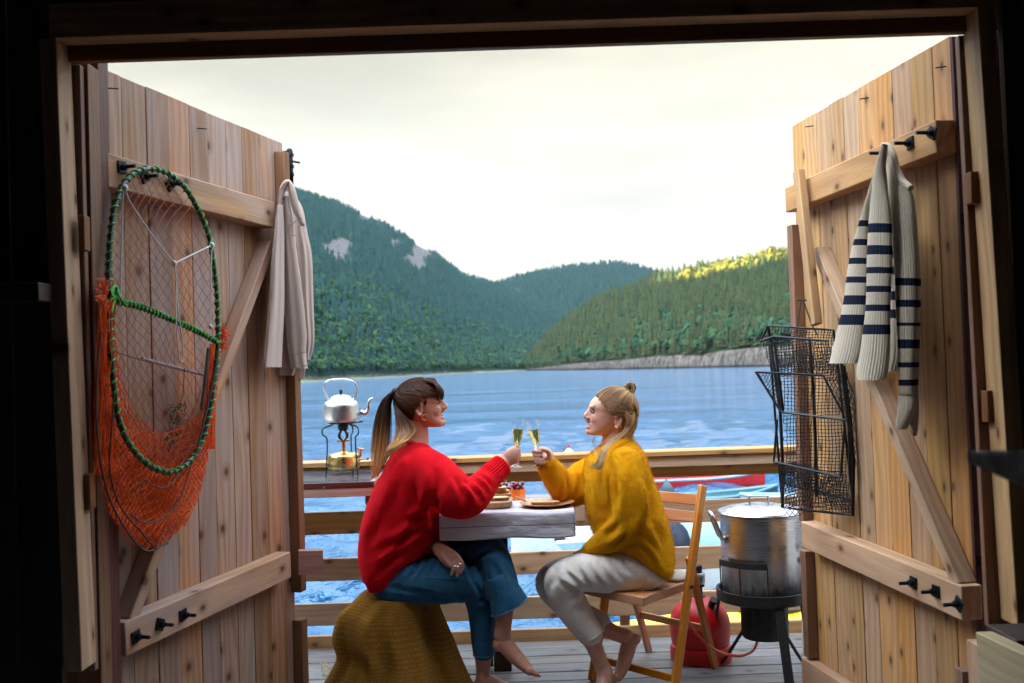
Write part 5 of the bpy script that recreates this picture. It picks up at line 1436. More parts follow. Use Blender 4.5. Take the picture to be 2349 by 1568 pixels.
mb = MB(); mb.lathe([(.001, .342), (.168, .342), (.176, .35), (.178, .38), (.178, .69), (.184, .695), (.184, .70), (.178, .702), (.001, .702)], PB, 72); mb.build('body', M_pot, pot)
mb = MB(); mb.lathe([(.001, .703), (.186, .703), (.188, .707), (.184, .713), (.16, .716), (.152, .724), (.10, .734), (.001, .738)], PB, 72); lid = mb.build('lid', M_alu, pot)
mb = MB(); c = PB + V(-.005, 0, .738); w_ = .042
mb.tube(catmull([c + V(-w_ - .02, 0, .0), c + V(-w_, 0, .001), c + V(-w_, 0, .030), c + V(-w_ + .006, 0, .034), c + V(w_ - .006, 0, .034), c + V(w_, 0, .030), c + V(w_, 0, .001), c + V(w_ + .02, 0, 0)], 3), .0042, n=8); mb.build('lid_handle', M_alu, lid)
for sgn, zt_, yy in ((-1, .655, -.02), (1, .62, -.08)):
    mb = MB(); b = PB + V(sgn * .176, yy, 0)
    o1 = V(sgn * .046, 0, .045)
    for dy in (-.028, .028): pass
    mb.tube(catmull([b + V(0, -.04, zt_ - .055), b + V(sgn * .012, -.042, zt_ - .045), b + o1 + V(0, -.036, zt_), b + o1 + V(sgn * .006, 0, zt_ + .012), b + o1 + V(0, .036, zt_), b + V(sgn * .012, .042, zt_ - .045), b + V(0, .04, zt_ - .055)], 5), .0075, n=10)
    for dy in (-.04, .04): mb.ell(b + V(0, dy, zt_ - .058), (.006, .014, .018))
    mb.build('handle', M_alu, pot)

# ================================================================ boats on the water
def boat(name, label, c, L, B, H, yaw, hull, inner, rim, thwarts=2, deckc=None, bow=.5, draft=.08, cat='boat', group=None, kay=False):
    root = thing(name, label, cat, (c[0], c[1], WZ), group)
    M = Matrix.Rotation(yaw, 3, 'Z'); o = V(c[0], c[1], WZ - draft)
    def stn(t_, inset=0.0):
        """t_ 0 stern .. 1 bow"""
        if kay: wd = B / 2 * max(.02, math.sin(PI * min(1, max(0, t_))) ** .75)
        else: wd = B / 2 * (1 - max(0, (t_ - .45) / .55) ** 2.2) * (.82 + .18 * min(1, t_ / .4))
        wd = max(wd, .012) - inset; z1 = H * (1 + bow * max(0, t_ - .4) ** 2 * 2 + (bow * .6 * max(0, .3 - t_) ** 2 * 3 if kay else 0)); x = (t_ - .5) * L
        return x, max(wd, .006), z1
    def sect(t_, inset, zb):
        x, wd, z1 = stn(t_, inset); out = []
        for k in range(9):
            a = PI * k / 8; out.append(o + M @ V(x, wd * math.copysign(abs(math.cos(a)) ** .45, math.cos(a)), z1 - (z1 - zb) * math.sin(a) ** .7))
        return out
    ts = [i / 22 for i in range(23)]
    mb = MB(); mb.grid([sect(t_, 0, .0) for t_ in ts]); s0 = sect(0, 0, 0); mb.add(s0, [tuple(range(9))]); mb.build('hull', hull, root, fixn=True, angle=60)
    if kay:
        rows = []
        for t_ in ts:
            x, wd, z1 = stn(t_); rows.append([o + M @ V(x, wd * math.cos(PI * k / 8), z1 + .35 * wd * math.sin(PI * k / 8)) for k in range(9)])
        mb = MB(); mb.grid(rows); mb.build('deck', hull, root, fixn=True)
        mb = MB(); x0 = 0; mb.tube([o + M @ V(x0 + .34 * math.cos(a), .19 * math.sin(a) * B / .6, H + .35 * B / 2 + .01) for a in [2 * PI * i / 24 for i in range(24)]], .018, n=6, closed=True)
        mb.build('cockpit_rim', rim, root)
        mb = MB(); mb.add([o + M @ V(x0 + .33 * math.cos(a), .185 * math.sin(a) * B / .6, H + .35 * B / 2 + .006) for a in [2 * PI * i / 24 for i in range(24)]], [tuple(range(24))]); mb.build('cockpit', M_black, root)
    else:
        mb = MB(); mb.grid([sect(t_, .05, .10) for t_ in ts[:-1]]); mb.build('inner_hull', inner, root, fixn=True)
        for sg in (-1, 1):
            mb = MB(); mb.tube([o + M @ V(stn(t_)[0], sg * (stn(t_)[1] - .02), stn(t_)[2]) for t_ in ts], .03, n=8); mb.build('gunwale', rim, root)
        for k in range(thwarts):
            x, wd, z1 = stn(.2 + .3 * k); mb = MB(); p = o + M @ V(x, 0, z1 * .72); mb.beam(p - M @ V(0, wd * .92, 0), p + M @ V(0, wd * .92, 0), .22, .03); mb.build('thwart', rim, root)
    return root, o, M, stn
def gel(name, c, r=.3): return simple(name, c, r, nscale=3, namt=.12)
G_red, G_dark, G_white, G_blue, G_yel, G_pale = gel('red_hull', (.42, .015, .015)), gel('dark_hull', (.02, .05, .065)), gel('white_hull', (.48, .52, .54)), gel('blue_tarp', (.001, .006, .022), .9), gel('yellow_hull', (.85, .52, .01)), gel('pale_blue_hull', (.18, .30, .38))
def wp(px, py, Y): p = P(px, py, Y); return (p.x, p.y)
boat('rowing_boat', 'red open boat moored beyond the chair, nearest the middle of the bay', wp(1622, 1120, 20.5), 2.5, .8, .30, math.radians(8), G_red, G_red, G_pale, bow=.35)
r_, o, M, st = boat('rowing_boat', 'dark grey-blue boat lying in front of the red boat', wp(1645, 1150, 17.8), 2.3, .8, .28, math.radians(10), G_dark, gel('teal_inside', (.03, .12, .15)), gel('blue_grey_rim', (.06, .17, .24)), bow=.6)
mb = MB(); p = V(*wp(1529, 1120, 17.6), WZ + .25); mb.rings([[p + V(dx * s_, dy * s_, z) for dx, dy in ((-.14, -.1), (.14, -.1), (.14, .1), (-.14, .1))] for z, s_ in ((0, 1), (.12, .85), (.24, .3), (.30, .06))]); mb.build('stern_cover', G_dark, r_)
boat('rowing_boat', 'pale blue boat half hidden behind the crab trap', wp(1835, 1140, 17), 2.0, .9, .30, math.radians(175), G_pale, G_white, G_pale, bow=.4)
boat('rowing_boat', 'grey-green boat with beige rail farthest right behind the trap', wp(1800, 1110, 22), 3.6, 1.4, .5, math.radians(160), gel('grey_green', (.10, .2, .2)), G_dark, gel('beige_rail', (.5, .42, .33)))
r_, o, M, st = boat('motorboat', 'white motorboat with blue arc on its side behind the pot', wp(1640, 1300, 11.2), 3.4, 1.5, .62, math.radians(6), G_white, G_pale, G_white, bow=.3)
mb = MB(); cx = V(*wp(1640, 1230, 11.2), WZ + .5); mb.rings([[cx + V(x * s_, y * s_, z) for x, y in ((-.85, -.5), (.7, -.5), (.7, .5), (-.85, .5))] for z, s_ in ((0, 1), (.22, .9), (.38, .72), (.42, .6))]); mb.build('cabin', G_pale, r_, bevel=.03, smooth=True)
mb = MB(); rs = []
yf = st(.4)[1]
for k in range(16):
    f = k / 15; a = math.radians(160 - 140 * f); x = -.15 + .42 * -math.cos(a) * -1; z = .46 + .10 * math.sin(a); h_ = .022 * math.sin(PI * f) + .003
    rs.append([o + M @ V(x, -.748, z + h_), o + M @ V(x, -.756, z + h_), o + M @ V(x, -.756, z - h_), o + M @ V(x, -.748, z - h_)])
mb.rings(rs); mb.build('blue_arc', simple('cobalt_paint', (.0, .05, .7), .4), r_)
mb = MB(); cx = V(*wp(1545, 1235, 10.9), WZ + .62); mb.ell(cx, (.20, .3, .26)); mb.build('tarp', G_blue, r_)
r_, o, M, st = boat('dinghy', 'small white dinghy with black fitting seen between the women\'s knees', wp(1345, 1262, 13.2), 2.0, 1.0, .45, math.radians(172), G_white, G_white, G_white, bow=.8, thwarts=1)
mb = MB(); p = V(*wp(1284, 1248, 12.6), WZ + .42); mb.ell(p, (.07, .05, .05)); mb.build('bow_fitting', M_black, r_)
boat('kayak', 'bright yellow kayak lying close under the railing behind the burner', wp(1770, 1432, 9.2), 3.2, .6, .24, math.radians(4), G_yel, G_yel, M_black, kay=True, bow=.5, draft=.03)
mb = MB(); p = V(*wp(1501, 1436, 9.0), WZ + .12); mb.ell(p, (.09, .09, .12)); tag(mb.build('buoy', gel('orange_buoy', (.8, .3, .01)), angle=180), 'orange fender floating under the railing behind the chair legs', 'buoy')
mb = MB(); p = V(*wp(1524, 1436, 9.1), WZ + .11); mb.ell(p, (.11, .1, .11)); tag(mb.build('buoy', gel('grey_fender', (.12, .17, .2)), angle=180), 'dark grey fender floating beside the orange one', 'buoy')
by = V(*wp(1305, 1044, 29), WZ); bo = thing('mooring_buoy', 'small white mooring buoy with red top floating above the railing', 'buoy', by)
mb = MB(); mb.lathe([(.01, -.1), (.13, -.05), (.15, .06), (.10, .14), (.03, .2), (.02, .22), (.001, .22)], by, 20); mb.build('float', G_white, bo)
mb = MB(); mb.lathe([(.001, .2), (.035, .2), (.03, .3), (.001, .31)], by, 12); mb.build('top_mark', G_red, bo)
mb = MB(); mb.tube([by + V(-.09, 0, .08), by + V(-.14, 0, .16), by + V(-.08, 0, .19)], .02); mb.build('ring', M_black, bo)
# jetty seen through the gap beside the right door
jt = thing('jetty', 'low timber jetty seen through the gap by the right jamb', 'jetty', (5.2, 11, WZ))
mb = MB()
for i in range(14): mb.prism([(4.4, 8.6 + i * .2, WZ + .35), (6.6, 8.6 + i * .2, WZ + .35), (6.6, 8.78 + i * .2, WZ + .35), (4.4, 8.78 + i * .2, WZ + .35)], (0, 0, .04), along=(1, 0, 0))
mb.build('decking', W_deck, jt)
for x, y in ((4.6, 8.8), (4.6, 11.1), (6.3, 8.8), (6.3, 11.1)):
    mb = MB(); mb.tube([(x, y, WZ - 1), (x, y, WZ + .7)], .08, n=12); mb.build('pile', W_brown, jt)
# ================================================================ people
YP = 4.27; PXM = FPX / YP
def limb(mb, pts, n=20, k=5, up=None):
    """pts: (px, py, Y, r_inplane, r_depth) -> rounded tapering tube; closed ends"""
    path = catmull(pts, k); C = [P(p[0], p[1], p[2]) for p in path]; m = len(C); rs = []
    for i in range(m):
        t_ = (C[min(i + 1, m - 1)] - C[max(i - 1, 0)])
        t_ = t_.normalized() if t_.length > 1e-6 else V(0, 0, 1)
        dv = V(0, 1, 0); dv = (dv - t_ * dv.dot(t_))
        if dv.length < .25: dv = CU - t_ * CU.dot(t_)
        dv.normalize(); s_ = t_.cross(dv).normalized()
        rs.append([C[i] + s_ * path[i][3] * math.cos(2 * PI * q / n) + dv * path[i][4] * math.sin(2 * PI * q / n) for q in range(n)])
    def capring(i, sgn):
        t_ = (C[min(i + 1, m - 1)] - C[max(i - 1, 0)]).normalized() * sgn; out = []
        for f, g in ((.5, .80), (.8, .5), (.95, .2)):
            out.append([C[i] + (p - C[i]) * g + t_ * f * min(path[i][3], path[i][4]) * .8 for p in rs[i]])
        return out
    a = capring(0, -1)[::-1]; b = capring(m - 1, 1)
    mb.rings(a + rs + b)

def slices(mb, rows, Yc, n=32, p=2.2, k=4, yshift=None):
    """rows: (py, xl, xr, half depth[, Y shift])"""
    path = catmull([tuple(r) + ((0,) if len(r) == 4 else ()) for r in rows], k); rs = []
    for (y, xl, xr, hd, ys) in path:
        c = P((xl + xr) / 2, y, Yc + ys); w_ = (xr - xl) / 2 / PXM; ring = []
        for q in range(n):
            a = 2 * PI * q / n; ca, sa = math.cos(a), math.sin(a)
            ring.append(c + CR * w_ * math.copysign(abs(ca) ** (2 / p), ca) + V(0, 1, 0) * hd * math.copysign(abs(sa) ** (2 / p), sa))
        rs.append(ring)
    mb.rings(rs)

def ball(mb, x, y, Y, rx, rz, ry, rot=0, n=14):
    """ellipsoid with radii in metres, in the picture frame"""
    M = Matrix((CR, V(0, 1, 0), CU)).transposed() @ Matrix.Rotation(rot, 3, 'Y')
    mb.ell(P(x, y, Y), (rx, ry, rz), M=M, nu=n, nv=10)

def cols(me, fn, name='skin_tint'):
    n = len(me.vertices); co = np.zeros(n * 3, dtype=np.float32); me.vertices.foreach_get('co', co); co = co.reshape(-1, 3)
    d = co - np.array(CAMP); f = d @ np.array(FW); x = 1174.5 + d @ np.array(CR) / f * FPX; y = 784 - d @ np.array(CU) / f * FPX
    v = fn(x, y, co[:, 1]); a = me.attributes.new(name, 'FLOAT', 'POINT'); a.data.foreach_set('value', v.astype(np.float32))

def blob(x, y, cx, cy, rx, ry): return np.clip(1.3 - np.sqrt(((x - cx) / rx) ** 2 + ((y - cy) / ry) ** 2), 0, 1)

def skin_mat(name, base, lip, blush):
    t = NT(name); tcn = t.node('ShaderNodeTexCoord').outputs['Object']; n1 = t.noise(tcn, 35, 4, .6)
    c = t.mix(t.rng(n1, .3, .7), tuple(q * .9 for q in base), tuple(min(1, q * 1.1) for q in base))
    c = t.mix(t.attr('lip', 'Fac'), c, lip); c = t.mix(t.math('MULTIPLY', t.attr('blush', 'Fac'), .5), c, blush)
    c = t.mix(t.attr('dark', 'Fac'), c, (.05, .022, .014))
    t.set(Base_Color=c, Roughness=.48, Subsurface_Weight=.15, Subsurface_Radius=(.8, .3, .15), Subsurface_Scale=.01, Normal=t.bump(t.noise(tcn, 500, 2), .08, .002))
    t.b.inputs['Specular IOR Level'].default_value = .35
    return t.m
SK1 = skin_mat('fair_warm_skin', (.52, .25, .17), (.48, .10, .08), (.55, .14, .09))
SK2 = skin_mat('fair_pink_skin', (.60, .32, .23), (.52, .12, .10), (.62, .17, .12))
t = NT('tooth_enamel'); t.set(Base_Color=(.60, .55, .47), Roughness=.4); M_teeth = t.m
t = NT('eye_white'); t.set(Base_Color=(.36, .33, .31), Roughness=.4); M_eye = t.m
M_iris = simple('dark_iris', (.03, .025, .02), .15); M_lash = simple('lash', (.012, .008, .006), .7)
M_gold = simple('gold_ring_metal', (.8, .5, .16), .22, 1.0); M_silver = simple('silver_ring_metal', (.75, .75, .75), .2, 1.0); M_nail = simple('dark_nail_polish', (.05, .01, .02), .2); M_nail2 = simple('greyish_nail_polish', (.33, .25, .22), .2)
def denim(name, col, dark):
    t = NT(name); tcn = t.node('ShaderNodeTexCoord').outputs['Object']; n1 = t.noise(tcn, 10, 4, .6); tw = t.noise(t.map(tcn, (900, 900, 250)), 1, 2); slub = t.noise(t.map(tcn, (160, 160, 12)), 1, 3, .6)
    c = t.mix(t.rng(tw, .3, .7), dark, col); c = t.mix(t.math('MULTIPLY', t.rng(n1, .45, .7), .35), c, tuple(min(1, q * 1.9 + .01) for q in col)); c = t.mix(t.math('MULTIPLY', t.rng(slub, .55, .8), .3), c, tuple(q * 1.7 for q in col))
    t.set(Base_Color=c, Roughness=.88, Normal=t.bump(tw, .25, .003), Sheen_Weight=.1); t.b.inputs['Specular IOR Level'].default_value = .15; return t.m
M_denim = denim('blue_denim', (.025, .11, .20), (.010, .055, .11)); M_denim_edge = denim('frayed_denim', (.05, .17, .28), (.01, .05, .10))
M_ivory = denim('ivory_cotton', (.76, .68, .60), (.62, .55, .49))
M_redknit = knit('red_wool_knit', (.72, .006, .014), (.48, .003, .008), 420, .35, .18, sheen=.5)
M_yelknit = knit('mustard_mohair_knit', (.88, .38, .004), (.66, .24, .003), 240, .9, .22, sheen=.8)

def folds(specs, base=.0018, wl=.05, seed=1):
    """cloth folds: specs (x0, y0, x1, y1, width px, depth m): creases along drawn lines, plus broad soft undulation"""
    def f(co, no):
        co = co.astype(np.float64); d = co - np.array(CAMP); ff = d @ np.array(FW)
        x = 1174.5 + d @ np.array(CR) / ff * FPX; y = 784 - d @ np.array(CU) / ff * FPX
        h = base * 2.2 * fbm(co / wl, seed, 3)
        near = np.clip((-no[:, 1] + .25) / .5, 0, 1)
        for (x0, y0, x1, y1, w_, dp) in specs:
            vx, vy = x1 - x0, y1 - y0; L2 = vx * vx + vy * vy
            t_ = np.clip(((x - x0) * vx + (y - y0) * vy) / L2, 0, 1)
            bend = w_ * .5 * np.sin(t_ * 3.1)
            dd = ((x - x0) * -vy + (y - y0) * vx) / math.sqrt(L2) + bend
            du = np.sqrt((x - x0 - t_ * vx) ** 2 + (y - y0 - t_ * vy) ** 2)
            inn = np.exp(-(np.maximum(0, du - np.abs(dd)) / (w_ * 1.2)) ** 2) * np.sin(np.clip(t_, .02, .98) * PI) ** .6
            q = dd / w_
            h += near * inn * 1.7 * dp * (-np.exp(-q * q) + .75 * np.exp(-((q - 1.5) / 1.1) ** 2) + .3 * np.exp(-((q + 1.7) / 1.1) ** 2))
        return (co + no * h[:, None]).astype(np.float32)
    return f

def finger(mb, pts, r0=.0088, r1=.0068):
    """pts list of (px,py,Y)"""
    path = catmull(pts, 4); m = len(path); mb.tube([P(*p) for p in path], [r0 + (r1 - r0) * i / (m - 1) for i in range(m)], n=10)
    mb.ell(P(*pts[-1]), (r1, r1, r1), nu=10, nv=8); mb.ell(P(*pts[0]), (r0 * 1.05,) * 3, nu=10, nv=8)

def ribtube(name, pts, mat, parent, ribs=26, amp=.0030, n=156, k=6):
    path = catmull(pts, k); C = [P(p[0], p[1], p[2]) for p in path]; m = len(C); rs = []
    for i in range(m):
        t_ = (C[min(i + 1, m - 1)] - C[max(i - 1, 0)]).normalized(); dv = V(0, 1, 0); dv = (dv - t_ * dv.dot(t_)).normalized(); s_ = t_.cross(dv).normalized()
        rs.append([C[i] + s_ * (path[i][3] + amp * math.cos(ribs * 2 * PI * q / n)) * math.cos(2 * PI * q / n) + dv * (path[i][4] + amp * math.cos(ribs * 2 * PI * q / n)) * math.sin(2 * PI * q / n) for q in range(n)])
    c_ = C[-1]; rs.append([c_ + (p - c_) * .86 for p in rs[-1]]); i_ = len(rs) - 1; rs.append([p + (C[-2] - C[-1]) * 2 for p in rs[i_]])
    mb = MB(); mb.rings(rs); return mb.build(name, mat, parent, angle=180)

# ---------------------------------------------------------------- woman in red (faces right)
def head_profile(mb, side, rows, Yc): slices(mb, rows, Yc, n=36, p=2.25, k=3)
mb = MB()
H1 = [(874, 948, 976, .030), (880, 932, 990, .052), (889, 918, 1001, .066), (900, 911, 1009, .075), (912, 908, 1014, .079), (919, 908, 1014.5, .0785), (926, 910, 1011.5, .076), (934, 912, 1012, .074), (942, 916, 1013.5, .070), (949, 922, 1012.5, .066), (957, 932, 1013, .060), (965, 944, 1017, .053), (973, 956, 1019, .044), (980, 968, 1013, .032)]
head_profile(mb, 1, H1, YP)
limb(mb, [(948, 960, YP, .056, .055), (955, 985, YP, .050, .052), (956, 1008, YP, .052, .054), (946, 1035, YP, .07, .09)])
# nose, brow, lips, cheeks, chin
limb(mb, [(1006, 916, YP, .012, .012), (1010, 926, YP, .014, .013), (1013, 934, YP, .013, .014)], n=12)
limb(mb, [(1012, 917, YP, .006, .009), (1017, 925, YP, .0075, .009), (1022, 932, YP, .0095, .0115), (1020.5, 936, YP, .009, .013)], n=12)
for s_ in (-1, 1): ball(mb, 1017.5, 936.5, YP + s_ * .011, .010, .007, .006)
for s_ in (-1, 1): ball(mb, 1003, 916, YP + s_ * .030, .016, .008, .022); ball(mb, 996, 944, YP + s_ * .034, .026, .026, .020); ball(mb, 998, 939, YP + s_ * .037, .024, .016, .014)
ball(mb, 1014, 943.5, YP, .012, .0055, .020); ball(mb, 1013.5, 959.5, YP, .012, .007, .018); ball(mb, 1016, 970, YP, .013, .014, .019); ball(mb, 985, 968, YP, .04, .02, .045)
# ear
for s_ in (-1, 1):
    path = [(966, 930), (958, 927), (953, 934), (956, 946), (962, 955), (966, 951)]
    limb(mb, [(x, y, YP + s_ * .080, .0055, .005) for x, y in path], n=10, k=3); ball(mb, 962, 941, YP + s_ * .074, .013, .022, .006)
# trunk under the clothes
slices(mb, [(1030, 925, 985, .10), (1060, 905, 995, .17), (1120, 880, 1000, .14), (1200, 860, 985, .13), (1280, 866, 950, .12), (1335, 872, 940, .12)], YP)
limb(mb, [(975, 1080, 4.12, .05, .05), (1060, 1150, 4.07, .045, .045), (1110, 1105, 4.13, .036, .036), (1152, 1066, 4.19, .027, .025), (1160, 1058, 4.20, .028, .022)])
limb(mb, [(960, 1080, 4.42, .05, .05), (960, 1190, 4.42, .045, .045), (985, 1240, 4.28, .035, .035), (1003, 1257, 4.15, .026, .022), (1008, 1263, 4.13, .028, .02)])
limb(mb, [(920, 1340, 4.20, .065, .065), (1000, 1332, 4.18, .065, .065), (1080, 1345, 4.20, .045, .045), (1102, 1420, 4.2, .040, .040), (1108, 1490, 4.2, .04, .04), (1108, 1535, 4.2, .030, .030), (1108, 1562, 4.2, .032, .034)])
limb(mb, [(925, 1320, 4.36, .065, .065), (1020, 1270, 4.33, .06, .06), (1125, 1262, 4.25, .055, .055), (1145, 1340, 4.17, .05, .05), (1155, 1400, 4.13, .042, .042), (1155, 1432, 4.12, .034, .034), (1152, 1462, 4.12, .036, .034)])
# feet
limb(mb, [(1150, 1470, 4.12, .036, .032), (1170, 1492, 4.115, .034, .036), (1192, 1516, 4.11, .029, .042), (1210, 1534, 4.105, .021, .044), (1218, 1542, 4.103, .015, .042)], n=20)
ball(mb, 1143, 1480, 4.12, .026, .028, .028)
for i, (dx, dy, ln, r) in enumerate(((8, 5, 14, .0145), (2, -1, 15, .0105), (-1, -2, 13, .0088), (-4, -3, 11, .0082), (-7, -5, 9, .0078))):
    Yt = 4.068 + i * .017 ; finger(mb, [(1210 + dx, 1534 + dy, Yt), (1210 + dx + ln * .55, 1534 + dy + ln * .4, Yt - .002), (1210 + dx + ln * .95, 1534 + dy + ln * .6, Yt)], r, r * .85)
limb(mb, [(1106, 1560, 4.2, .034, .032), (1130, 1569, 4.2, .032, .036), (1160, 1579, 4.2, .022, .042), (1180, 1584, 4.2, .015, .044)], n=20); ball(mb, 1098, 1572, 4.2, .026, .026, .028)
for i, r in enumerate((.0115, .0085, .0078, .0072, .007)):
    Yt = 4.24 - i * .018; finger(mb, [(1180 - i * 3, 1582, Yt), (1192 - i * 3.5, 1581, Yt), (1203 - i * 5, 1587, Yt)], r, r * .85)
# right hand closed round the stem (back of the hand towards us)
limb(mb, [(1157, 1062, 4.20, .026, .016), (1168, 1052, 4.20, .034, .017), (1180, 1045, 4.205, .037, .018), (1184, 1044, 4.21, .034, .017)], n=18)
for i, (yk, ye) in enumerate(((1034, 1033), (1043, 1043), (1053, 1052), (1062, 1060))):
    xk = 1184 - abs(i - 1) * 1.5 - (2 if i == 3 else 0)
    finger(mb, [(xk - 3, yk, 4.205), (xk + 5, yk, 4.215), (xk + 7.5, ye + 1, 4.245), (xk + 3, ye + 2, 4.283), (xk - 5, ye + 2, 4.290)], .0092, .0078)
finger(mb, [(1165, 1040, 4.215), (1174, 1031, 4.235), (1184, 1028, 4.262), (1190, 1031, 4.278)], .0105, .0085)
# left hand resting on the thigh
limb(mb, [(1002, 1257, 4.14, .025, .018), (1016, 1268, 4.10, .032, .016), (1032, 1281, 4.082, .037, .015), (1040, 1286, 4.078, .034, .014)], n=18)
for (a, b, c, r) in (((1036, 1291), (1040, 1306), (1035, 1318), .0085), ((1044, 1290), (1050, 1305), (1048, 1321), .0085), ((1050, 1285), (1057, 1299), (1057, 1314), .0080), ((1053, 1279), (1061, 1292), (1062, 1306), .0072)):
    finger(mb, [(a[0] - 5, a[1] - 6, 4.080), (a[0], a[1], 4.070), (b[0], b[1], 4.060), (c[0], c[1], 4.068)], r, r * .8)
finger(mb, [(1014, 1273, 4.09), (1022, 1284, 4.072), (1030, 1294, 4.066), (1036, 1300, 4.066)], .0105, .0082)
me = remeshed(mb, 'person', .0034, 5)
cols(me, lambda x, y, Y: np.maximum(blob(x, y, 1014, 943.5, 7, 3), blob(x, y, 1014, 960, 7, 4)) * (x > 1005), 'lip')
cols(me, lambda x, y, Y: .25 * blob(x, y, 1000, 943, 12, 9) + .4 * blob(x, y, 1022, 933, 6, 5) + .3 * blob(x, y, 960, 940, 8, 12), 'blush')
cols(me, lambda x, y, Y: .8 * blob(x, y, 1014, 951.5, 5, 3.2) * (x > 1006), 'dark')
w1 = link('person', me, SK1, angle=180)
tag(w1, 'woman in red sweater and blue jeans with ponytail, raising a glass from the draped stool', 'person')
mb = MB(); limb(mb, [(1008.5, 950, YP - .020, .0025, .003), (1012.5, 950.5, YP - .010, .0034, .004), (1014.5, 950.8, YP, .0036, .004), (1012.5, 950.5, YP + .010, .0034, .004)], n=10); mb.build('teeth', M_teeth, w1)
for s_ in (-1, 1):
    mb = MB(); ball(mb, 1005, 924, YP + s_ * .033, .0105, .0075, .0105); e_ = mb.build('eye', M_eye, w1)
    mb = MB(); ball(mb, 1008.6, 923.6, YP + s_ * .036, .0045, .0052, .0055); mb.build('iris', M_iris, e_)
    mb = MB(); limb(mb, [(1002, 921.5, YP + s_ * .046, .0010, .0010), (1006, 919.8, YP + s_ * .042, .0016, .0016), (1010.5, 920.5, YP + s_ * .036, .0014, .0014), (1013, 921, YP + s_ * .034, .001, .001)], n=8, k=3); mb.build('eyelash', M_lash, e_)
mb = MB(); pc = P(974.5, 958, YP - .083); mb.tube([pc + CR * .0115 * math.cos(a) + CU * .0115 * math.sin(a) + V(0, .004 * math.cos(a), 0) for a in [2 * PI * i / 24 for i in range(24)]], .0016, n=8, closed=True); mb.build('earring', M_gold, w1)
for (x, y) in ((1043, 1299), (1050, 1300), (1054.5, 1294)):
    pc = P(x, y, 4.064); mb = MB(); mb.tube([pc + (CR * math.cos(a) * .95 + CU * .25 * math.cos(a + .6)) * .0098 + V(0, 1, 0) * .0098 * math.sin(a) for a in [2 * PI * i / 18 for i in range(18)]], .0017, n=6, closed=True); mb.build('finger_ring', M_silver, w1)
mb = MB(); 
for i, (x, y) in enumerate(((1238, 1552), (1227, 1543))): ball(mb, x, y, 4.062 + i * .017, .005, .004, .006)
mb.build('toenails', M_nail, w1)

# sweater
mb = MB()
slices(mb, [(1011, 936, 976, .055), (1022, 920, 984, .095), (1036, 904, 997, .145), (1050, 894, 1005, .185), (1080, 880, 1016, .205), (1110, 864, 1019, .205), (1150, 847, 1019, .20), (1190, 834, 1016, .195), (1230, 826, 1009, .195), (1262, 823, 988, .19), (1290, 825, 962, .188), (1312, 831, 938, .18), (1328, 837, 915, .17)], YP, n=48)
limb(mb, [(968, 1062, 4.17, .075, .08), (990, 1085, 4.12, .092, .09), (1025, 1122, 4.07, .097, .09), (1062, 1143, 4.05, .088, .08), (1092, 1130, 4.08, .072, .066), (1116, 1104, 4.12, .056, .052), (1130, 1090, 4.145, .047, .044)], n=30)
limb(mb, [(960, 1070, 4.40, .075, .08), (972, 1150, 4.43, .08, .08), (985, 1215, 4.36, .065, .065), (990, 1240, 4.25, .05, .05)], n=24)
me = remeshed(mb, 'sweater', .0052, 10, folds([
    (1000, 1070, 985, 1190, 13, .014), (985, 1120, 1000, 1250, 12, .010), (1010, 1180, 880, 1260, 11, .012), (1000, 1215, 870, 1300, 10, .010), (970, 1165, 860, 1330, 9, .008), (1015, 1150, 930, 1200, 10, .009),
    (1065, 1102, 1100, 1145, 8, .011), (1082, 1098, 1112, 1128, 7, .010), (1040, 1092, 1062, 1150, 8, .008), (1098, 1090, 1128, 1118, 5, .007), (920, 1060, 900, 1180, 12, .006), (860, 1150, 850, 1260, 10, .005), (905, 1120, 845, 1250, 12, .005)], .0016, .07, 3))
sw1 = link('sweater', me, M_redknit, w1, angle=180)
ribtube('cuff', [(1118, 1102, 4.125, .053, .050), (1128, 1090, 4.14, .049, .045), (1140, 1078, 4.165, .0465, .042), (1153, 1066, 4.185, .0445, .040)], M_redknit, sw1)
ribtube('cuff', [(984, 1232, 4.27, .050, .046), (993, 1243, 4.22, .047, .042), (1003, 1253, 4.165, .040, .036)], M_redknit, sw1)
# ribbed hem hugging the hips
rs = []
for f in np.linspace(0, 1, 8):
    A_ = P(832 + 14 * f, 1318 + 34 * f, YP); B_ = P(952 - 14 * f, 1288 + 28 * f, YP); c_ = (A_ + B_) / 2; ax = (B_ - A_) / 2; n = 240
    rs.append([c_ + ax * (1 + .018 * math.cos(60 * 2 * PI * q / n) - .05 * f) * math.cos(2 * PI * q / n) + V(0, 1, 0) * (.186 - .012 * f) * (1 + .018 * math.cos(60 * 2 * PI * q / n)) * math.sin(2 * PI * q / n) for q in range(n)])
mb = MB(); mb.rings(rs); mb.build('hem', M_redknit, sw1, angle=180)
rs = []
for f in np.linspace(0, 1, 5):
    c_ = P(957 - 3 * f, 1013 + 6 * f, YP); n = 160
    rs.append([c_ + (CR * (.037 + .012 * f) * math.cos(2 * PI * q / n) + V(0, 1, 0) * (.060 + .016 * f) * math.sin(2 * PI * q / n)) * (1 + .02 * math.cos(40 * 2 * PI * q / n)) - CU * .014 * math.cos(2 * PI * q / n) for q in range(n)])
mb = MB(); mb.rings(rs, caps=False); mb.build('neckband', M_redknit, sw1, angle=180, solid=.003)

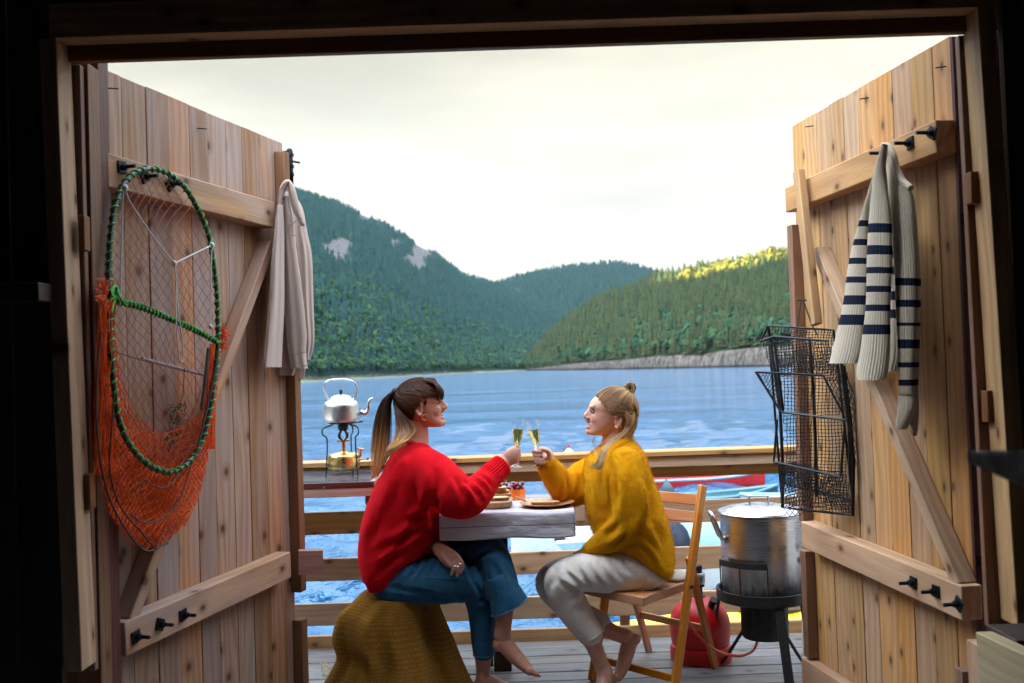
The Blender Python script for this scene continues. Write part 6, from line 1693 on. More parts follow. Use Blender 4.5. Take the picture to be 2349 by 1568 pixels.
# jeans
mb = MB()
slices(mb, [(1290, 850, 960, .15), (1320, 846, 975, .175), (1350, 854, 985, .18), (1372, 880, 990, .16), (1384, 905, 985, .12)], YP, n=40)
limb(mb, [(905, 1332, 4.19, .085, .09), (950, 1335, 4.17, .092, .095), (1010, 1332, 4.165, .094, .095), (1062, 1338, 4.175, .082, .085), (1090, 1352, 4.19, .070, .074), (1102, 1390, 4.20, .058, .062), (1106, 1440, 4.20, .052, .055), (1110, 1498, 4.20, .047, .052)], n=30)
limb(mb, [(915, 1318, 4.36, .085, .09), (980, 1290, 4.35, .088, .09), (1050, 1266, 4.30, .086, .085), (1105, 1258, 4.25, .076, .078), (1128, 1275, 4.215, .072, .075), (1142, 1315, 4.175, .074, .072), (1152, 1352, 4.14, .070, .068), (1160, 1378, 4.13, .062, .060)], n=30)
me = remeshed(mb, 'jeans', .005, 8, folds([(1060, 1265, 1085, 1340, 7, .010), (985, 1270, 960, 1330, 7, .008), (970, 1275, 935, 1330, 7, .007), (1000, 1275, 985, 1320, 6, .006), (1075, 1300, 1130, 1262, 7, .009), (1085, 1330, 1115, 1400, 6, .007), (1090, 1380, 1130, 1384, 5, .006), (880, 1345, 1060, 1385, 6, .004), (1060, 1245, 1128, 1240, 9, .004), (1130, 1290, 1165, 1400, 9, .006), (1155, 1280, 1190, 1390, 8, .005)], .0014, .06, 9))
j1 = link('jeans', me, M_denim, w1, angle=180)
def seamline(name, pts, Yf, r=.0016, mat=M_denim_edge, par=j1, lift=.0):
    mb = MB(); mb.tube([P(x, y, Yf(x, y)) for x, y in catmull(pts, 6)], r, n=6); return mb.build(name, mat, par)
def surfY(o_, pts, back=.0015):
    """depth of the surface of mesh o_ under each drawn point"""
    from mathutils.bvhtree import BVHTree
    bv = BVHTree.FromPolygons([v.co for v in o_.data.vertices], [p.vertices for p in o_.data.polygons]); out = []
    for x, y in pts:
        h = bv.ray_cast(CAMP, ray(x, y).normalized()); 
        if h[0] is not None: out.append(h[0] - ray(x, y).normalized() * back)
    return out
def on_surface(name, o_, pts, r, mat, par):
    q = surfY(o_, catmull(pts, 8), r * .3)
    if len(q) > 2: mb = MB(); mb.tube(q, r, n=6); return mb.build(name, mat, par)
on_surface('side_seam', j1, [(925, 1318), (960, 1322), (1010, 1328), (1060, 1330), (1090, 1331)], .0017, M_denim_edge, j1)
on_surface('side_seam', j1, [(1105, 1268), (1112, 1300), (1122, 1345), (1134, 1385), (1140, 1402)], .0017, M_denim_edge, j1)
on_surface('pocket_seam', j1, [(915, 1336), (935, 1350), (960, 1358), (985, 1362), (986, 1372)], .0015, M_denim_edge, j1)
def hemring(name, a, b, Yc_, hd, w_, mat, par, n=40, tilt=0):
    A_ = P(*a, Yc_); B_ = P(*b, Yc_); c_ = (A_ + B_) / 2; ax = (B_ - A_) / 2; mb = MB()
    mb.tube([c_ + ax * 1.02 * math.cos(2 * PI * q / n) + V(0, 1, 0) * hd * math.sin(2 * PI * q / n) + CU * .0015 * math.sin(q * 2.2) + (A_ - B_).normalized().cross(V(0, 1, 0)) * tilt * math.sin(2 * PI * q / n) for q in range(n)], w_, n=8, closed=True); return mb.build(name, mat, par)
mb = MB()   # flared bell of the crossed leg
rs = []
for f in np.linspace(0, 1, 14):
    a = (1108 + 20 * f ** .7, 1332 + 81 * f); b = (1160 + 48 * f ** .7, 1310 + 62 * f); A_ = P(*a, 4.135); B_ = P(*b, 4.135); c_ = (A_ + B_) / 2; ax = (B_ - A_) / 2; n = 72
    rs.append([c_ + ax * (1 + .03 * math.sin(3 * 2 * PI * q / n + 1) * f) * math.cos(2 * PI * q / n) + V(0, 1, 0) * (.052 + .030 * f ** .7) * (1 + .05 * math.sin(5 * 2 * PI * q / n) * f) * math.sin(2 * PI * q / n) for q in range(n)])
c_ = sum(rs[-1], V(0, 0, 0)) / 72; rs.append([c_ + (p - c_) * .94 for p in rs[-1]]); rs.append([p * .94 + (sum(rs[-4], V(0, 0, 0)) / 72) * .06 + (sum(rs[-6], V(0, 0, 0)) / 72 - c_) * .9 for p in rs[-1]])
mb.rings(rs); bell = mb.build('flared_leg', M_denim, j1, angle=180)
hemring('hem', (1128, 1412), (1208, 1372), 4.135, .083, .0035, M_denim_edge, j1)
hemring('hem', (1086, 1502), (1134, 1499), 4.20, .053, .0032, M_denim_edge, j1)

# ---------------------------------------------------------------- hair
def hair_mat(name, stops, y0, y1):
    """colour runs from root to tip (attribute gc.y = 0..1 along the strand)"""
    t = NT(name); g = t.node('ShaderNodeSeparateXYZ', i_0=t.attr('gc')).outputs[1]; b = t.attr('bid', 'Fac')
    f = t.math('ADD', g, t.math('MULTIPLY', t.math('SUBTRACT', b, .5), .22))
    c = t.ramp(f, stops); c = t.node('ShaderNodeHueSaturation', i_Value=t.rng(b, 0, 1, .7, 1.3), i_Color=c).outputs[0]
    t.set(Base_Color=c, Roughness=.5); t.b.inputs['Specular IOR Level'].default_value = .18
    return t.m
def strands(name, paths, mat, parent, r=.0011, n=4, k=5, ymap=None):
    mb = MB()
    for (pts, rr) in paths:
        q = catmull(pts, k); m = len(q); C = [P(*p) if True else p for p in q]; o0 = len(mb.gc)
        mb.tube(C, [rr * (1 - .75 * (i / (m - 1)) ** 3) for i in range(m)], n=n, bid=random.random())
        for i in range(m):
            for s_ in range(n): mb.gc[o0 + i * n + s_] = (0, (min(1, max(0, (q[i][1] - ymap[0]) / (ymap[1] - ymap[0]))) if ymap else i / (m - 1)), 0)
    return mb.build(name, mat, parent, angle=180)

def shell_path(cx, cy, Yc, rx, rz, ry, a, b, s_, lift=1.0, m=8):
    """great-arc path over the skull ellipsoid between two picture points on side s_"""
    def dirv(x, y):
        u = (x - cx) / rx; v = (y - cy) / rz; q = 1 - u * u - v * v
        return np.array([u, v, s_ * math.sqrt(max(0, q))]) / max(1e-6, math.sqrt(u * u + v * v + max(0, q)))
    da, db = dirv(*a), dirv(*b); out = []
    for i in range(m):
        f = i / (m - 1); d = da * (1 - f) + db * f; d /= np.linalg.norm(d)
        out.append((cx + d[0] * rx * lift, cy + d[1] * rz * lift, Yc + d[2] * ry * lift))
    return out
HM1 = hair_mat('brown_to_blonde_hair', [(0, (.035, .014, .008)), (.35, (.07, .028, .012)), (.6, (.34, .15, .045)), (.85, (.68, .38, .13)), (1, (.80, .50, .21))], 0, 1)
HM1d = hair_mat('dark_brown_hair', [(0, (.075, .026, .010)), (.5, (.045, .016, .007)), (1, (.05, .018, .008))], 0, 1)
# left head shell
def hair_cap(name, cx, cy, Yc, rx, rz, ry, keep, mat, parent):
    mb = MB(); nu, nv = 80, 60; vs = []; ok = []
    for j in range(nv + 1):
        th = PI * j / nv
        for i in range(nu):
            a = 2 * PI * i / nu; ux = math.sin(th) * math.cos(a); uy = -math.cos(th); us = math.sin(th) * math.sin(a)
            x, y = cx + rx * ux, cy + rz * uy; g = 1 + .012 * noise.noise(V(ux * 6, uy * 3, us * 6)); vs.append(tuple(P(cx + rx * ux * g, cy + rz * uy * g, Yc + ry * us * g))); ok.append(keep(x, y, us))
    fs = []
    for j in range(nv):
        for i in range(nu):
            q = (j * nu + i, j * nu + (i + 1) % nu, (j + 1) * nu + (i + 1) % nu, (j + 1) * nu + i)
            if all(ok[k_] for k_ in q): fs.append(q)
    mb.add(vs, fs, gc=[(0, .1, 0)] * len(vs)); return mb.build(name, mat, parent, angle=180, solid=.003)
C1 = (959, 921, YP, 57, 55, .088)
def keep1(x, y, us): return (y < 912) or (x < 968 and y < 925) or (x < 966 - (y - 925) * .55 and y < 990)
hair1 = hair_cap('hair', *C1, keep1, HM1d, w1)
ps = []
tie = (905, 903)
for k in range(420):
    s_ = random.choice((-1, 1)); rr = random.uniform(.9, 1.0)
    q = random.random()
    if q < .35: a = (random.uniform(950, 1000), random.uniform(868, 884))
    elif q < .75: a = (random.uniform(962, 1003), random.uniform(889, 911))
    else: a = (random.uniform(925, 966), random.uniform(925, 965)); a = (min(a[0], 966 - (a[1] - 925) * .45), a[1])
    if ((a[0] - C1[0]) / C1[3]) ** 2 + ((a[1] - C1[1]) / C1[4]) ** 2 > .98: a = (C1[0] + (a[0] - C1[0]) * .85, C1[1] + (a[1] - C1[1]) * .85)
    pth = shell_path(*C1, a, (tie[0] + 3, tie[1] + random.uniform(-4, 4)), s_ , 1.01 + random.random() * .012)
    pth[-1] = (tie[0], tie[1] + random.uniform(-3, 3), YP + random.uniform(-.01, .01)); ps.append((pth, random.uniform(.0012, .0022)))
strands('scalp_strands', ps, HM1d, hair1)
ps = []      # fringe
for k in range(230):
    ph = random.uniform(-1, 1); sy = math.sin(ph * 1.3) * .070
    x0 = random.uniform(962, 985); xe = 1017.5 - 12 * abs(ph) ** 2 * 1.2 - random.uniform(0, 3); ye = 914 + random.uniform(-4, 3) + 5 * abs(ph)
    ps.append(([(x0, 867.5 + 4 * abs(ph) + random.uniform(0, 2), YP + sy * .6), (x0 + 14, 869 + 6 * abs(ph) + random.uniform(-1, 1), YP + sy * .8), (1004 - 6 * abs(ph), 880 + 4 * abs(ph), YP + sy), (xe + 1 - 2 * abs(ph), 897, YP + sy * 1.05), (xe, ye, YP + sy * 1.0)], random.uniform(.0012, .002)))
for k in range(26):
    ps.append(([(985, 900, YP - .075), (978, 918, YP - .080), (976 + random.uniform(-4, 4), 924, YP - .080), (974 + random.uniform(-3, 4), random.uniform(926, 934), YP - .078)], .001))
strands('fringe', ps, HM1d, hair1)
ps = []      # ponytail
for k in range(520):
    u = random.random(); q = random.gauss(0, 1); yy = YP + random.gauss(0, .022)
    if u < .80:
        sp_ = random.gauss(0, 1.25); e_ = random.uniform(1020, 1102)
        ps.append(([(tie[0] + 1, tie[1] + random.uniform(-4, 4), YP + random.uniform(-.008, .008)), (895 + sp_ * 2.5, 901 + abs(sp_) * 2, yy), (884 + sp_ * 4, 930, yy - .01), (878 + sp_ * 6, 975, yy - .02), (873 + sp_ * 6.5, 1030, yy - .03), (862 + sp_ * 4.5 + (e_ - 1090) * -.06, e_, yy - .03)], random.uniform(.0011, .0022)))
    else:
        sp_ = random.uniform(-1, 1); f = random.random()
        ps.append(([(tie[0] + 1, tie[1] + 3, YP - .005), (902, 920, YP - .03), (906 + 18 * f, 950, YP - .075), (908 + 46 * f, 985, YP - .105 + .02 * f), (900 + 38 * f, 1012 - 4 * f, YP - .14), (884 + 24 * f, 1040 + 6 * sp_ - 10 * f, YP - .18), (872 + 12 * f, 1068 + random.uniform(-14, 10) - 14 * f, YP - .165)], random.uniform(.0010, .0018)))
strands('ponytail', ps, HM1, hair1, k=6, ymap=(925, 1062))
mb = MB(); limb(mb, [(tie[0] + 3, tie[1] - 6, YP, .018, .02), (tie[0] - 2, tie[1] + 1, YP, .016, .018)]); mb.tube([P(tie[0] + 2 + 4 * math.cos(a) * .6, tie[1] + 8 * math.sin(a), YP + .017 * math.cos(a)) for a in [2 * PI * i / 16 for i in range(16)]], .004, closed=True); mb.build('hair_tie', M_black, hair1)

# ---------------------------------------------------------------- woman in yellow (faces left)
mb = MB()
H2 = [(893, 1392, 1420, .032), (899, 1380, 1433, .052), (908, 1368, 1445, .067), (918, 1358, 1454, .075), (929, 1351.5, 1459, .079), (937, 1351, 1460, .0785), (944, 1353, 1459, .076), (952, 1353, 1457, .074), (960, 1351.5, 1454, .070), (968, 1350.5, 1449, .066), (976, 1351, 1441, .061), (984, 1349.5, 1431, .054), (992, 1349, 1419, .045), (999, 1354, 1405, .032)]
slices(mb, H2, YP, n=36, p=2.25, k=3)
limb(mb, [(1416, 975, YP, .052, .054), (1410, 1000, YP, .050, .051), (1406, 1022, YP, .052, .054), (1414, 1045, YP, .07, .09)])
limb(mb, [(1360, 934, YP - .004, .012, .012), (1357, 944, YP - .006, .014, .013), (1352, 953, YP - .009, .013, .014)], n=12)
limb(mb, [(1352.5, 937, YP - .006, .006, .009), (1348, 946, YP - .009, .0075, .009), (1343, 954.5, YP - .012, .0098, .0115), (1345, 959.5, YP - .01, .009, .013)], n=12)
for s_ in (-1, 1): ball(mb, 1349, 959.5, YP - .01 + s_ * .012, .010, .007, .006)
for s_ in (-1, 1): ball(mb, 1361, 934, YP + s_ * .032, .017, .008, .022); ball(mb, 1371, 962, YP + s_ * .036, .028, .025, .020); ball(mb, 1370, 957, YP + s_ * .039, .026, .016, .014)
ball(mb, 1349.5, 967.5, YP - .006, .012, .0052, .020); ball(mb, 1350, 980.5, YP - .006, .012, .0068, .018); ball(mb, 1350, 991, YP - .004, .014, .014, .019); ball(mb, 1385, 987, YP, .045, .02, .047)
for s_ in (-1, 1):
    path = [(1411, 960), (1419, 955), (1425, 962), (1422, 974), (1416, 984), (1411, 980)]
    limb(mb, [(x, y, YP + s_ * .080, .0055, .005) for x, y in path], n=10, k=3); ball(mb, 1416, 969, YP + s_ * .074, .013, .021, .006)
slices(mb, [(1035, 1385, 1445, .10), (1065, 1370, 1470, .17), (1130, 1365, 1490, .14), (1210, 1385, 1505, .13), (1280, 1440, 1510, .12), (1312, 1448, 1500, .11)], YP)
limb(mb, [(1400, 1085, 4.42, .05, .05), (1335, 1105, 4.40, .046, .046), (1300, 1125, 4.37, .042, .042), (1275, 1090, 4.33, .036, .036), (1258, 1057, 4.30, .027, .025), (1252, 1050, 4.295, .028, .022)])
limb(mb, [(1430, 1085, 4.11, .05, .05), (1448, 1190, 4.11, .045, .045), (1395, 1238, 4.15, .036, .036), (1345, 1268, 4.2, .026, .024), (1325, 1280, 4.24, .03, .018)])
limb(mb, [(1470, 1308, 4.20, .062, .062), (1410, 1312, 4.17, .062, .062), (1300, 1326, 4.16, .058, .058), (1310, 1390, 4.17, .052, .052), (1350, 1455, 4.18, .042, .042), (1370, 1500, 4.185, .033, .033), (1384, 1538, 4.19, .031, .032)])
limb(mb, [(1465, 1306, 4.36, .062, .062), (1400, 1300, 4.37, .058, .058), (1268, 1332, 4.37, .055, .055), (1300, 1385, 4.33, .048, .048), (1362, 1428, 4.28, .042, .042), (1405, 1450, 4.26, .034, .034), (1440, 1462, 4.25, .032, .032)])
# near foot stands on its toes, far foot crosses behind it
limb(mb, [(1384, 1530, 4.19, .031, .031), (1389, 1556, 4.18, .034, .034), (1380, 1580, 4.165, .026, .042)], n=20); ball(mb, 1397, 1555, 4.19, .024, .026, .026)
for i, r in enumerate((.0105, .008, .0075, .0072, .0068)):
    finger(mb, [(1377 - 2 * i, 1580, 4.13 + i * .016), (1366 - 3 * i, 1584, 4.13 + i * .016), (1356 + 4 * i - 8, 1590, 4.13 + i * .015)], r, r * .85)
ball(mb, 1455, 1467, 4.25, .028, .026, .028)
limb(mb, [(1446, 1468, 4.25, .034, .031), (1437, 1500, 4.245, .033, .036), (1426, 1535, 4.24, .026, .040), (1416, 1556, 4.235, .018, .042)], n=20)
for i, r in enumerate((.0105, .008, .0075, .0072, .0068)):
    Yt = 4.20 + i * .017; finger(mb, [(1414 - i, 1556, Yt), (1408 - i, 1572, Yt), (1398 - i, 1580, Yt)], r, r * .85)
# right hand: fingers wrap the stem from the far side, tips towards us
limb(mb, [(1262, 1054, 4.30, .026, .018), (1253, 1047, 4.305, .034, .018), (1243, 1043, 4.31, .036, .016), (1236, 1042, 4.31, .032, .013)], n=18)
for i, (y0, y1) in enumerate(((1033, 1035), (1041, 1044), (1049, 1053), (1056, 1060))):
    xk = 1236 + i * 1.5
    finger(mb, [(xk + 4, y0 + 1, 4.31), (xk - 5, y0, 4.305), (xk - 13 + i, y0 + 2, 4.285), (xk - 12 + i, y1, 4.255), (xk - 2 + i, y1 + 2, 4.240), (xk + 4 + i, y1 + 3, 4.242)], .0088, .0076)
finger(mb, [(1260, 1045, 4.27), (1256, 1036, 4.25), (1246, 1032, 4.243), (1238, 1031, 4.245)], .0108, .0085)
me = remeshed(mb, 'person', .0034, 5)
cols(me, lambda x, y, Y: np.maximum(blob(x, y, 1351, 967.5, 9, 3), blob(x, y, 1352, 980.5, 9, 4)) * (x < 1364), 'lip')
cols(me, lambda x, y, Y: .28 * blob(x, y, 1370, 962, 13, 9) + .5 * blob(x, y, 1344, 957, 6, 6) + .6 * blob(x, y, 1416, 970, 8, 12), 'blush')
cols(me, lambda x, y, Y: .8 * blob(x, y, 1350, 974, 6, 3.4) * (x < 1353.5), 'dark')
w2 = link('person', me, SK2, angle=180)
tag(w2, 'woman in mustard sweater and ivory trousers, hair in a bun, on the folding chair', 'person')
mb = MB(); limb(mb, [(1357, 973.2, YP - .030, .0028, .003), (1353, 973.8, YP - .020, .0038, .004), (1350.5, 974, YP - .006, .0040, .004), (1352, 973.8, YP + .010, .0035, .004)], n=10); mb.build('teeth', M_teeth, w2)
for s_ in (-1, 1):
    mb = MB(); ball(mb, 1360, 944.5, YP + s_ * .034 - .002, .0115, .0068, .0110); e_ = mb.build('eye', M_eye, w2)
    mb = MB(); ball(mb, 1356.5, 944.3, YP + s_ * .036 - .003, .005, .0050, .0062); mb.build('iris', M_iris, e_)
    mb = MB(); limb(mb, [(1368, 945, YP + s_ * .050, .0014, .0014), (1363, 941.3, YP + s_ * .048, .0020, .002), (1356, 941.2, YP + s_ * .040, .0018, .0018), (1352.5, 943, YP + s_ * .035, .001, .001)], n=8, k=3); mb.build('eyelash', M_lash, e_)
    mb = MB(); limb(mb, [(1373, 936, YP + s_ * .056, .0012, .0012), (1364, 931.5, YP + s_ * .054, .0018, .0016), (1356, 933, YP + s_ * .044, .0018, .0016)], n=8, k=3); mb.build('eyebrow', simple('brow_hair', (.24, .12, .07), .8), w2)
for (dx, dy, r) in ((0, 0, .0065), (3, -8, .004)):
    pc = P(1421 + dx, 978 + dy, YP - .084); mb = MB(); mb.tube([pc + CR * r * math.cos(a) + CU * r * math.sin(a) for a in [2 * PI * i / 18 for i in range(18)]], .0013, n=6, closed=True); mb.build('earring', M_gold, w2)
mb = MB()
for i, (x, y) in enumerate(((1240, 1037.5), (1242, 1047), (1244, 1057), (1246, 1064))): ball(mb, x + 1.5, y, 4.2345, .0048, .0042, .0025)
mb.build('fingernails', M_nail2, w2)
mb = MB(); pc = P(1226, 1048, 4.27); mb.tube([pc + CU * .0095 * math.cos(a) + V(0, 1, 0) * .0095 * math.sin(a) for a in [2 * PI * i / 18 for i in range(18)]], .0015, n=6, closed=True); mb.build('finger_ring', M_silver, w2)

mb = MB()
slices(mb, [(1006, 1398, 1446, .060), (1018, 1384, 1461, .10), (1034, 1367, 1471, .15), (1052, 1348, 1480, .185), (1080, 1341, 1489, .20), (1110, 1341, 1499, .20), (1150, 1343, 1513, .197), (1190, 1351, 1527, .197), (1222, 1362, 1535, .197), (1248, 1385, 1541, .195), (1272, 1425, 1543, .19), (1292, 1465, 1542, .18), (1308, 1492, 1538, .16), (1317, 1505, 1530, .13)], YP, n=48)
limb(mb, [(1432, 1058, 4.15, .075, .08), (1440, 1100, 4.10, .078, .078), (1446, 1150, 4.08, .080, .075), (1444, 1196, 4.09, .078, .072), (1415, 1226, 4.11, .066, .06), (1380, 1247, 4.14, .050, .046), (1350, 1266, 4.17, .034, .036)], n=30)
limb(mb, [(1400, 1070, 4.38, .08, .08), (1350, 1100, 4.41, .092, .085), (1310, 1122, 4.39, .080, .075), (1288, 1112, 4.36, .066, .062), (1268, 1086, 4.33, .055, .05), (1253, 1064, 4.305, .045, .042)], n=30)
me = remeshed(mb, 'sweater', .0052, 10, folds([(1300, 1080, 1304, 1152, 8, .015), (1290, 1085, 1285, 1140, 7, .008), (1330, 1085, 1316, 1150, 9, .007), (1402, 1060, 1408, 1170, 10, .014), (1380, 1080, 1392, 1200, 11, .008), (1360, 1080, 1380, 1190, 10, .005), (1483, 1095, 1492, 1190, 9, .012), (1482, 1180, 1450, 1240, 9, .010), (1495, 1190, 1530, 1290, 10, .007), (1480, 1230, 1525, 1300, 9, .007), (1462, 1246, 1510, 1305, 8, .007), (1420, 1200, 1385, 1228, 8, .008), (1440, 1222, 1395, 1258, 6, .006), (1505, 1150, 1480, 1210, 9, .006)], .0016, .07, 6))
sw2 = link('sweater', me, M_yelknit, w2, angle=180)
ribtube('cuff', [(1266, 1083, 4.325, .053, .050), (1256, 1068, 4.31, .047, .044), (1247, 1054, 4.298, .040, .037)][0:2] + [(1251, 1060, 4.30, .043, .040)], M_yelknit, sw2, ribs=30, amp=.0012)
# mohair halo
rn = np.random.RandomState(4); n = len(me.vertices); co = np.zeros(n * 3, dtype=np.float32); me.vertices.foreach_get('co', co); co = co.reshape(-1, 3); no = np.zeros(n * 3, dtype=np.float32); me.vertices.foreach_get('vector', no) if False else me.vertex_normals.foreach_get('vector', no); no = no.reshape(-1, 3)
ix = rn.randint(0, n, 26000); dirs = no[ix] * .6 + rn.normal(0, .55, (len(ix), 3)); dirs /= np.linalg.norm(dirs, axis=1, keepdims=True); ln_ = rn.uniform(.005, .013, (len(ix), 1))
thin_lines('mohair_halo', np.stack([co[ix] - no[ix] * .001, co[ix] + dirs * ln_], 1), .0004, M_yelknit, sw2)
me1 = sw1.data; n = len(me1.vertices); co = np.zeros(n * 3, dtype=np.float32); me1.vertices.foreach_get('co', co); co = co.reshape(-1, 3); no = np.zeros(n * 3, dtype=np.float32); me1.vertex_normals.foreach_get('vector', no); no = no.reshape(-1, 3)
ix = rn.randint(0, n, 16000); dirs = no[ix] * .6 + rn.normal(0, .55, (len(ix), 3)); dirs /= np.linalg.norm(dirs, axis=1, keepdims=True); ln_ = rn.uniform(.002, .005, (len(ix), 1))
thin_lines('wool_halo', np.stack([co[ix] - no[ix] * .001, co[ix] + dirs * ln_], 1), .00022, M_redknit, sw1)
rs = []
for f in np.linspace(0, 1, 5):
    c_ = P(1416 + 3 * f, 1012 + 8 * f, YP); n = 120
    rs.append([c_ + CR * (.052 + .014 * f) * math.cos(2 * PI * q / n) + V(0, 1, 0) * (.064 + .02 * f) * math.sin(2 * PI * q / n) + CU * .034 * math.cos(2 * PI * q / n) for q in range(n)])
mb = MB(); mb.rings(rs, caps=False); mb.build('neckband', M_yelknit, sw2, angle=180, solid=.005)

# trousers
mb = MB()
slices(mb, [(1275, 1425, 1515, .15), (1300, 1420, 1528, .178), (1322, 1425, 1525, .175), (1340, 1430, 1500, .15)], YP, n=40)
limb(mb, [(1495, 1298, 4.19, .075, .085), (1450, 1306, 4.17, .092, .095), (1390, 1311, 4.16, .090, .09), (1330, 1314, 4.155, .078, .08), (1296, 1324, 4.155, .073, .074), (1290, 1348, 4.16, .074, .07), (1312, 1392, 4.17, .070, .064), (1338, 1432, 4.175, .060, .058), (1357, 1458, 4.18, .054, .054)], n=30)
limb(mb, [(1480, 1296, 4.36, .08, .09), (1400, 1296, 4.37, .08, .085), (1320, 1310, 4.37, .072, .075), (1268, 1328, 4.37, .070, .07), (1266, 1352, 4.36, .062, .066), (1300, 1388, 4.33, .055, .056), (1350, 1416, 4.29, .048, .05), (1384, 1428, 4.27, .040, .044)], n=30)
me = remeshed(mb, 'trousers', .005, 8, folds([(1330, 1355, 1285, 1335, 6, .010), (1345, 1350, 1300, 1312, 5, .006), (1360, 1352, 1330, 1305, 5, .006), (1385, 1350, 1350, 1290, 6, .005), (1410, 1345, 1372, 1284, 7, .005), (1430, 1335, 1400, 1280, 6, .005), (1335, 1362, 1320, 1400, 6, .005), (1275, 1300, 1262, 1350, 8, .006), (1450, 1320, 1430, 1275, 6, .005)], .0012, .06, 12))
tr = link('trousers', me, M_ivory, w2, angle=180)
hemring('hem', (1332, 1471), (1384, 1444), 4.18, .055, .0022, M_ivory, tr)
hemring('hem', (1378, 1443), (1395, 1411), 4.27, .044, .0022, M_ivory, tr)
on_surface('side_seam', tr, [(1472, 1308), (1430, 1312), (1380, 1318), (1330, 1330)], .0011, M_ivory, tr)
on_surface('pocket_seam', tr, [(1500, 1300), (1489, 1318), (1487, 1340)], .0012, M_ivory, tr)

# hair
HM2 = hair_mat('blonde_hair', [(0, (.27, .14, .058)), (.4, (.14, .068, .03)), (.7, (.42, .25, .11)), (1, (.62, .43, .22))], 0, 1)
C2 = (1410, 942, YP, 56, 55.5, .089)
def keep2(x, y, us):
    line = 1364 + max(0, (y - 903)) * .76
    return (x > line and y < 955) or (x > 1424 + (y - 955) * .1 and y < 1008)
hair2 = hair_cap('hair', *C2, keep2, HM2, w2)
ps = []; bun = (1445, 897)
for k in range(430):
    s_ = random.choice((-1, 1)); q = random.random()
    if q < .6: y0 = random.uniform(892, 952); x0 = (1364 + max(0, y0 - 903) * .76) + random.choice((random.uniform(-3, 0), random.uniform(-1, 10), random.uniform(-1, 10))); e_ = bun
    else: y0 = random.uniform(915, 960); x0 = (1385 + (y0 - 915) * .7) + random.uniform(0, 25); e_ = (1462, 950) if random.random() < .5 else bun
    a = (x0, y0); u = ((a[0] - C2[0]) / C2[3]) ** 2 + ((a[1] - C2[1]) / C2[4]) ** 2
    if u > .97: a = (C2[0] + (a[0] - C2[0]) * .95 / math.sqrt(u), C2[1] + (a[1] - C2[1]) * .95 / math.sqrt(u))
    pth = shell_path(*C2, a, e_, s_, 1.01 + random.random() * .014)
    if e_ is bun: pth[-1] = (bun[0] + random.uniform(-2, 2), bun[1], YP + random.uniform(-.008, .008))
    ps.append((pth, random.uniform(.0011, .0020)))
for k in range(300):    # loose back hair
    s_ = random.uniform(-1, 1); f = random.random()
    ps.append(([(1440 + 8 * f, 905 + 20 * f, YP + s_ * .04), (1458 + 3 * f, 935, YP + s_ * .06), (1463 - 2 * f, 962, YP + s_ * .065), (1458 - 6 * f, 985, YP + s_ * .07), (1446 - 12 * f, 1004 + random.uniform(-6, 8), YP + s_ * .075)], random.uniform(.0012, .002)))
for k in range(260):    # hair swept from behind the ear to the front of the shoulder
    f = random.random(); g_ = random.gauss(0, 1)
    ps.append(([(1425 + 22 * f, 935 + 18 * f, YP - .080), (1436 + 14 * f, 965, YP - .084), (1428 + 12 * f, 990, YP - .092), (1404 + 14 * f, 1006 + 4 * f, YP - .125), (1386 + 6 * f + g_ * 2, 1030, YP - .165), (1376 + 6 * f + g_ * 3, 1056, YP - .178), (1368 + 10 * f + g_ * 4 - random.choice((0, 0, 0, 14)), 1080 - 12 * random.random(), YP - .18)], random.uniform(.0010, .0019)))
for k in range(9): ps.append(([(1364, 1000, YP - .05), (1362 + random.gauss(0, 3), 1015, YP - .07), (1370 + random.gauss(0, 4), 1032, YP - .1), (1368 + random.gauss(0, 5), 1050, YP - .15)], .0006))
strands('hair_strands', ps, HM2, hair2); mb = MB(); limb(mb, [(1440, 930, YP, .035, .06), (1446, 962, YP, .03, .065), (1438, 990, YP, .026, .06), (1430, 1006, YP, .02, .05)]); mb.build('back_hair', HM2, hair2, angle=180)
ps = []
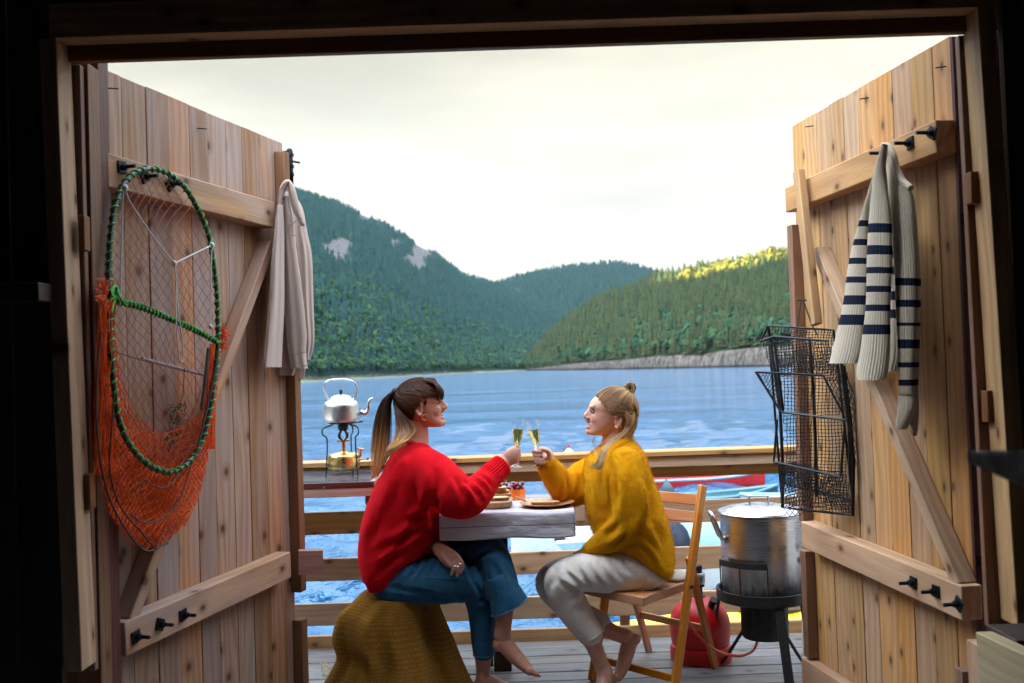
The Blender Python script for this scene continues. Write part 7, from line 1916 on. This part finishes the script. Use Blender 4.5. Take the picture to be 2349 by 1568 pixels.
for k in range(120):
    a0 = random.uniform(0, 6.28); rr = random.uniform(6, 14); tl = random.gauss(0, .5); ps.append(([(bun[0] + rr * (.75 + .25 * math.sin(q * 2 + tl)) * math.cos(a0 + q * 1.1), bun[1] - 6 + rr * math.sin(a0 + q * 1.1 + tl * .4), YP + math.sin(q * 1.3 + tl * 2) * .020 - .006) for q in range(5)], random.uniform(.0012, .0024)))
strands('bun', ps, HM2, hair2); mb = MB(); ball(mb, bun[0], bun[1] - 6, YP, .017, .017, .016); ball(mb, bun[0] - 1, bun[1] + 3, YP, .016, .014, .016); mb.build('bun_core', HM2, hair2, angle=180)

# ---------------------------------------------------------------- champagne glasses
def flute(a, b, Yc_, label):
    A_ = P(*a, Yc_); B_ = P(*b, Yc_); ax = (B_ - A_); L = ax.length; M = ax.to_track_quat('Z', 'Y').to_matrix()
    root = thing('champagne_glass', label, 'champagne glass', A_, 'clinking champagne glasses')
    prof = [(.001, 0), (.030, .001), (.031, .0025), (.020, .004), (.006, .009), (.0035, .016), (.0035, .06), (.005, .075), (.0105, .088), (.0175, .11), (.0235, .14), (.0265, .17), (.0268, L), (.0256, L), (.0252, .17), (.0222, .14), (.0162, .11), (.0090, .090), (.002, .084), (.001, .083)]
    mb = MB(); mb.lathe(prof, A_, 40, M=M); mb.build('glass', M_glass, root)
    lv = L - .042
    mb = MB(); mb.lathe([(.001, .0835), (.0088, .0905), (.0159, .11), (.0219, .14), (.0248, lv - .001), (.0249, lv), (.001, lv)], A_, 40, M=M); mb.build('champagne', M_champ, root)
    mb = MB()
    for k in range(16): mb.ell(A_ + M @ V(random.uniform(-.012, .012), random.uniform(-.012, .012), random.uniform(.10, lv - .01)), (.0011,) * 3, nu=6, nv=4)
    mb.build('bubbles', M_bub, root)
t = NT('champagne_wine'); t.set(Base_Color=(.86, .76, .34), Roughness=.0, Transmission_Weight=1.0, IOR=1.34); M_champ = t.m
M_bub = simple('bubble', (.9, .9, .85), .1)
flute((1182, 1071), (1190, 962), 4.268, 'champagne glass held in the red-sleeved hand')
flute((1238, 1068), (1220, 964), 4.268, 'champagne glass held in the mustard-sleeved hand')
